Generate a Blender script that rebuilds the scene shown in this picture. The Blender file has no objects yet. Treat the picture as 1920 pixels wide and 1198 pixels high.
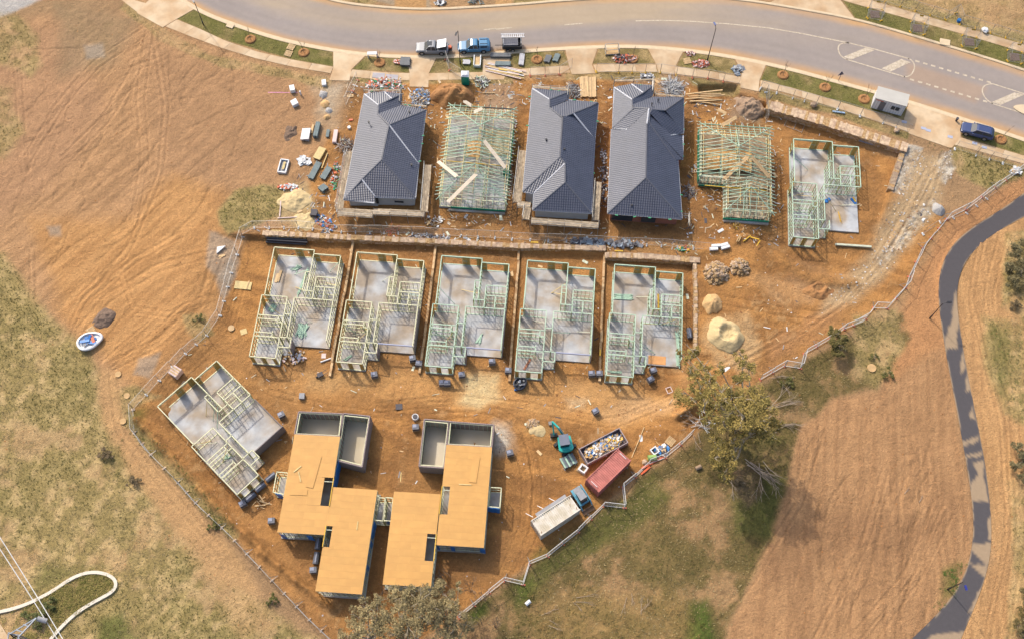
import bpy, math, random
import numpy as np
from mathutils import Vector, Matrix
random.seed(7); rng = np.random.default_rng(11)
PI = math.pi
S = bpy.context.scene
# ------------------------------------------------------------------ camera, light
FP = 1935.0; PITCH = math.atan(881 / FP); HC = 131.0
cth, sth = math.cos(PITCH), math.sin(PITCH)
cd = bpy.data.cameras.new('camera'); cam = bpy.data.objects.new('camera', cd)
S.collection.objects.link(cam); S.camera = cam
cam.location = (0, 0, HC); cam.rotation_euler = (PITCH, 0, 0)
cd.sensor_width = 36; cd.lens = FP / 1920 * 36; cd.clip_start = 1; cd.clip_end = 5000
SUN_EL, SUN_AZ = math.radians(43), math.radians(-35)        # azimuth from +Y, clockwise
w = bpy.data.worlds.new('World'); S.world = w; w.use_nodes = True
nt = w.node_tree; bg = nt.nodes['Background']
sky = nt.nodes.new('ShaderNodeTexSky'); sky.sky_type = 'NISHITA'; sky.sun_disc = False
sky.sun_elevation = SUN_EL; sky.sun_rotation = SUN_AZ % (2 * PI); sky.dust_density = 4.0; sky.air_density = 1.0; sky.ozone_density = .7
nt.links.new(sky.outputs[0], bg.inputs[0]); bg.inputs[1].default_value = 0.15
ld = bpy.data.lights.new('sun', 'SUN'); ld.energy = 2.15; ld.angle = math.radians(0.9); ld.color = (1, .94, .83)
so = bpy.data.objects.new('sun', ld); S.collection.objects.link(so)
sd = Vector((math.sin(SUN_AZ) * math.cos(SUN_EL), math.cos(SUN_AZ) * math.cos(SUN_EL), math.sin(SUN_EL)))
so.rotation_euler = (-sd).to_track_quat('-Z', 'Y').to_euler(); so.location = (0, 0, 200)
S.view_settings.view_transform = 'Standard'; S.view_settings.look = 'None'
S.view_settings.exposure = 0.69; S.view_settings.gamma = 1
KALB = 1.5          # picture value / albedo for a sunlit horizontal surface

# ------------------------------------------------------------------ helpers
def W(px, py, z=0.):
    u = (px - 960) / FP; v = -(py - 599) / FP
    dx, dy, dz = u, v * cth + sth, v * sth - cth
    t = (z - HC) / dz
    return dx * t, dy * t
def unW(X, Y):
    d = np.maximum(HC * cth + Y * sth, 5.)
    return 960 + FP * X / d, 599 - FP * (Y * cth - HC * sth) / d
def s2l(c): return c / 12.92 if c <= .04045 else ((c + .055) / 1.055) ** 2.4
def C(r, g, b, k=KALB):                     # colour as seen in sun (0-255) -> albedo
    return tuple(min(.86, s2l(v / 255) / k) for v in (r, g, b))
def sm(x, a=0., b=1.):
    t = np.clip((x - a) / (b - a), 0, 1); return t * t * (3 - 2 * t)
LAT = np.random.default_rng(3).random((8, 256, 256))
def vn(x, y, sc, seed=0):
    x = x / sc + seed * 17.3; y = y / sc + seed * 7.7
    xi = np.floor(x).astype(int); yi = np.floor(y).astype(int)
    fx = x - xi; fy = y - yi; fx = fx * fx * (3 - 2 * fx); fy = fy * fy * (3 - 2 * fy)
    L = LAT[seed % 8]; a = L[xi & 255, yi & 255]; b = L[(xi + 1) & 255, yi & 255]
    c_ = L[xi & 255, (yi + 1) & 255]; d = L[(xi + 1) & 255, (yi + 1) & 255]
    return (a * (1 - fx) + b * fx) * (1 - fy) + (c_ * (1 - fx) + d * fx) * fy
def fbm(x, y, sc, seed=0, o=4):
    s = 0; a = .5
    for i in range(o): s = s + a * vn(x, y, sc, seed + i); sc /= 2.1; a *= .55
    return s / (.5 * (1 - .55 ** o) / .45)
def line_sd(p, q, X, Y):                    # signed distance, positive on the right of p->q
    dx, dy = q[0] - p[0], q[1] - p[1]; l = math.hypot(dx, dy)
    return ((X - p[0]) * dy - (Y - p[1]) * dx) / l
ZL = -0.8
NWa, NWb = W(470, 440), W(1303, 483)
EWa, EWb = W(1305, 487), W(1303, 668)
WLa, WLb = W(462, 436), W(385, 640)
SWa, SWb = W(236, 770), W(610, 1198)
H6a, H6b, H6c = W(1440, 193), W(1697, 275), W(1670, 358)
H6w = W(1447, 430)
YS = EWb[1]
def hgt(X, Y):
    X = np.asarray(X, float); Y = np.asarray(Y, float)
    n = sm(line_sd(NWb, NWa, X, Y) * -1, 0, .3)
    es = np.where(Y > YS, .3, np.minimum(.3 + (YS - Y) * 1.2, 16))
    e = sm(line_sd(EWa, EWb, X, Y) / es)
    wl = sm(-line_sd(WLa, WLb, X, Y), -5, 1) * sm(-line_sd(SWa, SWb, X, Y), -1, 4)
    L1 = n * e * wl
    a = sm(line_sd(H6a, H6b, X, Y), 0, .35); b = sm(line_sd(H6b, H6c, X, Y), 0, .35)
    ys = H6c[1]; b = np.where(Y < ys, np.clip(b + sm(ys - Y, 0, 9), 0, 1), b)
    L2 = a * b * sm(X, H6w[0] - 4, H6w[0] + 1) * sm(Y, H6w[1] - 22, H6w[1] - 3) * sm(-X, -H6b[0] - 8, -H6b[0] + 6)
    hx, hy = W(1347, 172); 
    L3 = sm(3.2 - np.abs(X - hx), 0, .5) * sm(1.5 - np.abs(Y - hy), 0, .6)
    return ZL * np.maximum(L1, L2) - 1.0 * L3
def G(px, py, dz=0.):
    z = 0.
    for _ in range(4):
        x, y = W(px, py, z + dz); z = float(hgt(x, y))
    return Vector((x, y, z))
col = S.collection
def link(o, parent=None):
    col.objects.link(o)
    if parent: o.parent = parent
    return o
def tag(o, label=None, cat=None, group=None, kind=None):
    if label: o['label'] = label
    if cat: o['category'] = cat
    if group: o['group'] = group
    if kind: o['kind'] = kind
    return o
def thing(name, label, cat, loc=(0, 0, 0), rz=0., group=None):
    o = bpy.data.objects.new(name, None); o.empty_display_size = .3; link(o)
    o.location = loc; o.rotation_euler = (0, 0, rz); return tag(o, label, cat, group)
def copy_tree(o, parent=None):
    c = o.copy(); col.objects.link(c); c.parent = parent
    for ch in o.children: copy_tree(ch, c)
    return c
def put(o, loc, rz=0., label=None, sc=None):
    o.location = loc; o.rotation_euler = (0, 0, rz)
    if label: o['label'] = label
    if sc: o.scale = (sc, sc, sc)
    return o
class MB:
    def __init__(s): s.v = []; s.f = []; s.m = []; s.mi = 0
    def add(s, vs, fs):
        n = len(s.v); s.v += [tuple(p) for p in vs]
        for f in fs: s.f.append([i + n for i in f]); s.m.append(s.mi)
        return s
    def box(s, x, y, z, sx, sy, sz, rz=0., tilt=None):      # z = bottom
        c_, n_ = math.cos(rz), math.sin(rz); vs = []
        for k in (0, 1):
            for i, j in ((-1, -1), (1, -1), (1, 1), (-1, 1)):
                a, b, h = i * sx / 2, j * sy / 2, k * sz
                if tilt: h += tilt[0] * a + tilt[1] * b
                vs.append((x + a * c_ - b * n_, y + a * n_ + b * c_, z + h))
        return s.add(vs, [(3, 2, 1, 0), (4, 5, 6, 7), (0, 1, 5, 4), (1, 2, 6, 5), (2, 3, 7, 6), (3, 0, 4, 7)])
    def beam(s, p, q, w=.1, h=.1):
        p = Vector(p); q = Vector(q); d = (q - p)
        if d.length < 1e-5: return s
        d.normalize(); up = Vector((0, 0, 1)) if abs(d.z) < .95 else Vector((0, 1, 0))
        r = d.cross(up).normalized(); u = r.cross(d); vs = []
        for e in (p, q):
            for i, j in ((-1, -1), (1, -1), (1, 1), (-1, 1)): vs.append(e + r * (i * w / 2) + u * (j * h / 2))
        return s.add(vs, [(3, 2, 1, 0), (4, 5, 6, 7), (0, 1, 5, 4), (1, 2, 6, 5), (2, 3, 7, 6), (3, 0, 4, 7)])
    def tube(s, p, q, r0, r1=None, n=8, cap=True):
        p = Vector(p); q = Vector(q); r1 = r0 if r1 is None else r1; d = (q - p).normalized()
        a = d.orthogonal().normalized(); b = d.cross(a); vs = []
        for e, r in ((p, r0), (q, r1)):
            for i in range(n): t = 2 * PI * i / n; vs.append(e + a * (r * math.cos(t)) + b * (r * math.sin(t)))
        fs = [(i, (i + 1) % n, n + (i + 1) % n, n + i) for i in range(n)]
        if cap: fs += [tuple(range(n))[::-1], tuple(range(n, 2 * n))]
        return s.add(vs, fs)
    def prism(s, poly, z0, z1):
        n = len(poly); A = sum(poly[i][0] * poly[(i + 1) % n][1] - poly[(i + 1) % n][0] * poly[i][1] for i in range(n))
        if A < 0: poly = poly[::-1]
        vs = [(p[0], p[1], z0) for p in poly] + [(p[0], p[1], z1) for p in poly]
        return s.add(vs, [tuple(range(n))[::-1], tuple(range(n, 2 * n))] + [(i, (i + 1) % n, n + (i + 1) % n, n + i) for i in range(n)])
    def loft(s, secs, closed=True):
        n = len(secs[0]); vs = [p for c_ in secs for p in c_]; fs = []
        for k in range(len(secs) - 1):
            for i in range(n if closed else n - 1):
                j = (i + 1) % n; fs.append((k * n + i, k * n + j, (k + 1) * n + j, (k + 1) * n + i))
        fs += [tuple(range(n))[::-1], tuple(range((len(secs) - 1) * n, len(secs) * n))]
        return s.add(vs, fs)
    def rock(s, x, y, z, r, sq=.7):
        vs = []; a0 = random.random() * 6
        for zz, rr, k in ((-.55, .75, 6), (.15, 1., 6), (.75, .6, 5)):
            for i in range(6):
                t = a0 + 2 * PI * i / 6; q = r * rr * random.uniform(.75, 1.15)
                vs.append((x + q * math.cos(t), y + q * math.sin(t), z + zz * r * sq * random.uniform(.8, 1.1)))
        fs = [(0, 5, 4, 3, 2, 1), (12, 13, 14, 15, 16, 17)]
        for k in (0, 6):
            for i in range(6): fs.append((k + i, k + (i + 1) % 6, k + 6 + (i + 1) % 6, k + 6 + i))
        return s.add(vs, fs)
    def mesh(s, name, mats):
        me = bpy.data.meshes.new(name); me.from_pydata(s.v, [], s.f)
        mats = mats if isinstance(mats, (list, tuple)) else [mats]
        for m in mats: me.materials.append(m)
        if len(mats) > 1: me.polygons.foreach_set('material_index', s.m)
        me.update(); return me
    def build(s, name, mats, parent=None, loc=None, rz=None):
        o = bpy.data.objects.new(name, s.mesh(name, mats)); link(o, parent)
        if loc is not None: o.location = loc
        if rz is not None: o.rotation_euler = (0, 0, rz)
        return o
def inst(name, me, parent, loc=(0, 0, 0), rot=(0, 0, 0), sc=None):
    o = bpy.data.objects.new(name, me); link(o, parent); o.location = loc; o.rotation_euler = rot
    if sc: o.scale = sc
    return o
MATS = {}
def mat(name, c, rough=.8, var=.15, sc=1.5, metal=0., bump=.0, bsc=8., c2=None, mixsc=.5, mixw=.15, ov=0.):
    if name in MATS: return MATS[name]
    m = bpy.data.materials.new(name); m.use_nodes = True; n = m.node_tree.nodes; l = m.node_tree.links
    b = n['Principled BSDF']; b.inputs['Roughness'].default_value = rough; b.inputs['Metallic'].default_value = metal
    tc = n.new('ShaderNodeTexCoord')
    if ov:
        oj = n.new('ShaderNodeObjectInfo'); sc_ = n.new('ShaderNodeMath'); sc_.operation = 'MULTIPLY'; sc_.inputs[1].default_value = 37.; l.new(oj.outputs['Random'], sc_.inputs[0])
        va = n.new('ShaderNodeVectorMath'); va.operation = 'ADD'; l.new(tc.outputs['Object'], va.inputs[0]); l.new(sc_.outputs[0], va.inputs[1]); tco = va.outputs[0]
    else: tco = tc.outputs['Object']
    base = n.new('ShaderNodeRGB'); base.outputs[0].default_value = (*c, 1); out = base.outputs[0]
    if c2:
        nz = n.new('ShaderNodeTexNoise'); nz.inputs['Scale'].default_value = mixsc; nz.inputs['Detail'].default_value = 5
        l.new(tco, nz.inputs['Vector'])
        r = n.new('ShaderNodeMapRange'); r.inputs[1].default_value = .5 - mixw; r.inputs[2].default_value = .5 + mixw
        l.new(nz.outputs[0], r.inputs[0])
        mx = n.new('ShaderNodeMix'); mx.data_type = 'RGBA'; l.new(r.outputs[0], mx.inputs[0])
        l.new(out, mx.inputs[6]); mx.inputs[7].default_value = (*c2, 1); out = mx.outputs[2]
    if var:
        nz = n.new('ShaderNodeTexNoise'); nz.inputs['Scale'].default_value = sc; nz.inputs['Detail'].default_value = 6
        l.new(tco, nz.inputs['Vector'])
        r = n.new('ShaderNodeMapRange'); r.inputs[1].default_value = .25; r.inputs[2].default_value = .75
        r.inputs[3].default_value = 1 - var; r.inputs[4].default_value = 1 + var; l.new(nz.outputs[0], r.inputs[0])
        mu = n.new('ShaderNodeVectorMath'); mu.operation = 'SCALE'; l.new(out, mu.inputs[0]); l.new(r.outputs[0], mu.inputs[3]); out = mu.outputs[0]
    if ov:
        oi = n.new('ShaderNodeObjectInfo'); r = n.new('ShaderNodeMapRange'); r.inputs[3].default_value = 1 - ov; r.inputs[4].default_value = 1 + ov * .6; l.new(oi.outputs['Random'], r.inputs[0])
        mu = n.new('ShaderNodeVectorMath'); mu.operation = 'SCALE'; l.new(out, mu.inputs[0]); l.new(r.outputs[0], mu.inputs[3]); out = mu.outputs[0]
    l.new(out, b.inputs['Base Color'])
    if bump:
        nz = n.new('ShaderNodeTexNoise'); nz.inputs['Scale'].default_value = bsc; nz.inputs['Detail'].default_value = 4
        l.new(tco, nz.inputs['Vector'])
        bp = n.new('ShaderNodeBump'); bp.inputs['Strength'].default_value = 1; bp.inputs['Distance'].default_value = bump
        l.new(nz.outputs[0], bp.inputs['Height']); l.new(bp.outputs[0], b.inputs['Normal'])
    MATS[name] = m; return m
def attr_mat(name, rough=.9, noises=((1.2, .25), (6., .25)), bumps=((2.5, .12), (12., .03)), streak=None):
    m = bpy.data.materials.new(name); m.use_nodes = True; n = m.node_tree.nodes; l = m.node_tree.links
    b = n['Principled BSDF']; b.inputs['Roughness'].default_value = rough; b.inputs['Specular IOR Level'].default_value = .2
    at = n.new('ShaderNodeAttribute'); at.attribute_name = 'col'; out = at.outputs['Color']
    tc = n.new('ShaderNodeTexCoord')
    for sc, a in noises:
        nz = n.new('ShaderNodeTexNoise'); nz.inputs['Scale'].default_value = sc; nz.inputs['Detail'].default_value = 5; nz.inputs['Roughness'].default_value = .65
        l.new(tc.outputs['Object'], nz.inputs['Vector'])
        r = n.new('ShaderNodeMapRange'); r.inputs[1].default_value = .3; r.inputs[2].default_value = .7
        r.inputs[3].default_value = 1 - a; r.inputs[4].default_value = 1 + a; l.new(nz.outputs[0], r.inputs[0])
        mu = n.new('ShaderNodeVectorMath'); mu.operation = 'SCALE'; l.new(out, mu.inputs[0]); l.new(r.outputs[0], mu.inputs[3]); out = mu.outputs[0]
    l.new(out, b.inputs['Base Color']); prev = None
    for sc, d in bumps:
        nz = n.new('ShaderNodeTexNoise'); nz.inputs['Scale'].default_value = sc; nz.inputs['Detail'].default_value = 5; nz.inputs['Roughness'].default_value = .6
        l.new(tc.outputs['Object'], nz.inputs['Vector'])
        bp = n.new('ShaderNodeBump'); bp.inputs['Distance'].default_value = d; l.new(nz.outputs[0], bp.inputs['Height'])
        if prev: l.new(prev, bp.inputs['Normal'])
        prev = bp.outputs[0]
    if prev: l.new(prev, b.inputs['Normal'])
    return m
def set_col(me, arr):
    a = me.color_attributes.new('col', 'FLOAT_COLOR', 'POINT')
    full = np.ones((len(me.vertices), 4), np.float32); full[:, :3] = arr; a.data.foreach_set('color', full.ravel())
def np_mesh(name, V, F, m):
    me = bpy.data.meshes.new(name); V = np.asarray(V, np.float32); F = np.asarray(F, np.int32); k = F.shape[1]
    me.vertices.add(len(V)); me.vertices.foreach_set('co', V.ravel())
    me.loops.add(F.size); me.loops.foreach_set('vertex_index', F.ravel())
    me.polygons.add(len(F)); me.polygons.foreach_set('loop_start', np.arange(0, F.size, k, dtype=np.int32))
    me.polygons.foreach_set('loop_total', np.full(len(F), k, np.int32)); me.materials.append(m)
    me.update(calc_edges=True); return me
def grid_faces(nx, ny):
    i, j = np.meshgrid(np.arange(nx - 1), np.arange(ny - 1)); a = (j * nx + i).ravel()
    return np.stack([a, a + 1, a + nx + 1, a + nx], 1)
def resample(pts, n):
    P = np.array(pts, float); d = np.r_[0, np.cumsum(np.hypot(*np.diff(P, axis=0).T))]; t = np.linspace(0, d[-1], n)
    return np.stack([np.interp(t, d, P[:, k]) for k in range(P.shape[1])], 1)
def smooth_line(pts, n):
    P = resample(pts, n); k = max(3, n // 18 | 1); pad = k // 2
    Q = np.pad(P, ((pad, pad), (0, 0)), 'edge'); ker = np.ones(k) / k
    R = np.stack([np.convolve(Q[:, i], ker, 'valid') for i in range(2)], 1); R[0] = P[0]; R[-1] = P[-1]; return R
# materials shared by many things
M_pine = mat('treated_pine', C(226, 228, 200), .7, .2, 3, ov=.12)
M_pineg = mat('green_treated_pine', C(190, 222, 194), .7, .2, 3, ov=.15)
M_piney = mat('untreated_pine', C(232, 205, 140), .7, .15, 3, ov=.15)
M_stud = mat('stud_timber', C(196, 196, 140), .7, .2, 3, ov=.2)
M_ply = mat('bracing_ply', C(205, 165, 85), .7, .15, 2)
M_conc = mat('slab_concrete', C(196, 197, 198), .75, .24, .8, c2=C(178, 160, 138), mixsc=.35, mixw=.13, bump=.01, ov=.08)
M_path = mat('path_concrete', C(226, 200, 164), .85, .1, 1.2, c2=C(204, 168, 126), mixsc=.35, ov=.07)
M_kerb = mat('kerb_concrete', C(228, 204, 168), .85, .1, 1.5)
M_steel = mat('galvanised_steel', C(178, 176, 172), .45, .1, 4, metal=.5)
M_wire = mat('fence_wire', C(190, 188, 184), .6, 0, metal=.3)
M_dark = mat('dark_rubber', (.02, .02, .022), .7, .1)
M_white = mat('white_paint', C(245, 245, 245), .5, .04)
M_glass = mat('window_glass', (.03, .04, .05), .08, 0)
M_orange = mat('orange_plastic', C(240, 110, 60), .5, .1)
M_yel = mat('yellow_plastic', C(240, 190, 50), .5, .1)
M_blue = mat('blue_wrap', C(20, 120, 200), .5, .15, 3, bump=.03)
M_brick = mat('grey_brick', C(150, 138, 134), .9, .25, 12)
M_redbrick = mat('brown_brick', C(165, 105, 85), .9, .25, 12)
M_deck = mat('yellow_particleboard', C(228, 173, 92), .6, .08, .5, c2=C(216, 160, 84), mixsc=.9, mixw=.3, ov=.035)
M_stone = mat('sandstone', C(212, 178, 128), .9, .3, 2.5, bump=.05, bsc=5, c2=C(174, 132, 84), mixsc=3)
M_rock = mat('pale_rock', C(222, 194, 160), .9, .2, 3, ov=.3, c2=C(180, 150, 125), mixsc=2)
M_lamp = mat('black_pole_paint', (.02, .02, .024), .4, 0)
M_teal = mat('teal_paint', C(40, 190, 180), .4, .1)
M_sand = mat('yellow_sand', C(222, 196, 145), .95, .12, 2, bump=.06, bsc=4)
M_scaf = mat('scaffold_plank', C(210, 188, 156), .85, .3, 2, ov=.3, c2=C(170, 150, 125), mixsc=1.5)
M_plank = mat('raw_timber_plank', C(225, 188, 136), .7, .2, 2, ov=.25)
M_litter = [mat('white_litter', C(240, 240, 238), .7, .1), mat('grey_litter', C(165, 165, 168), .7, .2), mat('tan_litter', C(215, 175, 120), .8, .2),
            mat('blue_litter', C(60, 140, 210), .6, .1), mat('dark_litter', C(85, 80, 85), .7, .2), mat('orange_litter', C(225, 110, 70), .7, .1), mat('green_litter', C(60, 170, 120), .6, .1)]
# ------------------------------------------------------------------ roads (pixel polylines -> metres)
def up(pts, n, z=0.):
    return smooth_line([W(*p, z) for p in pts], n)
ROAD_S = [(250, -60), (335, -5), (363, 18), (425, 42), (480, 61), (520, 73), (560, 83), (625, 95), (690, 104), (750, 107), (815, 108), (880, 105), (960, 98), (1060, 91), (1160, 87), (1215, 88), (1280, 94), (1330, 100), (1400, 112), (1450, 122), (1530, 143), (1640, 173), (1700, 190), (1800, 222), (1920, 262), (2150, 345)]
ROAD_N = [(330, -140), (450, -60), (590, -5), (630, 7), (680, 13), (735, 18), (800, 21), (880, 17), (960, 12), (1077, 2), (1200, -4), (1300, -4), (1375, 0), (1440, 9), (1520, 23), (1603, 38), (1740, 78), (1875, 119), (1960, 148), (2150, 215)]
RS, RN = up(ROAD_S, 260), up(ROAD_N, 260)
ROADPOLY = [unW(*p) for p in RS[::4]] + [unW(*p) for p in RN[::-4]]
PATH = [  # footpath bands: upper edge, lower edge
    ([(241, -2), (278, 8)], [(225, -2), (258, 24)]),
    ([(331, 37), (375, 55), (420, 76), (480, 97), (550, 113), (625, 126)], [(310, 50), (360, 70), (420, 92), (480, 110), (550, 126), (620, 138)]),
    ([(660, 131), (715, 136), (768, 138)], [(655, 144), (710, 150), (768, 151)]),
    ([(804, 138), (850, 137), (900, 136), (960, 131), (1065, 124)], [(803, 151), (850, 150), (905, 149), (960, 143), (1070, 137)]),
    ([(1112, 122), (1170, 121), (1230, 122)], [(1118, 136), (1170, 134), (1232, 136)]),
    ([(1264, 125), (1330, 134), (1390, 145)], [(1266, 139), (1330, 147), (1389, 158)]),
    ([(1426, 151), (1480, 164), (1530, 178), (1620, 205), (1697, 228)], [(1426, 163), (1480, 176), (1560, 201), (1653, 231), (1702, 247)]),
    ([(1797, 257), (1860, 275), (1925, 294), (2060, 335)], [(1787, 271), (1850, 288), (1925, 309), (2060, 352)]),
    ([(1600, -8), (1622, -2), (1740, 32), (1830, 58), (1920, 84), (2060, 128)], [(1560, -8), (1579, 1), (1700, 35), (1800, 63), (1920, 99), (2060, 144)]),
]
DRIVES = [
    [(278, 2), (300, -14), (345, -4), (367, 16), (331, 36.5), (305, 52), (256, 25)],
    [(625, 97), (686, 104), (659, 131), (655, 152), (618, 151), (625, 127)],
    [(764, 109), (818, 109.5), (804, 138), (803, 164), (768, 163), (768, 138)],
    [(1060, 93.5), (1121, 90), (1110, 122), (1116, 138), (1072, 140), (1067, 124)],
    [(1214, 90.5), (1281, 97), (1266, 126), (1264, 141), (1235, 138), (1231, 122)],
    [(1378, 111), (1436, 122), (1424, 151), (1422, 172), (1388, 165), (1391, 135)],
    [(1704, 195), (1803, 226), (1801, 258), (1784, 279), (1704, 251), (1695, 224)],
    [(1442, 6), (1482, -12), (1566, -12), (1602, 35), (1520, 20)],
    [(905, 112), (960, 100), (950, 130), (945, 150), (905, 150)],
]
PATHPOLY = [a + b[::-1] for a, b in PATH]
# ------------------------------------------------------------------ ground sheet
def axis(a, b, st, far):
    core = np.arange(a, b + st, st); out = [core]; g = st; x = core[-1]; R = []
    while x < far: g *= 1.22; x += g; R.append(x)
    g = st; x = core[0]; L = []
    while x > -far: g *= 1.22; x -= g; L.append(x)
    return np.r_[L[::-1], core, R]
ST = .2; gx = axis(-88, 88, ST, 1400); gy = axis(12, 122, ST, 1500)
GX, GY = np.meshgrid(gx, gy); NX, NY = len(gx), len(gy); GX = GX.ravel(); GY = GY.ravel()
QX, QY = unW(GX, GY)
WN1 = fbm(GX, GY, 5, 1, 4) - .5; WN2 = fbm(GX, GY, 5, 4, 4) - .5
def sdpoly(poly, X, Y, margin):
    P = np.array(poly, float); res = np.full(X.shape, -1e3)
    m = (X > P[:, 0].min() - margin) & (X < P[:, 0].max() + margin) & (Y > P[:, 1].min() - margin) & (Y < P[:, 1].max() + margin)
    x, y = X[m], Y[m]; d = np.full(x.shape, 1e9); ins = np.zeros(x.shape, bool); n = len(P)
    for i in range(n):
        ax, ay = P[i]; bx, by = P[(i + 1) % n]; ex, ey = bx - ax, by - ay; L = ex * ex + ey * ey + 1e-9
        t = np.clip(((x - ax) * ex + (y - ay) * ey) / L, 0, 1)
        d = np.minimum(d, (x - ax - t * ex) ** 2 + (y - ay - t * ey) ** 2)
        c_ = (ay > y) != (by > y)
        with np.errstate(divide='ignore', invalid='ignore'): xi = ax + (y - ay) * ex / (ey if ey else 1e-9)
        ins ^= c_ & (x < xi)
    d = np.sqrt(d); res[m] = np.where(ins, d, -d); return res
def region(poly, soft=8, wob=20):
    return sm(sdpoly(poly, QX + WN1 * wob * 2, QY + WN2 * wob * 2, 4 * wob + soft), -soft, soft)
def line_d(pts, X, Y, rad):
    P = np.array(pts, float); res = np.full(X.shape, 1e3)
    m = (X > P[:, 0].min() - rad) & (X < P[:, 0].max() + rad) & (Y > P[:, 1].min() - rad) & (Y < P[:, 1].max() + rad)
    if not m.any(): return res
    x, y = X[m], Y[m]; d = np.full(x.shape, 1e6)
    for i in range(len(P) - 1):
        ax, ay = P[i]; ex, ey = P[i + 1] - P[i]; t = np.clip(((x - ax) * ex + (y - ay) * ey) / (ex * ex + ey * ey + 1e-9), 0, 1)
        d = np.minimum(d, (x - ax - t * ex) ** 2 + (y - ay - t * ey) ** 2)
    res[m] = np.sqrt(d); return res
COL = np.empty((len(GX), 3)); GR = np.zeros(len(GX)); HZ = hgt(GX, GY) * 1.0
n1 = fbm(GX, GY, 14, 2); n2 = fbm(GX, GY, 4, 5); n3 = fbm(GX, GY, 1.3, 3, 3); n4 = fbm(GX, GY, .6, 6, 2)
def mixc(c, m): COL[:] = COL * (1 - m[:, None]) + np.array(c)[None] * m[:, None]
def mixn(c0, c1, t, m):
    c_ = np.array(c0)[None] * (1 - t[:, None]) + np.array(c1)[None] * t[:, None]; COL[:] = COL * (1 - m[:, None]) + c_ * m[:, None]
def streak(ang, ln, wd, seed):
    a = math.radians(ang); u = GX * math.cos(a) + GY * math.sin(a); v = -GX * math.sin(a) + GY * math.cos(a)
    v = v + 1.2 * (fbm(GX, GY, 12, seed + 1, 2) - .5); return fbm(u / ln, v / wd, 1., seed, 3)
D_tan, D_tan2 = C(192, 152, 112), C(172, 138, 104)
D_or, D_or2 = C(196, 142, 86), C(160, 114, 70)
G_dry, G_dry2, G_grn, G_lush = C(206, 176, 128), C(178, 150, 106), C(146, 134, 80), C(116, 118, 60)
S_dry, S_dry2, S_grn, S_lush = C(160, 128, 90), C(126, 100, 70), C(112, 102, 60), C(88, 90, 46)
COL[:] = 0; mixn(D_tan, D_tan2, sm(n1, .35, .65), np.ones(len(GX)))
st1 = streak(50, 5, .7, 1); st2 = streak(83, 7, .5, 2); st3 = streak(20, 5, .8, 4)
# western dirt field
m = region([(-400, 150), (60, 30), (240, 10), (520, 130), (640, 160), (620, 330), (520, 400), (410, 590), (250, 750), (190, 700), (100, 590), (-40, 430)], 20, 15)
mixn(C(196, 152, 112), C(174, 134, 98), sm(st1, .35, .68), m * .9); WF = m
m = region([(290, 90), (520, 150), (620, 180), (520, 330), (420, 350), (300, 330), (270, 200)], 30, 25); mixn(C(190, 148, 112), C(168, 130, 98), n2, m * .6); m = region([(-20, 60), (120, 40), (200, 200), (120, 330), (-20, 420)], 30, 25); mixn(C(192, 148, 116), C(170, 132, 104), n2, m * .5)
m = region([(60, 420), (250, 400), (330, 330), (470, 390), (440, 480), (410, 590), (260, 740), (120, 600)], 25, 20); mixn(C(210, 158, 104), C(192, 142, 92), sm(st1, .3, .7), m * .85)
m = region([(100, 0), (260, 30), (210, 120), (120, 140)], 20, 20); mixn(C(168, 140, 112), C(140, 125, 95), n3, m * .6)
for p in ([(390, 430), (440, 450), (450, 500), (420, 530), (385, 500)], [(430, 480), (445, 520), (415, 560), (400, 520)], [(260, 670), (300, 660), (280, 710), (250, 705)], [(90, 425), (115, 425), (115, 440), (95, 440)], [(155, 85), (190, 80), (195, 105), (160, 110)]):
    mixc(C(172, 160, 148), region(p, 5, 7) * .6)
mixc(C(190, 184, 182), region([(-20, -10), (75, -5), (20, 25), (-20, 40)], 5, 6))
# site dirt
SITE = [(463, 437), (408, 595), (300, 715), (246, 765), (270, 820), (420, 985), (610, 1190), (680, 1260), (830, 1170), (946, 1087), (993, 1056), (1089, 1000), (1132, 947), (1180, 900), (1276, 833), (1330, 790), (1425, 711), (1500, 670), (1620, 600), (1700, 540), (1735, 465), (1776, 408), (1720, 370), (1690, 300), (1440, 180), (1300, 155), (1100, 150), (900, 148), (690, 160), (640, 200), (600, 300), (560, 400), (520, 428)]
m = region(SITE, 6, 5); SITEM = m
mixn(D_or, D_or2, sm(.5 * n2 + .5 * streak(-15, 5, 1.0, 5), .36, .64), m); mixn(C(158, 118, 78), C(190, 142, 92), n3, m * sm(n1, .5, .72) * .6); mixc(C(222, 180, 130), m * sm(n4 * .4 + n2 * .6, .6, .75) * .35)
mixn(D_or2, C(205, 160, 110), n3, region([(470, 430), (640, 400), (1130, 440), (1310, 440), (1310, 480), (1140, 478), (640, 445)], 6, 6) * .6)
m = region([(860, 690), (960, 700), (1180, 720), (1270, 740), (1280, 780), (1130, 800), (980, 770), (700, 745), (520, 720), (540, 690)], 16, 16); mixn(C(224, 172, 112), C(200, 146, 92), n3, m * .75)
m = region([(480, 690), (700, 700), (700, 760), (560, 770), (500, 740)], 14, 14); mixc(C(190, 140, 88), m * .5)
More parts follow.
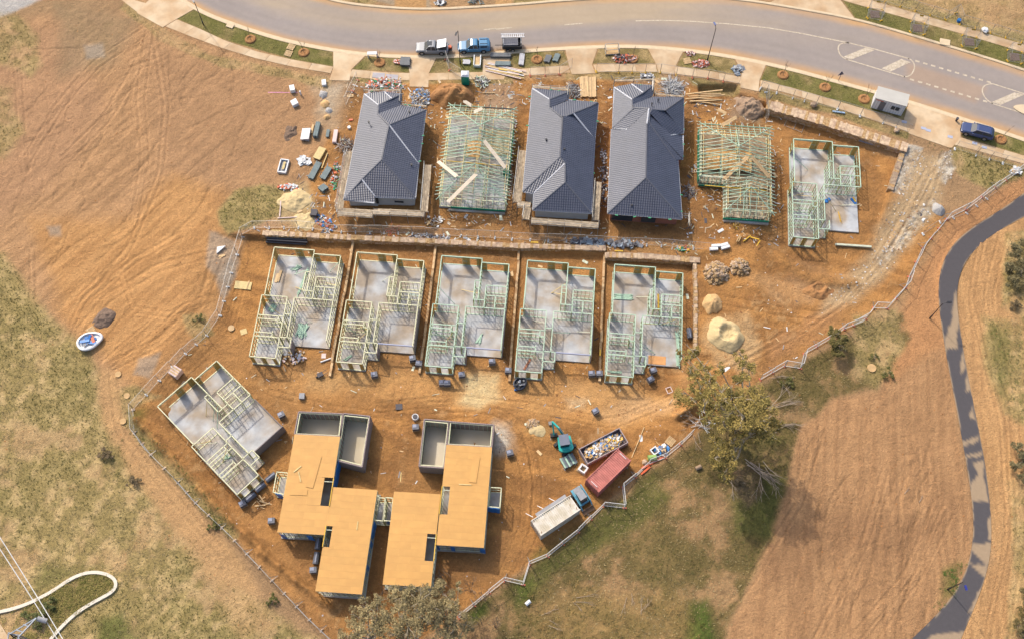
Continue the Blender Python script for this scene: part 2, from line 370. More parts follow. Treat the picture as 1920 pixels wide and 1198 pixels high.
for p, c, a in (([(860, 692), (930, 690), (935, 745), (905, 760), (860, 745)], (232, 204, 156), 1.2), ([(1050, 700), (1180, 715), (1250, 735), (1180, 760), (1060, 740)], (214, 168, 116), .6), ([(560, 690), (690, 700), (680, 730), (570, 725)], (206, 168, 120), .6), ([(1200, 740), (1280, 745), (1260, 775), (1150, 790), (1110, 770)], (222, 180, 136), .7), ([(928, 800), (955, 805), (965, 835), (950, 852), (925, 845)], (222, 212, 200), .95),
              ([(1060, 745), (1100, 742), (1098, 765), (1062, 768)], (236, 205, 165), .7), ([(990, 780), (1025, 800), (1015, 818), (990, 810)], (205, 170, 115), .7),
              ([(1330, 590), (1400, 590), (1430, 640), (1400, 700), (1340, 690), (1310, 640)], (214, 182, 140), .7), ([(1270, 690), (1330, 680), (1320, 740), (1270, 730)], (210, 160, 108), .6),
              ([(1440, 640), (1560, 560), (1600, 545), (1560, 620), (1440, 690)], (176, 130, 92), .7), ([(1380, 520), (1520, 520), (1600, 560), (1450, 560)], (200, 160, 120), .6),
              ([(575, 150), (650, 150), (655, 250), (600, 260), (585, 210)], (190, 165, 138), .8), ([(525, 345), (575, 350), (600, 390), (560, 430), (520, 400)], (206, 184, 140), .8),
              ([(905, 150), (960, 150), (965, 200), (960, 230), (910, 225)], (184, 160, 140), .75), ([(1180, 150), (1290, 155), (1285, 180), (1180, 180)], (196, 170, 140), .6),
              ([(1375, 170), (1435, 185), (1432, 225), (1370, 215)], (172, 150, 130), .7), ([(1300, 155), (1390, 160), (1390, 200), (1300, 200)], (176, 130, 84), .6),
              ([(1480, 480), (1600, 520), (1590, 560), (1530, 560), (1480, 520)], (150, 120, 96), .55), ([(600, 155), (640, 165), (625, 215), (600, 200)], (206, 196, 180), .5)):
    mixc(C(*c), region(p, 12, 20) * a * (.35 + .75 * n3))
# darker earth: wet patches, plus shade beside houses and decks painted into the colour
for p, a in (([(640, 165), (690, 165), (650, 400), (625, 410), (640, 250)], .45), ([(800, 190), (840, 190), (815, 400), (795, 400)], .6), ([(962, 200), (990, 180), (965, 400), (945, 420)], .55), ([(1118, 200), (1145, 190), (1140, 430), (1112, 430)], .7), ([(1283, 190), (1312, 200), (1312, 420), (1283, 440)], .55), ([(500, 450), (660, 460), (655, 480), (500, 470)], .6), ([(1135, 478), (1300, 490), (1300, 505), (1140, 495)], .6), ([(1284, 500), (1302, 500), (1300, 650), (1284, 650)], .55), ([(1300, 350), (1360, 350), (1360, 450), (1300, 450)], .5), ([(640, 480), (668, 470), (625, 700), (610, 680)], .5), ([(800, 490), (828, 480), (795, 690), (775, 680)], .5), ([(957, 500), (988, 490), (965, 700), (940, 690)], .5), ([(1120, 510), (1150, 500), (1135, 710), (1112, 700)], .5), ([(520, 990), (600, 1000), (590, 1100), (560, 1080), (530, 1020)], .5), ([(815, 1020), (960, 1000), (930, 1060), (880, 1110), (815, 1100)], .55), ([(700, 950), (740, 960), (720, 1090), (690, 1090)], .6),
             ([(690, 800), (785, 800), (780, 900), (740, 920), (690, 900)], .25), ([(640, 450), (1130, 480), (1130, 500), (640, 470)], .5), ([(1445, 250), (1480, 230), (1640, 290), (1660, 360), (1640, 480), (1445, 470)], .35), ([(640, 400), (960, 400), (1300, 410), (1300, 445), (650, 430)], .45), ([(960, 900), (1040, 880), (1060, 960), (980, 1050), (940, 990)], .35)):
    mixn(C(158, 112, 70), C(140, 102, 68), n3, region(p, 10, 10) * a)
# right-hand side: pale dirt between fence and path, and beyond the path
m = region([(1776, 405), (1925, 330), (1925, 395), (1800, 480), (1760, 580), (1790, 760), (1700, 760), (1640, 700), (1700, 560)], 12, 10); mixn(C(204, 152, 106), C(184, 134, 94), n2, m)
m = region([(1925, 395), (1800, 480), (1790, 560), (1850, 900), (1860, 1050), (1760, 1210), (2300, 1300), (2300, 300)], 10, 8); mixn(C(206, 160, 112), C(190, 146, 102), sm(st2, .35, .65), m)
# lower right scraped field
m = region([(1500, 800), (1560, 745), (1640, 730), (1760, 650), (1790, 760), (1826, 960), (1815, 1080), (1740, 1210), (1600, 1500), (1200, 1500), (1390, 1130), (1460, 960), (1480, 880)], 12, 12); SF = m
mixn(C(190, 146, 106), C(176, 134, 97), sm(st2, .36, .64), m)
mixc(C(150, 112, 82), region([(1440, 1000), (1560, 960), (1760, 960), (1780, 900), (1800, 950), (1690, 1060), (1600, 1040), (1500, 1090), (1430, 1100)], 24, 24) * .45)
# gravel haul road
m = region([(1700, 272), (1730, 280), (1714, 330), (1696, 366), (1673, 358)], 3, 5); mixn(C(222, 214, 206), C(164, 150, 138), sm(n4, .3, .7), m); GV = m
m2 = region([(1765, 285), (1785, 282), (1795, 318), (1775, 350), (1760, 335), (1752, 310)], 4, 8); mixn(C(214, 204, 192), C(150, 135, 120), sm(n4, .3, .7), m2 * .9); GV = np.maximum(GV, m2)
m2 = region([(1708, 285), (1766, 295), (1772, 345), (1755, 400), (1700, 455), (1670, 505), (1600, 565), (1540, 585), (1560, 540), (1625, 470), (1675, 390)], 14, 14); mixn(C(204, 176, 140), C(178, 150, 118), n3, m2 * .85); GV = np.maximum(GV, m2 * .35)
m2 = region([(1720, 385), (1752, 375), (1745, 400), (1710, 440), (1680, 470), (1650, 500), (1640, 480), (1690, 430)], 8, 12); mixn(C(216, 200, 180), C(160, 140, 118), sm(n4, .3, .7), m2 * .8); GV = np.maximum(GV, m2)
# grass areas: (polygon, amount of green, density)
GRASS = [
    ([(-500, 455), (0, 475), (45, 545), (110, 610), (165, 660), (185, 760), (215, 830), (300, 950), (430, 1090), (530, 1160), (620, 1210), (760, 1500), (-700, 1600)], .42, 1., 14, 16),
    ([(1000, 1062), (1035, 1040), (1089, 1003), (1133, 951), (1172, 940), (1200, 893), (1300, 820), (1430, 716), (1560, 650), (1615, 620), (1690, 590), (1700, 640), (1640, 720), (1560, 745), (1500, 800), (1480, 880), (1450, 1000), (1390, 1110), (1350, 1210), (1200, 1500), (800, 1500), (860, 1160), (946, 1090)], .5, 1., 8, 12),
    ([(-20, 20), (30, 30), (70, 70), (80, 120), (55, 150), (0, 120), (-30, 80)], .6, .7, 10, 12), ([(-60, 160), (20, 170), (40, 250), (0, 300), (-60, 280)], .45, .6, 12, 14),
    ([(408, 395), (440, 360), (490, 345), (530, 350), (530, 395), (470, 425), (430, 440), (412, 420)], .75, 1., 5, 8),
    ([(1840, 600), (1925, 590), (1925, 800), (1880, 770), (1850, 700)], .6, .8, 10, 12), ([(1885, 440), (1925, 430), (1925, 600), (1880, 570)], .5, 1., 8, 10),
    ([(1790, 275), (1925, 318), (1925, 330), (1860, 355), (1800, 330), (1780, 300)], .75, 1., 5, 6),
    ([(340, 590), (385, 590), (400, 620), (370, 640), (345, 620)], .5, .6, 5, 8), ([(205, 735), (250, 725), (300, 740), (250, 770), (280, 830), (235, 800)], .6, .7, 6, 8),
    ([(240, 770), (262, 790), (370, 905), (450, 1000), (440, 1020), (350, 930), (250, 820)], .8, .9, 4, 5),
    ([(1600, 590), (1680, 580), (1690, 660), (1640, 730), (1600, 700)], .45, .7, 8, 10), ([(1890, 900), (1930, 880), (1930, 1250), (1880, 1250), (1900, 1050)], .45, .7, 8, 10),
    ([(1440, -40), (2100, 120), (2300, -100), (1400, -300)], .25, .45, 10, 12), ([(1640, 2), (1750, 36), (1925, 90), (1925, 70), (1760, 20), (1700, -5)], .7, 1., 3, 3), ([(960, -2), (1080, -8), (1070, 4), (965, 9)], .5, .8, 2, 2),
    ([(600, -8), (720, -8), (700, 10), (640, 2)], .6, .9, 2, 2), ([(770, 135), (960, 136), (960, 158), (770, 158)], .6, .7, 3, 3), ([(660, 145), (768, 150), (768, 158), (660, 155)], .6, .8, 2, 3),
    ([(1060, 132), (1240, 132), (1240, 150), (1060, 150)], .6, .8, 3, 4), ([(1290, 145), (1390, 160), (1388, 175), (1300, 160)], .7, .9, 3, 4), ([(1425, 165), (1560, 200), (1705, 250), (1700, 262), (1560, 215), (1425, 182)], .85, 1., 3, 3),
    ([(240, 0), (262, 22), (290, 45), (390, 100), (620, 150), (610, 165), (420, 125), (300, 80), (225, 15)], .35, .6, 4, 8),
]
VERGES = [[(331, 36), (366, 19), (425, 44), (520, 75), (624, 97), (625, 126), (550, 113), (420, 76)], [(688, 106), (765, 110), (768, 138), (661, 131)], [(818, 110), (905, 106), (905, 136), (805, 138)],
          [(958, 100), (1057, 94), (1067, 124), (950, 131)], [(1124, 90), (1212, 90), (1230, 121), (1111, 121)], [(1284, 97), (1376, 111), (1389, 143), (1268, 125)], [(1438, 124), (1530, 145), (1702, 193), (1694, 226), (1620, 205), (1426, 151)],
          [(1806, 228), (1925, 266), (2060, 312), (2060, 335), (1925, 294), (1803, 257)], [(1581, 3), (1603, 35), (1740, 76), (1925, 136), (2060, 182), (2060, 144), (1925, 99), (1740, 46)]]
for gi_, (poly, g, den, soft, wob) in enumerate(GRASS):
    m = region(poly, soft, wob) * den
    cov = sm(.55 * n2 + .45 * n3, .52 - g * .35, .72 - g * .35)
    se_ = gi_ == 1
    mixn(S_dry if se_ else G_dry, S_dry2 if se_ else G_dry2, sm(n3, .3, .7), m * (.55 + .45 * sm(n2, .3, .5)))
    mixn(S_grn if se_ else G_grn, S_lush if se_ else G_lush, sm(n1, .45, .7) * n4, m * cov * (.62 if se_ else .5)); GR = np.maximum(GR, m * (.35 + .65 * cov))
for i, poly in enumerate(VERGES):
    m = region(poly, 1.5, 0); lush = .9 if i in (0, 8) else .6 if i in (6, 7) else .35
    mixn(C(182, 156, 112), C(140, 122, 80), sm(n3, .3, .7), m); mixn(C(122, 120, 62), C(98, 104, 48), n4, m * sm(n2 + lush * .4, .5, .85) * .75); GR = np.maximum(GR, m * .8)
for p, a in (([(1000, 1040), (1120, 960), (1170, 930), (1230, 880), (1260, 930), (1180, 1000), (1080, 1050), (1000, 1100)], .5), ([(960, 1095), (1000, 1070), (1010, 1110), (970, 1130)], .8), ([(875, 1150), (915, 1115), (915, 1150), (880, 1180)], .9),
             ([(1290, 1130), (1330, 1120), (1345, 1210), (1280, 1210)], .9), ([(1360, 930), (1400, 880), (1470, 900), (1450, 1010), (1380, 1000)], .5), ([(190, 1160), (230, 1150), (260, 1200), (180, 1210)], .7), ([(70, 1060), (200, 1065), (150, 1075), (60, 1110)], .4),
             ([(1765, 1070), (1795, 1060), (1790, 1120), (1760, 1125)], .6), ([(1850, 600), (1890, 620), (1900, 700), (1880, 740)], .4), ([(590, 850), (560, 840), (600, 852), (600, 870)], 0), ([(255, 770), (275, 768), (268, 800), (250, 795)], .8)):
    mixn(C(96, 112, 48), C(70, 84, 36), n3, region(p, 12, 12) * a)
mixn(C(140, 115, 90), C(110, 92, 70), n3, region([(1375, 880), (1420, 870), (1430, 920), (1400, 950), (1375, 930)], 8, 10) * .8)
mixn(C(168, 138, 88), C(140, 116, 74), n3, region([(1000, 1100), (1300, 1110), (1290, 1210), (1000, 1210)], 20, 20) * .6)
TRK = region([(180, 690), (225, 700), (235, 800), (300, 880), (380, 960), (460, 1060), (480, 1110), (420, 1100), (340, 1000), (250, 900), (190, 790)], 12, 8)
mixn(C(206, 164, 116), C(190, 148, 106), n2, TRK * .85); GR *= 1 - TRK * .8
m = region([(330, 1000), (470, 1080), (520, 1180), (450, 1200), (400, 1120)], 20, 20); mixc(C(200, 160, 116), m * .6); GR *= 1 - m * .5
# top-right lot & strips north of road
m = region([(640, -20), (800, -20), (810, 15), (740, 12)], 3, 3); mixc(C(176, 160, 140), m * .7)
m = region([(740, -20), (800, -20), (800, 18), (740, 15)], 2, 2); mixc(C(196, 150, 100), m * .9)
m = region([(925, -20), (960, -20), (960, 10), (930, 14)], 2, 2); mixc(C(205, 160, 110), m * .8)
# tyre tracks
def track(pts, gauge=9, wd=2.3, dark=.2, dep=.045):
    P = smooth_line(pts, 40); T = np.gradient(P, axis=0); T /= np.hypot(T[:, 0], T[:, 1])[:, None] + 1e-9; N = np.stack([-T[:, 1], T[:, 0]], 1)
    for s in (-1, 1):
        d = line_d(P + N * gauge * s, QX + WN1 * 6, QY, wd * 4); q = np.exp(-(d / wd) ** 2); q2 = np.exp(-((d - wd * 1.8) / wd) ** 2)
        COL[:] *= (1 - dark * q * (.5 + n3))[:, None]; COL[:] *= (1 + .12 * q2)[:, None]; HZ[:] += -dep * q + dep * .7 * q2; GR[:] *= 1 - .6 * q
TRACKS = [[(42, 250), (48, 330), (40, 300), (37, 180), (30, 120)], [(50, 300), (110, 200), (180, 120), (270, 60)], [(280, 60), (262, 180), (270, 300), (250, 420)], [(290, 60), (310, 200), (300, 330), (240, 470), (150, 560)],
          [(60, 470), (60, 560)], [(120, 640), (160, 560), (250, 490), (340, 440)], [(150, 620), (200, 560), (300, 500), (420, 470)], [(230, 520), (250, 580), (320, 590), (380, 560)], [(200, 690), (300, 640), (380, 560), (410, 470)],
          [(960, 1090), (1000, 1000), (1010, 900), (985, 800), (930, 765), (800, 755)], [(940, 1080), (985, 980), (990, 900), (975, 830), (940, 790)], [(700, 760), (850, 745), (1000, 760), (1150, 790), (1280, 740)], [(500, 730), (620, 760), (760, 780), (900, 770)],
          [(1330, 700), (1450, 640), (1560, 580), (1640, 500), (1700, 400), (1740, 320)], [(1380, 690), (1500, 620), (1590, 560), (1670, 470), (1740, 370), (1770, 290)], [(1340, 560), (1450, 580), (1540, 590)], [(450, 520), (430, 600), (330, 700), (290, 760)],
          [(1840, 450), (1820, 560), (1880, 800), (1890, 1000), (1850, 1200)], [(1880, 440), (1850, 560), (1900, 760), (1915, 1000), (1880, 1200)], [(1300, 1200), (1400, 1100), (1500, 940), (1540, 800)], [(1640, 1190), (1720, 1080), (1780, 960)], [(1600, 1198), (1700, 1080), (1760, 940)],
          [(1530, 1198), (1620, 1020), (1660, 880)], [(210, 700), (225, 810), (290, 890), (420, 1040)], [(120, 300), (200, 220), (260, 120)], [(340, 560), (250, 640), (190, 690)]]
for t in TRACKS: track(t, random.uniform(5, 10), random.uniform(1.8, 2.4), .13 if t[0][0] < 500 or t[0][0] > 1280 else .2)
for k in range(170):      # swept single scrapes in the two open fields
    if k < 95: x, y = random.uniform(20, 480), random.uniform(60, 640); a = math.radians(random.gauss(128, 22)); l = random.uniform(30, 120)
    else: x, y = random.uniform(1470, 1760), random.uniform(800, 1150); a = math.radians(random.gauss(104, 8)); l = random.uniform(40, 160)
    bx = random.uniform(-12, 12); mx = (x + l / 2 * math.cos(a) + bx, y + l / 2 * math.sin(a)); e = (x + l * math.cos(a), y + l * math.sin(a))
    d = line_d([(x, y), mx, e], QX, QY, 12); wd = random.uniform(1.2, 2.4); q = np.exp(-(d / wd) ** 2) * np.clip(WF + SF, 0, 1)
    dk = random.uniform(.08, .26) * random.choice((1, 1, -.5)); COL[:] *= (1 - dk * q)[:, None]; HZ[:] -= q * .05
# relief
flat = np.zeros(len(GX))
for poly in PATHPOLY + DRIVES + VERGES: flat = np.maximum(flat, sm(sdpoly(poly, QX, QY, 12), -6, 0))
rd = sdpoly(ROADPOLY, QX, QY, 12); flat = np.maximum(flat, sm(rd, -6, 0)); 
BIKE_L = [(1990, 300), (1925, 360), (1865, 402), (1815, 430), (1780, 462), (1762, 500), (1757, 545), (1763, 600), (1778, 690), (1798, 790), (1812, 870), (1825, 950), (1827, 1010), (1815, 1070), (1790, 1115), (1740, 1170), (1650, 1250)]
BIKE_R = [(2010, 345), (1935, 400), (1880, 428), (1838, 455), (1808, 490), (1795, 520), (1792, 548), (1797, 600), (1812, 690), (1832, 790), (1848, 870), (1857, 950), (1861, 1010), (1857, 1050), (1843, 1100), (1805, 1190), (1760, 1290)]
bd = sdpoly(BIKE_L + BIKE_R[::-1], QX, QY, 12)
rel = 1 - np.clip(flat + sm(bd, -6, 0), 0, 1); rel = rel * sm(600 - np.hypot(GX, GY), 0, 300)
HZ += rel * ((fbm(GX, GY, 3.2, 2, 4) - .5) * .2 + (n4 - .5) * .11 * (1 - GV) + GV * (vn(GX, GY, .5, 7) - .5) * .2 + WF * (st1 - .5) * .09 + SF * (st2 - .5) * .05 + SITEM * (n3 - .5) * .2)
inv = sm(-rd, 0, 2)
HZ = np.where(flat > .5, .06, HZ); HZ = np.where(rd > -1.5, -.12, HZ); HZ = np.where(bd > 0, -.06, HZ)
# spoil banks along the site's south-west fence and the batter cut near the trees
def bank(pts, hh, wd, c=None):
    d = line_d(pts, QX + WN1 * 16, QY + WN2 * 16, wd * 3); q = np.exp(-(d / wd) ** 2) * (.6 + .8 * n3); HZ[:] += hh * q
    if c: mixn(C(*c), C(*[v * .82 for v in c]), n4, np.clip(q, 0, 1) * .8)
bank([(262, 790), (330, 870), (420, 965), (500, 1040), (560, 1090), (620, 1140)], .9, 8, (196, 140, 84))
bank([(1270, 785), (1330, 750)], .9, 5, (214, 160, 104)); bank([(1290, 800), (1330, 775)], -.5, 4); bank([(325, 900), (420, 1000)], .0, 4)
bank([(1320, 470), (1420, 440)], .3, 10); bank([(1460, 480), (1520, 520), (1600, 530)], .5, 12, (190, 138, 84)); bank([(1780, 560), (1800, 700)], 0, 5)
bank([(1450, 200), (1580, 245), (1690, 285)], .35, 6, (196, 142, 88)); bank([(150, 600), (190, 650)], .15, 14)
V = np.stack([GX, GY, HZ], 1); gm = np_mesh('ground', V, grid_faces(NX, NY), attr_mat('ground_earth', .95, ((.35, .08), (1.3, .1), (3.6, .13), (9., .24)), ((2.6, .16), (6., .09), (14., .05))))
set_col(gm, np.clip(COL * np.array([1.0, 1.0, .93]), 0, .8)); gm.polygons.foreach_set('use_smooth', np.ones(len(gm.polygons), bool))
g = bpy.data.objects.new('ground', gm); link(g); g['kind'] = 'structure'
I0 = int(np.argmin(abs(gx + 88))); J0 = int(np.argmin(abs(gy - 12)))
def gz(x, y):                                   # height of the finished ground sheet
    fi = np.clip((np.asarray(x) + 88) / ST, 0, 176 / ST) + I0; fj = np.clip((np.asarray(y) - 12) / ST, 0, 110 / ST) + J0
    return HZ[(np.round(fj).astype(int)) * NX + np.round(fi).astype(int)]
# ------------------------------------------------------------------ grass tufts (stuff)
def tufts(name, n, ok, size, lush, label):
    xs = rng.uniform(-88, 88, n); ys = rng.uniform(12, 122, n); ix = (np.round((ys - 12) / ST).astype(int) + J0) * NX + np.round((xs + 88) / ST).astype(int) + I0
    g_ = ok[ix]; k = (rng.random(n) < g_); xs, ys, ix = xs[k], ys[k], ix[k]; n = len(xs); z = HZ[ix]; B = 3
    a = rng.uniform(0, 2 * PI, (n, B)); L = size * rng.uniform(.5, 1.3, (n, B)); hh = size * rng.uniform(.4, 1.1, (n, B)); wv = size * .22
    base = np.stack([xs, ys, z - .02], 1)[:, None, :]; d = np.stack([np.cos(a), np.sin(a), a * 0], 2); p = np.stack([-np.sin(a), np.cos(a), a * 0], 2)
    v0 = base + p * wv; v1 = base - p * wv; v2 = base + d * L[..., None] + np.array([0, 0, 1.]) * hh[..., None]
    Vt = np.stack([v0, v1, v2], 2).reshape(-1, 3); F = np.arange(len(Vt)).reshape(-1, 3)
    me = np_mesh(name, Vt, F, M_tuft); c0 = np.array(C(200, 176, 128)); c1 = np.array(C(*lush)); t = np.clip((rng.random(n) * .9 + (n2[ix] - .5) * 2.6 + (n1[ix] - .5) * 1.6), 0, 1)
    c_ = c0 * (1 - t[:, None]) + c1 * t[:, None]; c_ = c_ * rng.uniform(.6, 1.15, (n, 1)); set_col(me, np.repeat(c_, 3 * B, 0))
    o = bpy.data.objects.new(name, me); link(o); return tag(o, label, 'grass', kind='stuff')
M_tuft = attr_mat('grass_blade', .8, (), ())
tufts('dry_grass', 330000, np.clip(GR * .5 * rel, 0, 1), .19, (112, 106, 52), 'patchy dry and green grass over the open ground around the site')
VG = np.zeros(len(GX))
for poly in VERGES: VG = np.maximum(VG, (sdpoly(poly, QX, QY, 5) > 1) * 1.)
tufts('verge_grass', 330000, VG * np.clip(1.5 * n2 - .25, 0, 1), .12, (100, 106, 48), 'short green grass of the verges between kerb and footpath')
# loose clods and stones on bare earth
def pebbles(name, n, ok, s0, s1, cs, label, cat, kind='stuff'):
    xs = rng.uniform(-88, 88, n); ys = rng.uniform(12, 122, n); ix = (np.round((ys - 12) / ST).astype(int) + J0) * NX + np.round((xs + 88) / ST).astype(int) + I0
    k = rng.random(n) < ok[ix]; xs, ys, ix = xs[k], ys[k], ix[k]; n = len(xs); r = rng.uniform(s0, s1, n) * rng.uniform(.5, 1, n)
    t = np.arange(5) * 2 * PI / 5; a = t[None] + rng.uniform(0, 6, (n, 1)); rr = r[:, None] * rng.uniform(.7, 1.2, (n, 5))
    ring = np.stack([xs[:, None] + rr * np.cos(a), ys[:, None] + rr * np.sin(a), np.repeat((HZ[ix] - .02)[:, None], 5, 1)], 2)
    top = np.stack([xs, ys, HZ[ix] + r * .7], 1)[:, None]; Vt = np.concatenate([ring, top], 1).reshape(-1, 3)
    f = np.array([(i, (i + 1) % 5, 5) for i in range(5)])[None] + (np.arange(n) * 6)[:, None, None]
    me = np_mesh(name, Vt, f.reshape(-1, 3), M_tuft); c_ = np.array(cs)[rng.integers(0, len(cs), n)] * rng.uniform(.75, 1.2, (n, 1)); set_col(me, np.clip(np.repeat(c_, 6, 0), 0, .85))
    o = bpy.data.objects.new(name, me); link(o); return tag(o, label, cat, kind=kind)
pebbles('clods', 60000, np.clip((1 - GR) * rel * (n3 > .5) * .5 * (.35 + SITEM), 0, 1), .04, .17, [C(200, 150, 100), C(180, 125, 76), C(160, 110, 70)], 'loose clods of orange earth over the bare dirt', 'earth')
pebbles('gravel', 90000, np.clip(GV * 1.3 - .15, 0, 1), .08, .26, [C(225, 218, 210), C(190, 180, 170), C(205, 190, 170), C(160, 145, 130)], 'grey gravel spread on the haul track', 'gravel')
near = np.zeros(len(GX))
for p in ([(470, 425), (1310, 452), (1310, 478), (470, 440)], [(640, 150), (1300, 150), (1300, 200), (640, 200)], [(560, 330), (650, 300), (640, 420), (560, 420)], [(800, 180), (830, 430), (970, 430), (960, 200)], [(1290, 180), (1470, 200), (1460, 460), (1290, 440)], [(1120, 200), (1140, 200), (1140, 430), (1110, 430)]): near = np.maximum(near, region(p, 10, 5))
pebbles('litter_scraps', 60000, np.clip(SITEM * .03 + near * .3 * (n2 + .2), 0, 1) * (flat < .5), .05, .17, [C(245, 245, 245), C(235, 220, 200), C(200, 200, 205), C(230, 190, 150), C(250, 250, 250)], 'small pale scraps of building litter strewn over the site', 'litter')
# ------------------------------------------------------------------ road, kerbs, paths
def strip(name, A, B, m, z0=0., z1=None, nc=2, kind='structure', z=0., colf=None):
    n = len(A); nc = max(2, nc); t = np.linspace(0, 1, nc)[None, :, None]; P = A[:, None] * (1 - t) + B[:, None] * t
    Vt = np.concatenate([P, np.full((n, nc, 1), z)], 2).reshape(-1, 3); me = np_mesh(name, Vt, grid_faces(nc, n), m)
    if colf is not None: set_col(me, colf(Vt[:, 0], Vt[:, 1], np.tile(t[0, :, 0], n)))
    o = bpy.data.objects.new(name, me); link(o); tag(o, kind=kind); return o
def roadcol(x, y, t):
    px, py = unW(x, y); a, b = np.array(C(160, 150, 146)), np.array(C(188, 168, 142))
    e = np.array(C(205, 164, 118)); f = fbm(x / 6, y, 1.2, 4, 3)
    far = sm(t, .35, .62) * (.7 + .3 * np.sin(px / 140)) * sm(1500 - px, -300, 400) + .15
    d = np.clip(far * (.6 + f * .8), 0, 1)[:, None]; c_ = a * (1 - d) + b * d
    ed = np.clip(sm(.14 - t, -.03, .12) * (.4 + f * 1.1) + sm(t, .86, .97) * (.3 + f), 0, 1)[:, None]; c_ = c_ * (1 - ed) + e * ed
    wh = np.exp(-((t - .2) / .03) ** 2) + np.exp(-((t - .33) / .03) ** 2) + np.exp(-((t - .68) / .03) ** 2)
    bl = region_xy([(1700, 118), (1850, 165), (1830, 195), (1700, 150)], px, py)[:, None]; c_ = c_ * (1 - bl * .6) + np.array(C(185, 155, 128)) * bl * .6
    return c_ * (1 - .09 * wh * f)[:, None] * (.93 + .14 * fbm(x, y, 5, 1, 3))[:, None]
def region_xy(p, x, y): return sm(sdpoly(p, x, y, 20), -6, 6)
strip('road', RS, RN, attr_mat('asphalt', .85, ((1., .05), (14., .07)), ((30., .004),)), nc=40, colf=roadcol, z=0.0)
def off(P, d):
    T = np.gradient(P, axis=0); T /= np.hypot(T[:, 0], T[:, 1])[:, None]; return P + np.stack([-T[:, 1], T[:, 0]], 1) * d
def kerb(name, P, d, h=.12):
    Q = off(P, d); mb = MB(); n = len(P)
    secs = [[(P[i][0], P[i][1], -.1), (P[i][0], P[i][1], h - .03), (P[i][0] * .75 + Q[i][0] * .25, P[i][1] * .75 + Q[i][1] * .25, h), (Q[i][0], Q[i][1], h), (Q[i][0], Q[i][1], -.1)] for i in range(n)]
    mb.loft(secs); o = mb.build(name, M_kerb); tag(o, kind='structure')
kerb('kerb', RS, -.42); kerb('kerb', RN, .42)
strip('gutter', RS + (RS * 0), off(RS, .35), M_kerb, z=.008); 
slab_parent = MB(); 
def flat_poly(mb, pts, z):
    mb.add([(x, y, z) for x, y in pts], [tuple(range(len(pts)))])
for k, (a, b) in enumerate(PATH):
    A, B = up(a, 60, .1), up(b, 60, .1); L = np.hypot(*np.diff(A, axis=0).T).sum(); n = max(1, round(L / 3.3))
    cc = (A[0] + B[0]) / 2; root = bpy.data.objects.new('footpath', None); link(root); root.location = (cc[0], cc[1], 0); tag(root, kind='structure')
    for i in range(n):
        q = resample(A, n * 6 + 1)[i * 6:i * 6 + 7]; r = resample(B, n * 6 + 1)[i * 6:i * 6 + 7]
        q = q.copy(); r = r.copy(); g0 = (q[1] - q[0]) * .035; q[0] += g0; r[0] += g0; q[-1] -= g0; r[-1] -= g0
        poly = [tuple(p - cc) for p in q] + [tuple(p - cc) for p in r[::-1]]; MB().prism(poly, -.05, .1 + random.uniform(0, .006)).build('paving_slab', M_path, root)
for d in DRIVES:
    P = [W(*p, .1) for p in d]; mb = MB().prism(P, -.05, .112); o = mb.build('driveway', M_path); tag(o, kind='structure')
# worn dirt over driveway
M_paint = mat('road_paint', C(222, 206, 182), .8, .2, 4, c2=C(196, 178, 154), mixsc=2.5)
def mark(pts, wd=.10, z=.012, close=False):
    P = np.array([W(*p) for p in pts]); P = resample(P, 60) if not close else P
    T = np.gradient(P, axis=0); T /= np.hypot(T[:, 0], T[:, 1])[:, None] + 1e-9; N = np.stack([-T[:, 1], T[:, 0]], 1) * wd
    Vt = np.concatenate([np.stack([P - N, P + N], 1), np.full((len(P), 2, 1), z)], 2).reshape(-1, 3)
    o = bpy.data.objects.new('road_marking', np_mesh('road_marking', Vt, grid_faces(2, len(P)), M_paint)); link(o); tag(o, kind='structure')
def bez(p0, p1, p2, n=14):
    return [((1 - t) ** 2 * p0[0] + 2 * t * (1 - t) * p1[0] + t * t * p2[0], (1 - t) ** 2 * p0[1] + 2 * t * (1 - t) * p1[1] + t * t * p2[1]) for t in np.linspace(0, 1, n)]
mark([(1192, 40), (1240, 39), (1300, 41), (1370, 46), (1440, 53), (1500, 63), (1590, 81)])
mark([(1590, 81), (1640, 93), (1705, 111)]); mark([(1587, 112), (1640, 128), (1697, 145)])
mark(bez((1592, 81), (1566, 80), (1573, 98)) + bez((1573, 98), (1575, 107), (1589, 113))[1:])
mark(bez((1703, 110), (1717, 117), (1714, 130)) + bez((1714, 130), (1709, 146), (1695, 144.5))[1:])
mark([(1862, 158), (1925, 178), (2060, 225)]); mark([(1858, 194), (1905, 209), (2060, 262)])
mark(bez((1862, 158), (1840, 158), (1842, 173)) + bez((1842, 173), (1846, 188), (1862, 195))[1:])
for q in ([(1623, 90), (1640, 95), (1596, 112.5), (1581, 107.5)], [(1690, 111.5), (1707, 117.5), (1670, 135), (1653, 129)], [(1902, 174), (1921, 178), (1876, 197.5), (1860, 192)]):
    mb = MB(); flat_poly(mb, [W(*p) for p in q], .012); tag(mb.build('road_marking', M_paint), kind='structure')
for i in range(10):
    t = i / 9; x, y = 1716 + t * 134, 114.5 + t * 39; mark([(x, y), (x + 8, y + 2.4)], .16); x, y = 1706 + t * 137, 149 + t * 40.5; mark([(x, y), (x + 8, y + 2.4)], .16)
for a, b in (((907, 56.5), (930, 54.5)), ((925, 56), (960, 52.5)), ((1058, 47.5), (1092, 44.5))): mark([a, b], .1)
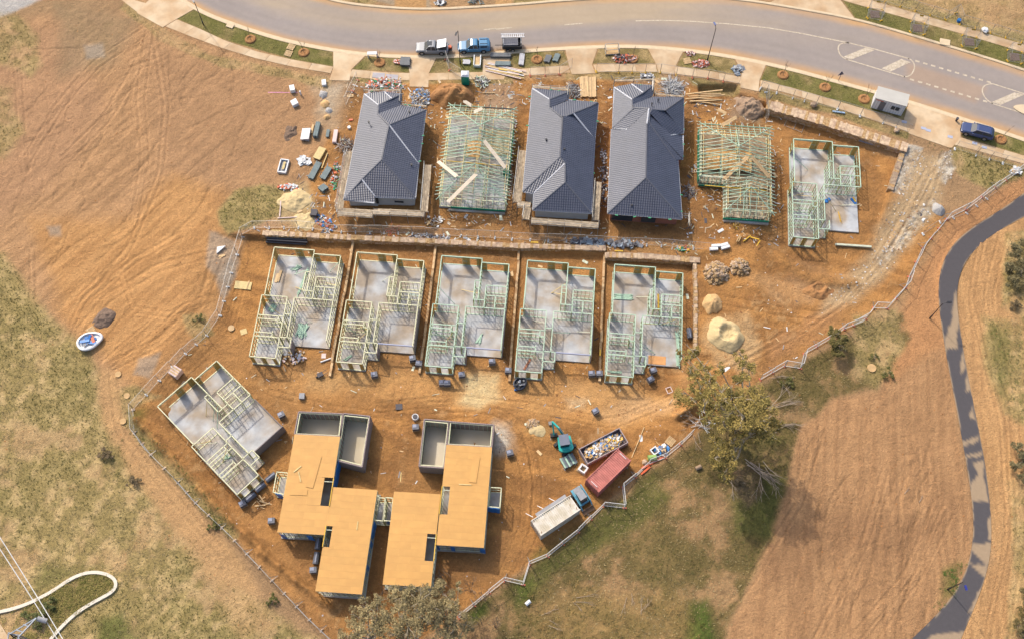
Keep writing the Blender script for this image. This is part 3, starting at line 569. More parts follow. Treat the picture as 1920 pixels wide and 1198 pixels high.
# raised pale island end at the right edge
isl = [W(*p, .1) for p in bez((1925, 197), (1895, 196), (1902, 204)) + bez((1902, 204), (1912, 213), (1930, 217)) + [(2060, 262), (2060, 238)]]
o = MB().prism(isl, -.05, .14).build('traffic_island', M_kerb); tag(o, 'pale concrete traffic island entering the road at the right edge', 'traffic island')
# bike path
M_bike = attr_mat('bike_path_asphalt', .85, ((2., .06), (16., .08)), ((30., .004),))
BL, BR = [smooth_line(smooth_line(up(q, 240), 240), 240) for q in (BIKE_L, BIKE_R)]
def bikecol(x, y, t):
    px, py = unW(x, y); c_ = np.tile(np.array(C(92, 88, 90)), (len(x), 1)); f = fbm(x, y, 1.2, 3, 3); s = np.zeros(len(x))
    for p in ([(1792, 545), (1800, 600), (1792, 650), (1775, 660), (1770, 640), (1785, 600)], [(1806, 655), (1812, 690), (1800, 700)], [(1814, 700), (1822, 730), (1811, 735)], [(1822, 760), (1830, 788), (1820, 785)], [(1802, 828), (1835, 818), (1836, 826), (1804, 836)], [(1806, 854), (1840, 845), (1841, 852), (1808, 862)],
              [(1825, 870), (1843, 860), (1852, 940), (1822, 940), (1820, 910), (1836, 890)], [(1822, 1018), (1862, 1016), (1858, 1060), (1842, 1052), (1820, 1030)], [(1820, 1058), (1852, 1058), (1850, 1085), (1838, 1075)], [(1845, 1100), (1830, 1140), (1815, 1150), (1830, 1110)], [(1745, 1192), (1815, 1180), (1800, 1300), (1600, 1300)], [(1858, 960), (1862, 1010), (1850, 1010), (1852, 980)]):
        s = np.maximum(s, sm(sdpoly(p, px + (f - .5) * 10, py + (f - .5) * 10, 12), -2.5, 2.5))
    ed = np.clip(sm(.08 - t, -.02, .06) + sm(t, .94, 1.0), 0, 1) * sm(f, .35, .6) * .8; s = np.clip(np.maximum(s * .85, ed), 0, 1)[:, None]; return c_ * (1 - s) + np.array(C(186, 160, 128)) * s
strip('bike_path', BL, BR, M_bike, nc=24, colf=bikecol, z=.02)

# ------------------------------------------------------------------ timber framed houses on slabs
STUD = MB().box(0, 0, 0, .045, .075, 2.36).mesh('stud', M_stud)
STUDG = MB().box(0, 0, 0, .045, .075, 2.36).mesh('stud', M_pineg)
def wall_frame(parent, x0, y0, x1, y1, mt, zb=.25, gaps=(), ply=(), stud=None, h=2.45, plymat=None, door=None, nog=True):
    L = math.hypot(x1 - x0, y1 - y0); a = math.atan2(y1 - y0, x1 - x0); mb = MB()
    mb.box(L / 2, 0, h - .09, L + .06, .115, .09)
    sp = [(0, L)] if not door else [(0, door[0]), (door[1], L)]
    for u, v in sp: mb.box((u + v) / 2, 0, 0, v - u, .12, .05)
    if nog:
        t = .3
        while t < L - .3:
            if not any(g[0] < t + .3 and t - .3 < g[1] for g in gaps) and not (door and door[0] < t < door[1]): mb.box(t, 0, 1.2 + .02 * math.sin(t * 9), .6, .06, .045)
            t += .6
    for g0, g1 in gaps: mb.box((g0 + g1) / 2, 0, h - .36, g1 - g0, .08, .2)
    o = mb.build('wall_frame', mt, parent, (x0, y0, zb), a)
    n = max(1, round(L / .6)); g2 = list(gaps) + ([door] if door else [])
    pos = [L * i / n for i in range(n + 1)] + [g for q in g2 for g in q]
    for t in pos:
        if any(g[0] + .05 < t < g[1] - .05 for g in g2): continue
        inst('stud', stud or STUD, o, (min(max(t, .03), L - .03), 0, .05))
    for p0, p1 in ply:
        MB().box((p0 + p1) / 2, .065, .06, p1 - p0, .012, h - .2).build('bracing_panel', plymat or M_ply, o)
    return o
PLAN = [  # x0,y0,x1,y1,(gaps),(ply),door ; x east, y south
    (0, 0, 5.75, 0, ((.3, 2.9), (3.95, 4.95)), ((2.95, 3.9), (4.98, 5.7)), None), (5.75, 0, 5.75, 6.4, (), ((.05, .7),), None), (5.75, .6, 9.6, .6, ((.7, 3.1),), ((.05, .65), (3.15, 3.8)), None),
    (9.6, .6, 9.6, 7.6, (), (), None), (9.6, 7.6, 9.6, 13.65, (), (), None), (4.2, 7.6, 9.6, 7.6, (), (), None), (4.2, 7.6, 4.2, 13.65, (), (), None),
    (4.2, 13.65, 4.8, 13.65, (), (), None), (4.8, 13.65, 4.8, 15.1, (), (), None), (3.2, 15.1, 4.8, 15.1, (), (), (.3, 1.3)),
    (0, 0, 0, 7.6, ((1.2, 4.8),), ((.1, 1.1), (6.4, 7.5)), None), (-.38, 7.6, -.38, 16.8, ((1.0, 2.4),), ((.1, .9),), None), (-.38, 7.6, 3.2, 7.6, (), (), None),
    (3.2, 7.6, 3.2, 16.8, (), (), (2.0, 2.9)), (-.38, 16.8, 3.2, 16.8, ((.5, 1.45), (2.1, 3.1)), ((.04, .46), (1.5, 2.05), (3.12, 3.5)), None),
    (-.38, 10.6, 3.2, 10.6, (), (), None), (-.38, 11.15, 2.55, 11.15, (), (), None), (2.55, 10.6, 2.55, 11.5, (), (), None), (2.55, 11.5, 3.2, 11.5, (), (), None),
    (-.38, 13.15, 2.1, 13.15, (), (), None), (2.1, 12.9, 2.1, 13.7, (), (), None), (-.38, 13.75, 3.2, 13.75, (), (), (2.2, 3.0)),
    (5.1, 3.5, 5.1, 6.5, (), (), None), (5.1, 3.5, 5.75, 3.5, (), (), None), (5.1, 6.45, 6.7, 6.45, (), (), None),
    (6.7, 4.15, 9.6, 4.15, (), (), None), (6.7, 4.15, 6.7, 7.6, (), (), (2.2, 3.0)), (6.7, 5.7, 9.6, 5.7, (), (), None), (8.15, 5.7, 8.15, 7.6, (), (), None),
    (3.2, 10.2, 4.2, 10.2, (), (), (.1, .9)), (3.2, 13.65, 4.2, 13.65, (), (), (.1, .9)),
]
FOOT = [(-.08, -.08), (5.85, -.08), (5.85, .5), (9.72, .5), (9.72, 13.8), (4.92, 13.8), (4.92, 15.2), (3.32, 15.2), (3.32, 16.92), (-.5, 16.92), (-.5, 7.5), (-.08, 7.5)]
def frame_house(name, label, px, rz, plate, clad=(), lintel=True, skip=(), zg=None, stud=None, sc=1.0):
    x, y = W(px[0], px[1], ZL + .25 + 2.45); r = thing(name, label, 'house frame', (x, y, ZL), rz, 'new houses at wall frame stage on concrete slabs'); r.scale = (sc, sc, 1)
    MB().prism([(a, -b) for a, b in FOOT], -.25, .25).build('slab', M_conc, r)
    for i, (x0, y0, x1, y1, g, p, d) in enumerate(PLAN):
        if i in skip: continue
        wall_frame(r, x0, -y0, x1, -y1, plate, gaps=g, ply=p, door=d, stud=stud)
    rs = random.Random(int(px[0]))
    for i in range(rs.randint(5, 8)):
        x0 = rs.choice((.2, 5.5, 9.4, 4.4, -.2, 3.0)); y0 = rs.uniform(1.5, 12.5) if x0 in (9.4, .2) else rs.uniform(2, 6) if x0 == 5.5 else rs.uniform(8.5, 12.5); a = rs.uniform(-.7, .7) + (PI if x0 in (5.5, 9.4, 3.0) else 0); l = rs.uniform(1.4, 2.6)
        MB().beam((x0, -y0, 2.5 * rs.choice((1, .6))), (x0 + l * math.cos(a), -y0 + l * math.sin(a), .28), .07, .045).build('brace', [M_piney, M_pine, M_pineg][i % 3], r)
    if lintel:
        mb = MB().beam((4.8, -13.65, 2.55), (9.55, -13.65, 2.55), .14, .22); o = mb.build('garage_beam', mat('blue_grey_beam', C(170, 175, 200), .5, .1), r)
    for (x0, y0, x1, y1, z1, m) in clad:
        o = MB().beam((x0, -y0, z1 / 2 + .05), (x1, -y1, z1 / 2 + .05), .11, z1).build('brick_cladding', m, r)
    return r
M_plate_y = mat('pale_yellow_plate', C(238, 234, 192), .7, .12, 2); M_plate_g = mat('pale_green_plate', C(202, 226, 198), .7, .12, 2)
E1 = [(9.75, 7.8, 9.75, 13.75, 2.3, M_brick), (4.87, 13.8, 4.87, 15.1, 2.3, M_brick)]
A48 = math.radians(-4.8)
frame_house('frame_house', 'westernmost frame house of the middle row, green offcuts piled in its garage', (514.3, 463.4), A48, M_plate_y, E1[1:], lintel=False)
frame_house('frame_house', 'frame house second from the west in the middle row, pale plates', (669.5, 472.7), A48, M_plate_y, E1)
frame_house('frame_house', 'timber frame house in the middle of the five row with clean grey slab', (828.3, 479.3), A48, M_plate_g, E1)
frame_house('frame_house', 'frame house with a dark stained slab and a brown board in the front room', (989.3, 488), A48, M_plate_g, E1)
frame_house('frame_house', 'easternmost frame house of the middle row, orange sheet on its garage slab', (1152.6, 495.6), A48, M_plate_g, (), lintel=False)
frame_house('frame_house', 'timber frame house beside the gravel haul track with a blue grey bare garage slab', (1488, 260.5), math.radians(-5.2), M_plate_g, (), lintel=False, skip=(3 + 1, 7))
a_, b_ = W(295, 761.4, 1.9), W(360, 705.6, 1.9)
frame_house('frame_house', 'timber frame house turned diagonally at the south west corner with dark brick garage side', (295, 761.4), math.atan2(b_[1] - a_[1], b_[0] - a_[0]), M_plate_y, [(9.75, 7.6, 9.75, 13.75, .5, M_brick), (4.85, 13.85, 9.75, 13.85, 2.2, M_brick)], lintel=False, skip=(4,))
# braces lying over frames: long temporary props on the slabs
def sticks(name, label, cat, px, n, L, w, cols, spread, ang, dz=0, group=None, jit=8, hgt0=None):
    c = Vector((*W(px[0], px[1], dz), dz)) if dz else G(px[0], px[1]); r = thing(name, label, cat, (c.x, c.y, dz if dz else float(gz(c.x, c.y))), math.radians(ang), group)
    for i in range(n):
        mb = MB(); l = L * random.uniform(.75, 1.1); mb.box(0, 0, 0, l, w, .05)
        o = mb.build('board', cols[i % len(cols)], r); k = i % max(1, int(n / 2.2) + 1)
        o.location = (random.uniform(-.2, .2), (k - n / 4.4) * spread, .02 + .055 * (i // max(1, int(n / 2.2) + 1)) + .003 * k); o.rotation_euler = (0, 0, math.radians(random.uniform(-jit, jit)))
    return r
SZ = ZL + .27
for nm, lb, p, n, L, w_, c_, sp, an, jt in (
    ('timber_bundle', 'pile of green treated timber offcuts fanned out on the westernmost garage slab', (565, 620), 26, 2.0, .1, [M_pineg], .1, 80, 22),
    ('timber_bundle', 'small heap of green offcuts in the front room of the westernmost frame house', (511, 578), 16, 1.1, .12, [M_pineg], .1, 70, 20),
    ('timber_bundle', 'green timber lengths beside the living room wall of the westernmost frame house', (567, 530), 6, 4.5, .09, [M_pineg], .12, 76, 2),
    ('timber_bundle', 'scattered green offcuts near the north wall of the westernmost frame house', (556, 503), 9, 1.2, .09, [M_pineg], .14, 55, 35),
    ('timber_sheet', 'orange timber pieces leaning by the west wall of the westernmost frame house', (521, 520), 3, 1.9, .35, [M_plank], .3, 80, 4),
    ('timber_bundle', 'few green offcuts in the middle house garage', (899, 636), 9, 1.5, .09, [M_pineg], .09, 75, 25),
    ('timber_board', 'brown board lying in the front room of the fourth frame house', (988, 682), 1, 1.9, .32, [mat('brown_board', C(178, 120, 90), .8)], .3, 60, 1),
    ('timber_bundle', 'stack of green timber lengths on the living room slab of the easternmost frame house', (1168, 557), 12, 2.5, .12, [M_pineg], .14, -4, 3),
    ('timber_bundle', 'long green timber strips along the east wall of the easternmost garage', (1270, 640), 5, 3.0, .11, [M_pineg], .14, 92, 2),
    ('timber_bundle', 'second set of green timber strips near the tree in the easternmost garage', (1270, 674), 5, 2.2, .12, [M_pineg], .15, 92, 3),
    ('yellow_board', 'yellow laminated board on the slab of the easternmost frame house', (1233.5, 569), 1, 3.2, .25, [M_yel], .3, 87, 1),
    ('timber_bundle', 'loose green pieces in the front room of the easternmost frame house', (1153, 697), 6, 1.8, .08, [M_pineg], .09, -6, 6),
    ('timber_bundle', 'orange lengths beside the hall of the frame house by the gravel track', (1574, 408), 4, 1.8, .1, [M_plank, M_yel], .13, 95, 3),
    ('timber_bundle', 'small heap of offcuts inside the diagonal frame house', (425, 857), 8, .8, .09, [M_pineg], .08, 30, 50),
    ('timber_bundle', 'two green offcuts in the front room of the second frame house', (652, 670), 4, 1.3, .07, [M_pineg], .2, 40, 12)):
    sticks(nm, lb, 'timber', p, n, L, w_, c_, sp, an, SZ, jit=jt)
def slab_board(px, sx, sy, ang, m, name, label, cat, dz=SZ, th=.03):
    x, y = W(px[0], px[1], dz); o = MB().box(0, 0, 0, sx, sy, th).build(name, m, None, (x, y, dz), math.radians(ang)); return tag(o, label, cat)
slab_board((1232, 675), 2.4, 1.25, -5, mat('orange_ply', C(228, 165, 100), .7), 'ply_sheet', 'orange plywood sheet at the door of the easternmost garage', 'plywood')
# ------------------------------------------------------------------ tiled roof houses
M_tile = mat('slate_grey_tile', (.046, .052, .078), .42, .14, .7, bump=.004, bsc=30); M_tile.node_tree.nodes['Principled BSDF'].inputs['Specular IOR Level'].default_value = .68; M_cap = mat('ridge_cap_tile', (.09, .092, .11), .5, .1, 3); M_capw = mat('pale_mortared_cap', C(215, 215, 220), .6, .1, 3)
M_under = mat('roof_underlay', (.03, .03, .035), .9, 0); M_gut = mat('gutter_metal', C(195, 198, 205), .4, .05, 2); M_wallw = mat('pale_render_wall', C(205, 205, 205), .8, .1, 1)
def clip(poly, ax, lim, keep_gt):
    out = []; n = len(poly)
    for i in range(n):
        a, b = poly[i], poly[(i + 1) % n]; ia, ib = (a[ax] >= lim) == keep_gt, (b[ax] >= lim) == keep_gt
        if ia: out.append(a)
        if ia != ib:
            t = (lim - a[ax]) / (b[ax] - a[ax]); out.append((a[0] + t * (b[0] - a[0]), a[1] + t * (b[1] - a[1])))
    return out
def tile_plane(mb, und, V):
    V = [Vector(v) for v in V]; n = Vector((0, 0, 0)); c = sum(V, Vector()) / len(V)
    for i in range(len(V)): n += (V[i] - c).cross(V[(i + 1) % len(V)] - c)
    n.normalize()
    if n.z < 0: n = -n; V = V[::-1]
    h = n.cross(Vector((0, 0, 1))).normalized(); s = h.cross(n); s = s if s.z > 0 else -s
    P = [((v - c).dot(h), (v - c).dot(s)) for v in V]; s0 = min(p[1] for p in P); s1 = max(p[1] for p in P); h0 = min(p[0] for p in P); h1 = max(p[0] for p in P)
    if (h.cross(s)).dot(n) < 0: flip = True
    else: flip = False
    und.add([v - n * ((v - c).dot(n) + .05) for v in V], [tuple(range(len(V)))])
    CH, CW = .36, .165; k = 0
    while s0 + k * CH < s1:
        a = s0 + k * CH; b = a + CH; row = clip(clip(P, 1, a, True), 1, b, False)
        if len(row) > 2:
            hh0 = min(p[0] for p in row); hh1 = max(p[0] for p in row); j = math.floor((hh0 - h0) / CW)
            while h0 + j * CW < hh1:
                u = h0 + j * CW; q = clip(clip(row, 0, u, True), 0, u + CW, False)
                if len(q) > 2:
                    vs = []
                    for (x, y) in q:
                        f = (x - u) / CW; roll = (f if j % 2 == 0 else 1 - f) * .032
                        vs.append(c + h * x + s * y + n * (.055 * (1 - (y - a) / CH) + roll + .012 * ((j * 7 + k * 13) % 5) / 5))
                    fl = list(range(len(vs))); mb.add(vs, [fl[::-1] if flip else fl])
                j += 1
        k += 1
def roof_pt(p, z): x, y = W(p[0], p[1], z); return (x, y, z)
def tiled_house(label, base_px, planes, Z, caps, wallpoly, gutters, vents, wm, zwall=2.75, battens=()):
    bx, by = W(*base_px); r = thing('tiled_house', label, 'house', (bx, by, 0), 0, 'brick houses with finished tiled roofs'); o3 = Vector((bx, by, 0))
    pt = {k: Vector(roof_pt(v[:2], v[2])) - o3 for k, v in Z.items()}
    for names in planes:
        mb, und = MB(), MB(); tile_plane(mb, und, [pt[c_] for c_ in names.split()]); o = mb.build('roof_tiles', M_tile, r); o['kind'] = 'stuff'
        und.build('roof_underlay', M_under, o)
    for a, b, mk in caps:
        mb = MB(); A, B = pt[a], pt[b]; L = (B - A).length; n = max(1, int(L / .42)); d = (B - A).normalized(); sd_ = d.cross(Vector((0, 0, 1))).normalized()
        for i in range(n):
            p = A + (B - A) * (i / n); q = A + (B - A) * ((i + 1) / n); u = Vector((0, 0, 1)); l1 = .13; vs = []
            for e, lift in ((p, .09), (q, .065)): vs += [e + sd_ * l1 + u * (lift - .06), e + sd_ * .06 + u * (lift + .03), e - sd_ * .06 + u * (lift + .03), e - sd_ * l1 + u * (lift - .06)]
            mb.add(vs, [(0, 1, 5, 4), (1, 2, 6, 5), (2, 3, 7, 6), (0, 3, 2, 1), (4, 5, 6, 7)])
        mb.build('ridge_cap', M_capw if mk else M_cap, r)
    for a, b in gutters:
        A, B = pt[a], pt[b]; mb = MB().beam(A + Vector((0, 0, -.05)), B + Vector((0, 0, -.05)), .16, .13); mb.build('gutter', M_gut, r)
    P = [roof_pt(p, zwall) for p in wallpoly]; mb = MB().prism([(p[0] - bx, p[1] - by) for p in P], -.1, zwall - .05); wall = mb.build('wall', wm, r)
    for (px, py, z) in vents:
        x, y, z = roof_pt((px, py), z); MB().tube((x - bx, y - by, z - .1), (x - bx, y - by, z + .45), .08).tube((x - bx, y - by, z + .4), (x - bx, y - by, z + .5), .16).build('roof_vent', M_lamp, r)
    return r, o3
def openings(r, o3, items):
    for (p, q, z0, z1, kind) in items:     # on a wall between two pixel points at height z
        a = Vector((*W(p[0], p[1], z0), 0)) - o3; b = Vector((*W(q[0], q[1], z0), 0)) - o3; d = (b - a); L = d.length; an = math.atan2(d.y, d.x); m = (a + b) / 2
        f = MB().box(0, 0, z0, L, .08, z1 - z0).build('window', M_lamp, r, (m.x, m.y, 0), an); MB().box(0, 0, z0 + .05, L - .12, .12, z1 - z0 - .1).build('pane', M_glass, f)
Z1 = dict(a=(683, 177, 2.9), b=(720, 173, 2.9), c=(735, 186, 3.5), d=(754, 177, 2.9), e=(709.5, 198, 3.9), f=(708.7, 215, 4.0), g=(750, 198, 2.9), h=(729.6, 235, 4.9), i=(799, 207, 2.9), j=(785, 308.5, 2.9), k=(716, 300, 4.8), l=(778.8, 373, 2.9), m=(678.7, 337, 3.75), n=(703.7, 370, 2.9), o=(702, 381, 2.9), p=(644.5, 375, 2.9), n2=(703.4, 371, 2.85))
r1, o1 = tiled_house('westernmost slate tiled house with scaffold on its west, south and east sides', (715, 300), ['a e f h k m p', 'a b c e', 'b d c', 'e c d g f', 'f g i h', 'h i j', 'h j l k', 'k l n m', 'm n o p'], Z1,
    [('a', 'e', 1), ('e', 'c', 0), ('c', 'd', 0), ('b', 'c', 1), ('f', 'h', 0), ('h', 'i', 0), ('h', 'j', 1), ('h', 'k', 0), ('k', 'l', 0), ('k', 'm', 0), ('m', 'p', 0), ('m', 'n', 1), ('e', 'f', 0)],
    [(688, 181), (750, 181), (750, 200), (795, 210), (781, 309), (775, 368), (706, 366), (704, 368), (652, 368)],
    [('a', 'p'), ('p', 'o'), ('n', 'l'), ('l', 'j'), ('j', 'i'), ('i', 'g'), ('a', 'b'), ('b', 'd')], [(692, 232, 4.0), (768, 213, 3.3), (772, 312, 3.2)], M_wallw)
openings(r1, o1, [((706, 382), (711, 382), .9, 2.3, 0), ((740, 380), (757, 381), 1.9, 2.3, 0)])
Z2 = dict(a=(998, 166.5, 2.9), b=(1066.9, 173, 2.9), c=(1065.6, 187.5, 2.9), d=(1030.5, 187.5, 3.95), e=(1030.5, 203, 4.0), f=(1054.8, 221.4, 4.95), g=(1075.3, 213, 4.95), h=(1121.8, 194.8, 2.9), i=(1115.3, 262.6, 2.9), j=(1050, 295, 4.95), k=(1059.6, 307, 4.8), l=(1059.6, 342.5, 4.8), m=(1108.7, 400.5, 2.9), n=(999, 394.5, 2.9), o=(1001, 363, 2.95), p=(980.4, 360, 2.9))
r2, o2 = tiled_house('middle slate tiled house with the brightest corrugated looking west roof slope', (1050, 300), ['a d e f j p', 'a b d', 'd b c e', 'e c h g f', 'g h i', 'f g i m l k j', 'j k o p', 'k l n o', 'l m n'], Z2,
    [('a', 'd', 1), ('d', 'b', 0), ('e', 'f', 0), ('f', 'g', 0), ('g', 'h', 0), ('g', 'i', 1), ('f', 'j', 0), ('j', 'p', 0), ('k', 'o', 1), ('k', 'l', 0), ('l', 'm', 0), ('l', 'n', 0), ('d', 'e', 0), ('j', 'k', 0)],
    [(1003, 171), (1062, 176), (1062, 190), (1117, 198), (1111, 262), (1104, 394), (1004, 389), (1004, 366), (986, 358)],
    [('a', 'p'), ('o', 'n'), ('n', 'm'), ('m', 'i'), ('i', 'h'), ('h', 'c'), ('a', 'b'), ('p', 'o')], [(1024, 265, 3.9), (1058, 283, 4.6)], M_wallw)
Z3 = dict(a=(1151.5, 164.5, 2.9), b=(1184, 158.5, 2.9), c=(1206, 175, 3.7), d=(1224.6, 161, 2.9), e=(1185.4, 187.5, 4.1), f=(1185.4, 199.6, 4.1), g=(1224, 181, 3.0), h=(1189, 203, 4.5), i=(1216.8, 204.5, 5.2), i2=(1222, 206, 5.2), j=(1247, 208, 5.0), k=(1281.7, 184, 2.9), l=(1176, 243, 3.95), m=(1148.6, 240.8, 3.1), n=(1257, 254, 3.7), o=(1281.5, 250, 3.0), p=(1218, 213, 5.15),
    q=(1217, 231, 5.0), r=(1213, 233, 5.1), s=(1210.8, 334, 5.15), t=(1139.4, 400.5, 2.9), u=(1146.6, 243, 2.9), v=(1175, 243, 3.85), w=(1278.6, 411.4, 2.9), x=(1271, 301, 3.0), y=(1266, 301, 3.2), z=(1280, 300, 2.95), A=(1256, 255, 3.4), B=(1281, 254, 2.95))
r3, o3_ = tiled_house('easternmost slate tiled house with stepped dark roof slopes and a brown brick south wall', (1210, 300), ['a e f h m', 'a b c e', 'b d c', 'e c d g f', 'h i l m', 'f g k j i h', 'j k o', 'i2 j o n p', 'u v i r s t', 'p A B z q', 'q z y r', 'r x w s', 's w t'], Z3,
    [('a', 'e', 1), ('e', 'c', 0), ('c', 'd', 0), ('b', 'c', 1), ('h', 'i', 0), ('i2', 'j', 0), ('j', 'k', 0), ('i2', 'p', 0), ('r', 's', 0), ('s', 't', 0), ('s', 'w', 0), ('f', 'h', 0), ('i', 'r', 1), ('m', 'h', 0), ('p', 'q', 0), ('q', 'y', 0), ('e', 'f', 0)],
    [(1156, 169), (1220, 166), (1220, 184), (1277, 188), (1277, 300), (1268, 301), (1272, 404), (1146, 395), (1150, 245)],
    [('a', 'm'), ('u', 't'), ('t', 'w'), ('w', 'x'), ('o', 'k'), ('z', 'B'), ('m', 'l'), ('n', 'o'), ('b', 'd')], [(1234, 190, 3.9), (1222, 198, 4.6), (1184, 388, 3.2)], M_redbrick)
openings(r3, o3_, [((1201, 416), (1228, 418), .9, 2.1, 0), ((1145, 412), (1186, 415), .1, 2.1, 0)])
# green sarking clips along the eaves
for (rr, oo, lst) in ((r1, o1, [(706, 178), (715, 180), (760, 197), (768, 198), (795, 225), (793, 255), (791, 270), (787, 303), (684, 222), (670, 300)]), (r2, o2, [(1033, 169), (1048, 171), (1077, 188), (1109, 191), (1120, 228), (1113, 295), (1112, 325), (993, 182), (989, 236)]), (r3, o3_, [(1202, 160), (1222, 177), (1268, 185), (1281, 198), (1281, 243), (1281, 271), (1280, 294), (1270, 316), (1277, 366), (1277, 397), (1156, 404), (1190, 407), (1218, 409), (1256, 412)])):
    for p in lst:
        x, y = W(*p, 2.95); MB().box(x - oo.x, y - oo.y, 2.93, .42, .14, .06, random.uniform(-.3, .3)).build('roof_clip', M_litter[6], rr)
# ------------------------------------------------------------------ scaffolds
PLK = MB().box(1.2, 0, 0, 2.38, .215, .045).mesh('scaffold_board', M_scaf)
def scaffold(label, runs, rails=True, z=2.15):
    c = W(*runs[0][0], z); r = thing('scaffold', label, 'scaffold', (c[0], c[1], 0), 0, 'scaffolds round the tiled houses')
    for (p, q, nb) in runs:
        a = Vector((*W(*p, z), z)) - Vector((c[0], c[1], 0)); b = Vector((*W(*q, z), z)) - Vector((c[0], c[1], 0)); d = b - a; L = d.length; an = math.atan2(d.y, d.x); nb_ = max(1, round(L / 2.4)); sx = L / nb_ / 2.4; u = d.normalized(); nrm = Vector((-u.y, u.x, 0))
        for i in range(nb_):
            for k in range(nb):
                inst('scaffold_board', PLK, r, a + u * (i * L / nb_) + nrm * (k * .235 - (nb - 1) * .1175) + Vector((0, 0, random.uniform(0, .03))), (0, 0, an + random.uniform(-.01, .01)), (sx, 1, 1))
        wd = nb * .235 / 2 + .08
        for i in range(nb_ + 1):
            t = a + u * (i * L / nb_); mb = MB()
            for s in (-1, 1): e = t + nrm * wd * s; mb.tube((e.x, e.y, -.2 - a.z * 0), (e.x, e.y, z + (1.05 if s < 0 or not rails else .1)), .035, n=6)
            mb.tube(t - nrm * wd + Vector((0, 0, -.08)), t + nrm * wd + Vector((0, 0, -.08)), .03, n=5); mb.build('standard', M_steel, r)
        if rails:
            mb = MB()
            for hh in (.5, 1.0): mb.tube(a - nrm * wd + Vector((0, 0, hh)), b - nrm * wd + Vector((0, 0, hh)), .028, n=5)
            mb.tube(a - nrm * wd + Vector((0, 0, -.05)), b - nrm * wd + Vector((0, 0, -.05)), .03, n=5); mb.build('guard_rail', M_steel, r)
    return r
scaffold('plank scaffold wrapping the westernmost tiled house', [((655, 285), (637, 394), 4), ((634, 397), (700, 401), 5), ((700, 397), (796, 401), 4), ((803, 310), (796, 398), 4)])
scaffold('plank scaffold at the west and south of the middle tiled house', [((981, 283), (970, 380), 5), ((970, 383), (995, 385), 4), ((990, 390), (986, 412), 4), ((996, 414), (1122, 423), 4), ((1122, 342), (1117, 414), 4)])
scaffold('bare scaffold rails across the north of the westernmost tiled house', [((682, 170), (752, 170), 1), ((754, 176), (752, 196), 1), ((754, 197), (800, 200), 1)], z=2.6)
scaffold('bare scaffold rails across the north of the middle tiled house', [((998, 163), (1066, 168), 2), ((1068, 168), (1066, 186), 1)], z=2.6)
scaffold('bare scaffold rails across the north of the easternmost tiled house', [((1152, 152), (1224, 150), 1), ((1226, 150), (1225, 176), 1), ((1228, 177), (1282, 182), 1)], z=2.6)
scaffold('narrow steel scaffold bay at the south east corner of the easternmost tiled house', [((1278, 405), (1292, 406), 1), ((1293, 405), (1293, 424), 1)], z=1.0)
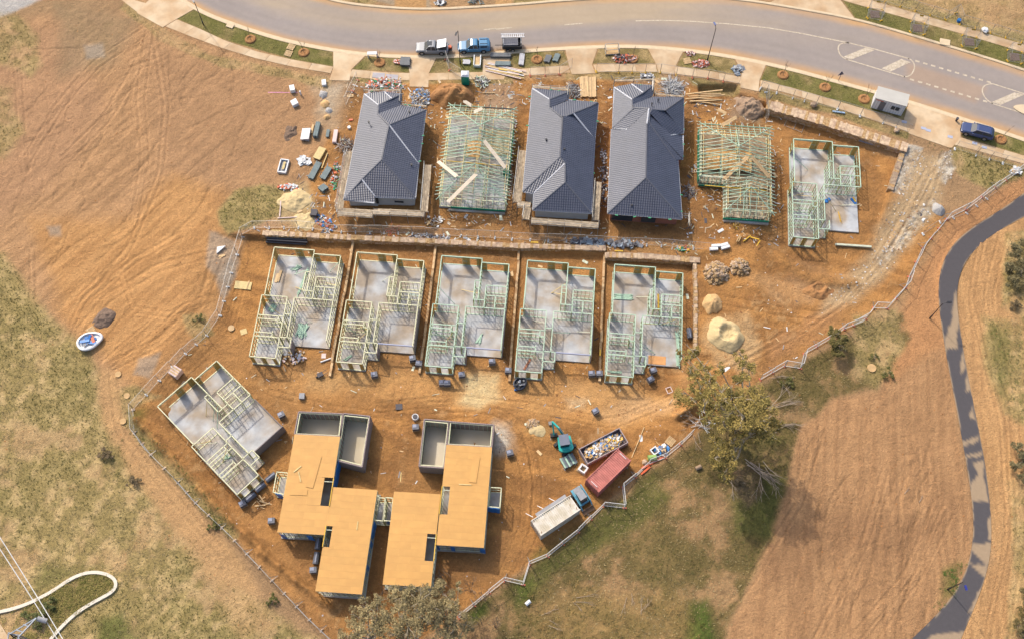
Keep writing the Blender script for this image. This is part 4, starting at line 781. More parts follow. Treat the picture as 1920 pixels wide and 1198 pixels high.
# ------------------------------------------------------------------ houses at roof truss stage
def truss_house(label, corner, Wd, Ln, rz, top, notch=None, boards=(), floor=None, slabm=mat('dusty_floor', C(190, 160, 122), .8, .25, .8, c2=C(150, 122, 92), mixsc=.5)):
    x, y = W(*corner, 2.75); r = thing('truss_house', label, 'house frame', (x, y, 0), rz, 'houses at roof truss stage'); zt = 2.75; sl = .42; oh = .55
    rects = [(0, 0, Wd, Ln)] if not notch else [(0, 0, Wd, notch[0]), (notch[1], notch[0], Wd, Ln)]
    for (a, b, c_, d) in rects: MB().prism([(a - .1, -b + .1), (c_ + .1, -b + .1), (c_ + .1, -d - .1), (a - .1, -d - .1)], -.2, .25).build('slab', slabm, r)
    def H(px, py, R=rects[0]): return max(0, min(sl * (px - R[0]), sl * (R[2] - px), sl * (py - R[1]) * 1.0, sl * (R[3] - py) * 1.0))
    rt = random.Random(int(corner[0]))
    for ri, R in enumerate(rects):
        x0, y0, x1, y1 = R; w_ = x1 - x0; xr = (x0 + x1) / 2; t = y0 + (.1 if ri == 0 else .5)
        while t < y1 + .01:
            if t > y0 + 1 and rt.random() < .16: t += .6; continue
            hm = min(sl * w_ / 2, sl * (t - y0) if ri == 0 else 9, sl * (y1 - t) if (ri == len(rects) - 1) else 9); mb = MB(); Y = -t
            jx = [random.uniform(-.14, .14) for _ in range(2)]
            if hm < .25: hm = max(hm, .12)
            k = hm / sl; P0 = (x0 - oh + jx[0], Y, zt - oh * sl); P1 = (x0 + k, Y, zt + hm); P2 = (x1 - k, Y, zt + hm); P3 = (x1 + oh + jx[1], Y, zt - oh * sl)
            mb.beam(P0, P1, .065, .1).beam(P2, P3, .065, .1)
            if x1 - x0 - 2 * k > .1: mb.beam(P1, P2, .05, .1)
            if rt.random() < .6: mb.beam((x0, Y, zt), (x1, Y + rt.uniform(-.1, .1), zt), .045, .08)
            if hm > .8 and int(t * 5) % 2:
                nw = 3
                for i in range(nw):
                    ax = x0 + w_ * (i + .5) / nw; bx = x0 + w_ * (i + 1) / nw; za = zt + min(hm, sl * (ax - x0), sl * (x1 - ax)); zb = zt
                    mb.beam((ax, Y, za), (ax - w_ / nw / 2, Y, zt), .045, .06)
            o = mb.build('roof_truss', [M_pineg, M_pine, M_pineg][int(t * 7) % 3], r); t += .6
        hw = w_ / 2; mb = MB()
        ends = ([(y0, 1)] if ri == 0 else []) + ([(y1, -1)] if ri == len(rects) - 1 else [])
        for ye, s in ends:      # hip rafters and jacks
            mb = MB().beam((x0 - .4, -(ye - s * .4), zt - .15), (xr, -(ye + s * hw), zt + sl * hw + .03), .07, .12).beam((x1 + .4, -(ye - s * .4), zt - .15), (xr, -(ye + s * hw), zt + sl * hw + .03), .07, .12)
            mb.build('hip_rafter', M_pineg, r); xx = x0 + .6
            while xx < x1:
                dd = min(xx - x0, x1 - xx); o = MB().beam((xx, -(ye - s * oh), zt - oh * sl), (xx, -(ye + s * dd), zt + sl * dd), .05, .1).build('jack_rafter', [M_pineg, M_piney][int(xx * 5) % 4 == 0], r); xx += .9
        for f in (.03, .3, .5, .7, .97): MB().beam((x0 + w_ * f, -y0 - 1, zt + .1), (x0 + w_ * f, -y1 + 1, zt + .1), .09, .05).build('ceiling_batten', M_piney, r)
        MB().beam((xr + .2, -y0 - hw * .8, zt + .3), (xr + .2, -y1 + hw * .8, zt + .3), .1, .05).build('ceiling_batten', M_piney, r)
    W_, L_ = Wd, Ln; walls = [(0, 0, W_, 0), (0, 0, 0, notch[0] if notch else L_), (W_, 0, W_, L_), (notch[1] if notch else 0, L_, W_, L_), (0, L_ * .35, W_, L_ * .35), (0, L_ * .62, W_, L_ * .62), (W_ * .55, 0, W_ * .55, L_ * .62), (W_ * .3, L_ * .35, W_ * .3, L_ * .62), (W_ * .65, L_ * .62, W_ * .65, L_)]
    if notch: walls += [(0, notch[0], notch[1], notch[0]), (notch[1], notch[0], notch[1], L_)]
    for i, (a, b, c_, d) in enumerate(walls): wall_frame(r, a, -b, c_, -d, M_plate_y if i < 4 else M_pine, h=2.4, stud=STUDG if i % 2 else STUD, gaps=((1, 2.4),) if i == 3 else ())
    return r
t1 = truss_house('western roof truss frame with three pale planks laid over the green trusses', (845, 197), 9.6, 16.2, math.radians(-4.6), 0, slabm=M_conc)
t2 = truss_house('eastern roof truss frame with orange ply inside and two planks forming a peak', (1315, 232), 10.2, 14.6, math.radians(-4.6), 0, notch=(9.2, 3.7))
def topboard(r, p, q, z0, z1, w_, m, n=3):
    o = r.location; a = Vector((*W(*p, z0), z0)) - o; b = Vector((*W(*q, z1), z1)) - o; a = r.rotation_euler.to_matrix().inverted() @ a; b = r.rotation_euler.to_matrix().inverted() @ b
    d = (b - a).normalized(); s = d.cross(Vector((0, 0, 1))).normalized()
    for k in range(n): MB().beam(a + s * (k - (n - 1) / 2) * w_ * 1.1 + d * random.uniform(-.15, .15), b + s * (k - (n - 1) / 2) * w_ * 1.1 + d * random.uniform(-.15, .15), w_, .06).build('plank', m, r)
for p, q, a, b in (((908, 265), (947, 315), 4.6, 3.6), ((821, 303), (857, 332), 3.4, 4.4), ((892, 328), (839, 380), 4.8, 3.2), ((870, 190), (884, 199), 3.6, 3.4), ((888, 211), (904, 204), 3.4, 3.4)): topboard(t1, p, q, a, b, .17, mat('pale_plank', C(240, 222, 196), .7))
for p, q, a, b in (((1401, 295), (1357, 337), 4.9, 3.4), ((1410, 295), (1442, 332), 4.9, 3.3), ((1345, 205), (1362, 214), 3.6, 3.4), ((1353, 236), (1381, 220), 3.8, 3.6)): topboard(t2, p, q, a, b, .17, M_plank)
def inner(r, x, y, sx, sy, z, m, name): MB().box(x, -y, z, sx, sy, .04).build(name, m, r)
M_oply = mat('orange_ply2', C(222, 168, 100), .7, .15)
for i in range(3): inner(t2, 2.1 + i * 2.3, 4.9, 2.2, 3.6, .9 + .01 * i, M_oply, 'ply_sheet')
inner(t1, 7.3, 4.5, 3.6, 4.6, .3, mat('buff_sheet', C(200, 180, 140), .8, .2), 'ply_sheet'); inner(t1, 4, 6, 2.4, 3, .3, M_oply, 'ply_sheet')
for i in range(8): inner(t2, 4.2 + i * .72, 13.7, .68, 1.6, .5 + .02 * (i % 2), M_scaf, 'scaffold_board')
for i in range(5): inner(t2, .5 + i * .72, 8.3, .68, 1.3, .5 + .02 * (i % 2), M_scaf, 'scaffold_board')
MB().beam((4.7, -16.45, .4), (9.7, -16.45, .4), .1, .3).build('green_damp_course', mat('green_sarking', C(20, 140, 105), .6), t1) if False else MB().box(5.6, -16.4, .25, 8.0, .12, .35).build('sarking_strip', mat('green_sarking', C(20, 140, 105), .6), t1)
MB().box(6.9, -14.75, .25, 6.6, .12, .35).build('sarking_strip', MATS['green_sarking'], t2); MB().box(1.9, -9.35, .25, 3.7, .1, .35).build('sarking_strip', MATS['green_sarking'], t2); MB().box(9.75, -7.5, .3, .08, 9., 1.5).build('sarking_strip', MATS['green_sarking'], t1)
MB().box(-.16, -4.5, .3, .06, 9., 1.2).build('sarking_strip', MATS['green_sarking'], t2); MB().box(10.35, -6.5, .1, .1, 7.5, 1.3).build('brick_wall', M_redbrick, t2)
for rr, (x0, x1, y) in ((t1, (1.3, 9.6, 16.6)), (t2, (3.7, 10.2, 14.9))): MB().box((x0 + x1) / 2, -y - .05, -.1, x1 - x0, .3, .34).build('block_footing', M_conc, rr)
for rr, y in ((t1, 10.1), (t2, 10.9)): MB().beam((.5, -y, 2.9), (9.4, -y - .2, 2.9), .08, .12).build('yellow_beam', M_yel, rr)
for rr, y, x0, x1 in ((t1, .2, 5.0, 9.4),): MB().beam((x0, -y, 2.95), (x1, -y, 2.95), .12, .16).build('steel_beam', M_lamp, rr)

# ------------------------------------------------------------------ pair of houses with yellow floor decks
def decks():
    ZD = ZL + 3.05; base = W(720, 960, ZL)
    def rel(p, z): x, y = W(*p, z); return Vector((x - base[0], y - base[1], 0))
    LS = ('western orange decked house with open brick garage at its north end', 'eastern orange decked house with open brick garage and a narrow side porch')
    SH = [dict(decks=[([(552.3, 813.4), (638, 818), (606, 1003.7), (519.7, 997.4)], [(608.5, 894.3), (623.7, 896), (614.2, 948.2), (600.9, 946.6)]), ([(623.7, 912.4), (707.7, 918), (680, 1114.7), (591, 1107.7)], [(611, 985.3), (623, 985.5), (618, 1025.3), (605.3, 1024.6)])],
               gar=[([(560, 771.6), (642.7, 775.4), (638, 818), (552.3, 813.4)], ()), ([(644, 774.7), (693.5, 780), (679, 875), (631.6, 862.6)], ())], porch=[[(519, 884), (540, 886), (533, 926), (512, 922)], [(704, 932), (722, 933), (718, 976), (701, 974)]], blue=[((637, 866), (628, 914)), ((704, 980), (697, 1010)), ((697, 1015), (688, 1050)), ((690, 1060), (684, 1084)), ((527, 1004), (536, 1006)), ((577, 1007), (588, 1009)), ((519, 928), (531, 931))]),
          dict(decks=[([(738.7, 920.6), (826, 926), (807.5, 1101), (717.4, 1095)], [(801.5, 999.9), (816.4, 1000.6), (810, 1051.3), (796, 1050.6)]), ([(837, 833), (922.6, 838), (906.8, 1026.6), (818, 1021)], [(829.7, 911), (844.3, 911.6), (838.6, 964), (824.6, 963)])],
               gar=[([(795.8, 785.5), (841.7, 789.6), (832, 877), (786, 873.7)], ()), ([(842, 790), (925.8, 796), (922, 838), (838, 833)], ())], porch=[[(919, 913), (940, 914), (937, 951), (915, 949)], [(723, 932), (737, 933), (733, 976), (719, 975)]], blue=[((914, 954), (937, 957)), ((820, 1026), (824, 1027)), ((845, 1027), (853, 1029)), ((900, 1031), (910, 1033)), ((725, 978), (732, 980))])]
    for lab, sh in zip(LS, SH):
        r = thing('decked_house', lab, 'house frame', (base[0], base[1], ZL), 0, 'paired houses at upper floor stage')
        for dk, hole in sh['decks']:
            a, b, c_, d = [rel(p, ZD) for p in dk]; U, Vv = b - a, d - a; M = np.array([[U.x, Vv.x], [U.y, Vv.y]]); Mi = np.linalg.inv(M)
            Hl = [Mi @ np.array([(rel(p, ZD) - a).x, (rel(p, ZD) - a).y]) for p in hole]; hu0, hu1 = np.mean([Hl[0][0], Hl[3][0]]), np.mean([Hl[1][0], Hl[2][0]]); hv0, hv1 = np.mean([Hl[0][1], Hl[1][1]]), np.mean([Hl[2][1], Hl[3][1]])
            if hu0 < .06: hu0 = 0
            if hu1 > .94: hu1 = 1
            nu = 2; nv = max(2, round(Vv.length / .9)); du, dv = 1 / nu, 1 / nv
            def sheet(u0, u1, v0, v1):
                e = .00025; P = [a + U * u + Vv * v for u, v in ((u0 + e, v0 + e), (u1 - e, v0 + e), (u1 - e, v1 - e), (u0 + e, v1 - e))]; MB().prism([(p.x, p.y) for p in P], 3.02, 3.05 + random.uniform(0, .0015)).build('floor_sheet', M_deck, r)
            for j in range(nv):
                us = [0, .5, 1] if j % 2 else [0, .25, .75, 1]
                for u0, u1 in zip(us[:-1], us[1:]):
                    v0, v1 = j * dv, (j + 1) * dv
                    if v1 <= hv0 or v0 >= hv1 or u1 <= hu0 or u0 >= hu1: sheet(u0, u1, v0, v1); continue
                    cu0, cu1, cv0, cv1 = max(u0, hu0), min(u1, hu1), max(v0, hv0), min(v1, hv1)
                    if cv0 - v0 > .003: sheet(u0, u1, v0, cv0)
                    if v1 - cv1 > .003: sheet(u0, u1, cv1, v1)
                    if cu0 - u0 > .01: sheet(u0, cu0, cv0, cv1)
                    if u1 - cu1 > .01: sheet(cu1, u1, cv0, cv1)
            def pt(u, v): return a + U * u + Vv * v
            for (u0, v0, u1, v1) in ((0, 0, 1, 0), (0, 1, 1, 1), (0, 0, 0, 1), (1, 0, 1, 1)):    # rim joists and walls below
                p, q = pt(u0 * .985 + .008, v0 * .985 + .008), pt(u1 * .985 + .008, v1 * .985 + .008); MB().beam((p.x, p.y, 2.87), (q.x, q.y, 2.87), .06, .27).build('rim_joist', M_plate_y, r); wall_frame(r, p.x, p.y, q.x, q.y, M_pine, zb=.25, h=2.45)
            for v in np.arange(.04, .99, .04):
                if hv0 < v < hv1: continue
                p, q = pt(.01, v), pt(.99, v); MB().beam((p.x, p.y, 2.87), (q.x, q.y, 2.87), .05, .24).build('floor_joist', M_stud, r)
            P = [pt(-.0, -.0), pt(1, 0), pt(1, 1), pt(0, 1)]; cc = sum(P, Vector()) / 4; P = [cc + (p - cc) * 1.02 for p in P]; MB().prism([(p.x, p.y) for p in P], -.2, .25).build('slab', M_conc, r)
            hp = [pt(hu0, hv0), pt(hu1, hv0), pt(hu1, hv1), pt(hu0, hv1)]; mb = MB()
            p, q = (hp[1], hp[2]) if hu1 > .5 else (hp[0], hp[3]); MB().beam((p.x, p.y, 3.1), (q.x, q.y, 3.1), .1, .12).build('stair_edge_beam', M_yel, r)
            p, q = hp[0], hp[1]; MB().beam((p.x, p.y - .5, 3.0), (q.x, q.y - .5, 3.0), .08, .1).build('stair_trimmer', M_pine, r)
        for g_, _ in sh['gar']:
            zt = 2.55; P = [rel(p, ZL + zt) for p in g_]; MB().prism([(p.x, p.y) for p in P], -.2, .12).build('slab', mat('pale_garage_slab', C(240, 226, 200), .8, .15, .8, c2=C(206, 190, 160), mixsc=.4), r)
            cc = sum(P, Vector()) / 4
            for i in range(4):
                p, q = P[i], P[(i + 1) % 4]; an = math.atan2((q - p).y, (q - p).x); MB().beam((p.x, p.y, zt / 2), (q.x, q.y, zt / 2), .2, zt).build('brick_wall', M_brick, r)
                ip, iq = cc + (p - cc) * .93, cc + (q - cc) * .93; MB().beam((ip.x, ip.y, zt - .1), (iq.x, iq.y, zt - .1), .12, .09).build('top_plate', M_plate_y, r); MB().beam(((p.x + ip.x) / 2, (p.y + ip.y) / 2, 1.2), ((q.x + iq.x) / 2, (q.y + iq.y) / 2, 1.2), .02, 2.2).build('wall_lining', mat('pale_lining', C(205, 190, 165), .8, .2, 1), r)
                n = int((q - p).length / .6)
                for k in range(n): e = ip + (iq - ip) * (k / n); inst('stud', STUDG, r, (e.x, e.y, .12), (0, 0, an))
                n = int((q - p).length / .24)       # rough top course of bricks
                mb = MB()
                for k in range(n): e = p + (q - p) * ((k + .5) / n); mb.box(e.x, e.y, zt, .215, .11, .065, an)
                o = mb.build('top_course_bricks', mat('pale_mortar_brick', C(175, 155, 150), .9, .3, 9), r); o['kind'] = 'stuff'
        for pc in sh['porch']:
            P = [rel(p, ZL + 2.6) for p in pc]; MB().prism([(p.x, p.y) for p in P], -.2, .15).build('porch_slab', M_conc, r)
            for i in range(4): p, q = P[i], P[(i + 1) % 4]; wall_frame(r, p.x, p.y, q.x, q.y, M_plate_y, zb=.15, h=2.45)
        for p, q in sh['blue']:
            p, q = rel(p, ZL + 1.6), rel(q, ZL + 1.6); d = (q - p).normalized(); mb = MB(); L = (q - p).length; n = 6
            mb.loft([[(p + d * (L * k / n) + Vector((-d.y, d.x, 0)) * (.03 * math.sin(k * 2.1) + s_ * .03) + Vector((0, 0, zz))).to_tuple() for s_, zz in ((-1, .4), (1, .4), (1, 2.6), (-1, 2.6))] for k in range(n + 1)])
            mb.build('wall_wrap', M_blue, r)
decks()
for lb, p, L, w_, an, n in (('two short pale boards on the western deck, upper one', (558, 878), 1.5, .14, 42, 1), ('two short pale boards on the western deck, lower one', (562, 891), 1.4, .14, -72, 1), ('pale board lying on the ground between the two decked houses', (751, 894), 1.3, .1, 88, 1)):
    sticks('timber_board', lb, 'timber', p, n, L, w_, [M_piney], .2, an, ZL + 3.06 if p[0] < 600 else 0, jit=1)
slab_board((890, 880), .9, 3.4, -8, M_deck, 'spare_floor_sheet', 'thin loose floor sheets near the east edge of the eastern deck', 'floor sheet', ZL + 3.07, .05)
slab_board((872, 908), 1.6, .12, -3, M_piney, 'timber_board', 'pale batten lying on the eastern deck beside its stair opening', 'timber', ZL + 3.07, .05)
slab_board((670, 985), .12, 1.1, -4, M_piney, 'timber_board', 'short pale batten on the second deck from the west', 'timber', ZL + 3.07, .05)
slab_board((588, 884), 1.0, 4.2, -11, M_deck, 'spare_floor_sheet', 'loose floor sheets stacked on the western orange deck', 'floor sheet', ZL + 3.07, .05)
slab_board((560, 922), 2.2, .8, -2, M_deck, 'spare_floor_sheet', 'single loose floor sheet below the stack on the western deck', 'floor sheet', ZL + 3.07, .04)
# ------------------------------------------------------------------ retaining walls of stones
def stone_wall(label, pts, zb, zt, wd=.55, ss=.42, capw=True, face=True, n_stone=True, name='retaining_wall'):
    P = [Vector((*W(*p, zt), 0)) for p in pts]; o0 = P[0].copy(); r = thing(name, label, 'wall', (o0.x, o0.y, 0), 0, 'sandstone retaining walls')
    core = MB(); st = MB(); cp = MB()
    for a, b in zip(P[:-1], P[1:]):
        a, b = a - o0, b - o0; d = (b - a).normalized(); nr = Vector((-d.y, d.x, 0)); L = (b - a).length; core.beam(a + Vector((0, 0, (zb + zt) / 2 - .04)), b + Vector((0, 0, (zb + zt) / 2 - .04)), wd * .8, zt - zb); t = 0
        while t < L:
            l = ss * random.uniform(.6, 1.5); k = 0; z = zb
            for s in (-1, 1):
                z = zb
                while z < zt - .05:
                    h = random.uniform(.18, .34); l2 = l * random.uniform(.75, .98); p = a + d * (t + l / 2) + nr * (s * wd * .4); st.mi = random.choice((0, 1)); st.box(p.x, p.y, z, l2, random.uniform(.14, .24), min(h, zt - z) * .93, math.atan2(d.y, d.x) + random.uniform(-.07, .07)); z += h
            st.mi = random.choice((0, 1, 1)); p = a + d * (t + l / 2); st.box(p.x, p.y, zt - .06, l * .95, wd * random.uniform(.75, 1.05), .1 + random.uniform(0, .05), math.atan2(d.y, d.x) + random.uniform(-.05, .05)); t += l
    core.build('mortar_core', M_stone, r); o = st.build('stones', [M_stone, M_rock], r); o['kind'] = 'stuff'; return r
stone_wall('long sandstone retaining wall behind the five frame houses', [(492, 437), (640, 445), (800, 452), (960, 461), (1131, 466)], ZL - .1, .25, .85)
stone_wall('sandstone retaining wall behind the easternmost frame house', [(1134, 478), (1220, 481), (1305, 488)], ZL - .1, .2, .95)
stone_wall('straight sandstone wall down the east side of the middle row', [(1303, 490), (1305, 560), (1304, 655)], ZL - .1, .12, .45)
stone_wall('long sandstone wall running diagonally behind the frame house by the gravel track', [(1438, 196), (1560, 232), (1695, 276)], ZL - .2, .55, 1.8)
stone_wall('short sandstone wall at the edge of the gravel haul track', [(1695, 278), (1670, 356)], ZL - .1, .2, .8)
M_sleeper = mat('boundary_sleeper', C(230, 196, 148), .85, .25, 1.5, c2=C(196, 150, 102), mixsc=1.2, ov=.2)
for i, (a, b) in enumerate((((663, 450), (618, 705)), ((818, 457), (787, 700)), ((974, 464), (955, 715)), ((1133, 472), (1124, 715)))):
    P = [W(a[0] + (b[0] - a[0]) * t, a[1] + (b[1] - a[1]) * t, ZL + .3) for t in np.linspace(0, 1, 11)]; r = thing('boundary_edging', 'low timber sleeper edging between the %s frame houses' % (('first and second', 'second and third', 'third and fourth', 'fourth and fifth')[i]), 'edging', (P[0][0], P[0][1], ZL), 0, 'sleeper edgings between the frame houses')
    for k in range(10):
        p, q = Vector((*P[k], .2)) - Vector((*P[0], 0)), Vector((*P[k + 1], .2)) - Vector((*P[0], 0)); j = Vector((random.uniform(-.05, .05), 0, random.uniform(-.05, .04))); MB().beam(p + (q - p) * .01 + j, q - (q - p) * .01 + j, .32, .5).build('sleeper', M_sleeper, r)
# ------------------------------------------------------------------ temporary fences
def panel_mesh(w_=2.35, h=2.05):
    mb = MB()
    for a, b in (((0, 0, .12), (w_, 0, .12)), ((0, 0, h), (w_, 0, h)), ((0, 0, .05), (0, 0, h)), ((w_, 0, .05), (w_, 0, h))): mb.beam(a, b, .034, .034)
    return mb.mesh('fence_panel', M_steel)
def wires(w_=2.35, h=2.05):
    mb = MB(); n = 16
    for i in range(1, n): mb.beam((w_ * i / n, 0, .12), (w_ * i / n, 0, h), .006, .006)
    for i in range(1, 8): mb.beam((0, 0, .12 + (h - .12) * i / 8), (w_, 0, .12 + (h - .12) * i / 8), .006, .006)
    return mb.mesh('wire_mesh', M_wire)
PM, WMs = panel_mesh(), wires(); M_bst = mat('bright_galvanised', C(225, 222, 216), .5, .1, 4); PMB = MB()
for a, b in (((0, 0, .12), (2.35, 0, .12)), ((0, 0, 2.05), (2.35, 0, 2.05)), ((0, 0, .05), (0, 0, 2.05)), ((2.35, 0, .05), (2.35, 0, 2.05))): PMB.beam(a, b, .06, .06)
PMB = PMB.mesh('fence_panel', M_bst); FEET = {k: MB().box(0, 0, 0, .2, .5, .12).box(0, 0, .12, .12, .3, .04).mesh('foot_block', m) for k, m in (('w', M_litter[0]), ('o', mat('faded_orange_block', C(228, 128, 92), .6, .1)), ('y', M_yel), ('t', mat('dusty_block', C(225, 195, 165), .8)))}
def fence(label, pts, foot='t', step=2.4, brace=0, wire=True, group='temporary wire fences', pm=None):
    P = [G(*p) for p in pts]; o0 = P[0]; r = thing('temporary_fence', label, 'fence', (o0.x, o0.y, 0), 0, group); k = 0
    for a, b in zip(P[:-1], P[1:]):
        L = (b - a).length; n = max(1, round(L / step)); an = math.atan2(b.y - a.y, b.x - a.x); s = L / n / 2.4
        for i in range(n):
            p = a + (b - a) * (i / n); z = float(gz(p.x, p.y)); q = inst('fence_panel', pm or PM, r, (p.x - o0.x, p.y - o0.y, z + .05), (random.uniform(-.03, .03), 0, an + random.uniform(-.015, .015)), (s, 1, 1)); k += 1
            if wire: inst('wire_mesh', WMs, q)
            inst('foot_block', FEET[foot], q, (0, 0, -.05), (0, 0, random.uniform(-.2, .2)))
            if brace and k % brace == 0: MB().beam((0, 0, 1.7), (.1, .95, 0), .04, .04).beam((0, 0, .1), (.1, .95, .03), .04, .04).build('brace', M_steel, q)
    return r
fence('wire fence down the west side of the middle row of frames', [(477, 428), (456, 445), (434, 512), (413, 592), (388, 629), (348, 663), (250, 767)], 'w')
fence('wire fence beside the earth bank along the south western grass', [(250, 768), (252, 811), (283, 852), (334, 904), (367, 942), (440, 1013), (510, 1088), (580, 1161), (625, 1203)], 't', brace=2)
fence('zigzag wire fence round the containers along the south eastern grass', [(860, 1158), (946, 1088), (981, 1096), (993, 1057), (1027, 1043), (1084, 997), (1132, 948), (1171, 952), (1167, 914), (1191, 894), (1216, 870), (1247, 858), (1276, 834), (1298, 812)], 'o', brace=2, pm=PMB)
fence('wire fence beyond the big tree up to the haul track', [(1425, 712), (1471, 686), (1500, 691), (1507, 664), (1555, 637), (1583, 617), (1619, 604)], 'o', brace=2, pm=PMB)
fence('wire fence between the haul track and the sealed path', [(1600, 611), (1623, 598), (1637, 578), (1663, 579), (1697, 541), (1704, 520), (1730, 466), (1775, 412), (1811, 394), (1841, 371), (1866, 353), (1926, 312)], 'o', brace=3, pm=PMB)
fence('second wire fence line beside the path, sagging low', [(1730, 440), (1762, 418), (1812, 401), (1868, 360)], 'w', wire=False)
fence('wire fence hung along the top of the long retaining wall', [(477, 428), (560, 428), (640, 436), (720, 437), (800, 440), (960, 449), (1130, 456), (1240, 462), (1330, 470)], 'w')
fence('wire fence on the south side of the footpath above the diagonal wall', [(1426, 166), (1486, 185), (1530, 196), (1570, 206), (1612, 219), (1655, 232), (1703, 250)], 'w')
fence('wire fence along the footpath east of the haul track entrance', [(1790, 280), (1830, 292), (1880, 307), (1922, 320)], 'w')
fence('wire fence panels with orange feet by the driveway between tiled houses', [(994, 143), (1022, 143), (1049, 141), (1073, 127)], 'o')
fence('wire fence panels with lime feet north of the easternmost tiled house', [(1118, 136), (1160, 137), (1210, 137), (1238, 137), (1268, 142), (1298, 146)], 'y')
fence('wire fence panels with orange feet above the excavated pit', [(1298, 147), (1327, 148), (1356, 154), (1386, 157)], 'o')
fence('wire fence with orange feet down the west side of the tiled houses', [(671, 151), (661, 172), (648, 199)], 'o')
fence('wire fence with yellow feet on the far side of the road', [(1632, -6), (1659, 4), (1688, 13), (1716, 21), (1744, 29), (1772, 38), (1792, 25), (1800, 46), (1829, 54), (1857, 63), (1885, 72), (1915, 81), (1940, 90)], 'y')
fence('fallen wire panels beside the green toilet', [(836, 113), (843, 133), (865, 147)], 'o')
fence('short wire fence around the tree protection at the west edge of the pit', [(1424, 170), (1436, 174), (1436, 232)], 'w')
for i, c_ in enumerate([(1640, 28), (1720, 54), (1817, 80), (1902, 108)]):       # tree guards on the far verge
    g0 = G(*c_); r = thing('tree_guard', ('square wire guard round a sapling on the far verge, westernmost of four', 'square wire guard round a sapling on the far verge, second from the west', 'square wire guard round a sapling on the far verge, third from the west', 'square wire guard round a sapling on the far verge, easternmost of four')[i], 'tree guard', (g0.x, g0.y, .06), math.radians(-14), 'wire guards round the verge saplings')
    for (x, y, a) in ((-1.1, -1.1, 0), (1.1, -1.1, 90), (1.1, 1.1, 180), (-1.1, 1.1, 270)):
        q = inst('fence_panel', PM, r, (x, y, 0), (0, 0, math.radians(a)), (.94, 1, .92)); inst('wire_mesh', WMs, q); inst('foot_block', FEET['y'], r, (x, y, 0), (0, 0, math.radians(a + 45)))
    MB().box(0, 1.12, 1.5, .6, .03, .35).build('yellow_sign', M_yel, r)
    MB().box(0, 0, .0, 1.5, 1.5, .05, .2).build('mulch_bed', mat('dark_mulch', C(120, 100, 88), .95, .3, 3), r)

# ------------------------------------------------------------------ street lamps
def lamp(label, basep, headp, h, hc=M_lamp):
    b = G(*basep); z0 = float(gz(b.x, b.y)); r = thing('street_lamp', label, 'street lamp', (b.x, b.y, z0), 0, 'street lamps'); hx, hy = W(headp[0], headp[1], z0 + h + .3)
    MB().tube((0, 0, 0), (0, 0, .9), .11).tube((0, 0, .9), (0, 0, h), .075, .05).build('pole', M_lamp, r); e = Vector((hx - b.x, hy - b.y, h + .3))
    MB().tube((0, 0, h - .05), e, .045, .035).build('arm', M_lamp, r); d = (e - Vector((0, 0, h))).normalized(); MB().box(e.x + d.x * .25, e.y + d.y * .25, e.z - .05, .6, .26, .1, math.atan2(d.y, d.x)).build('lamp_head', hc, r)
M_bhead = mat('blue_grey_lamp_head', C(110, 120, 165), .4, 0)
lamp('dark street lamp on the grass verge at the top left', (382, 48), (362, 1), 7.3)
lamp('dark street lamp between the silver and the blue pickup', (863, 121), (856, 62), 7.8)
lamp('street lamp with a blue grey head on the verge north of the pit', (1326, 115), (1341, 47), 7.6, M_bhead)
lamp('dark lamp leaning over the upper part of the sealed path', (1743, 597), (1777, 567), 4.8)
lamp('dark lamp with a blue head by green weeds at the lower part of the path', (1777, 1104), (1810, 1098), 4.8, mat('blue_head', C(50, 60, 150), .4, 0))
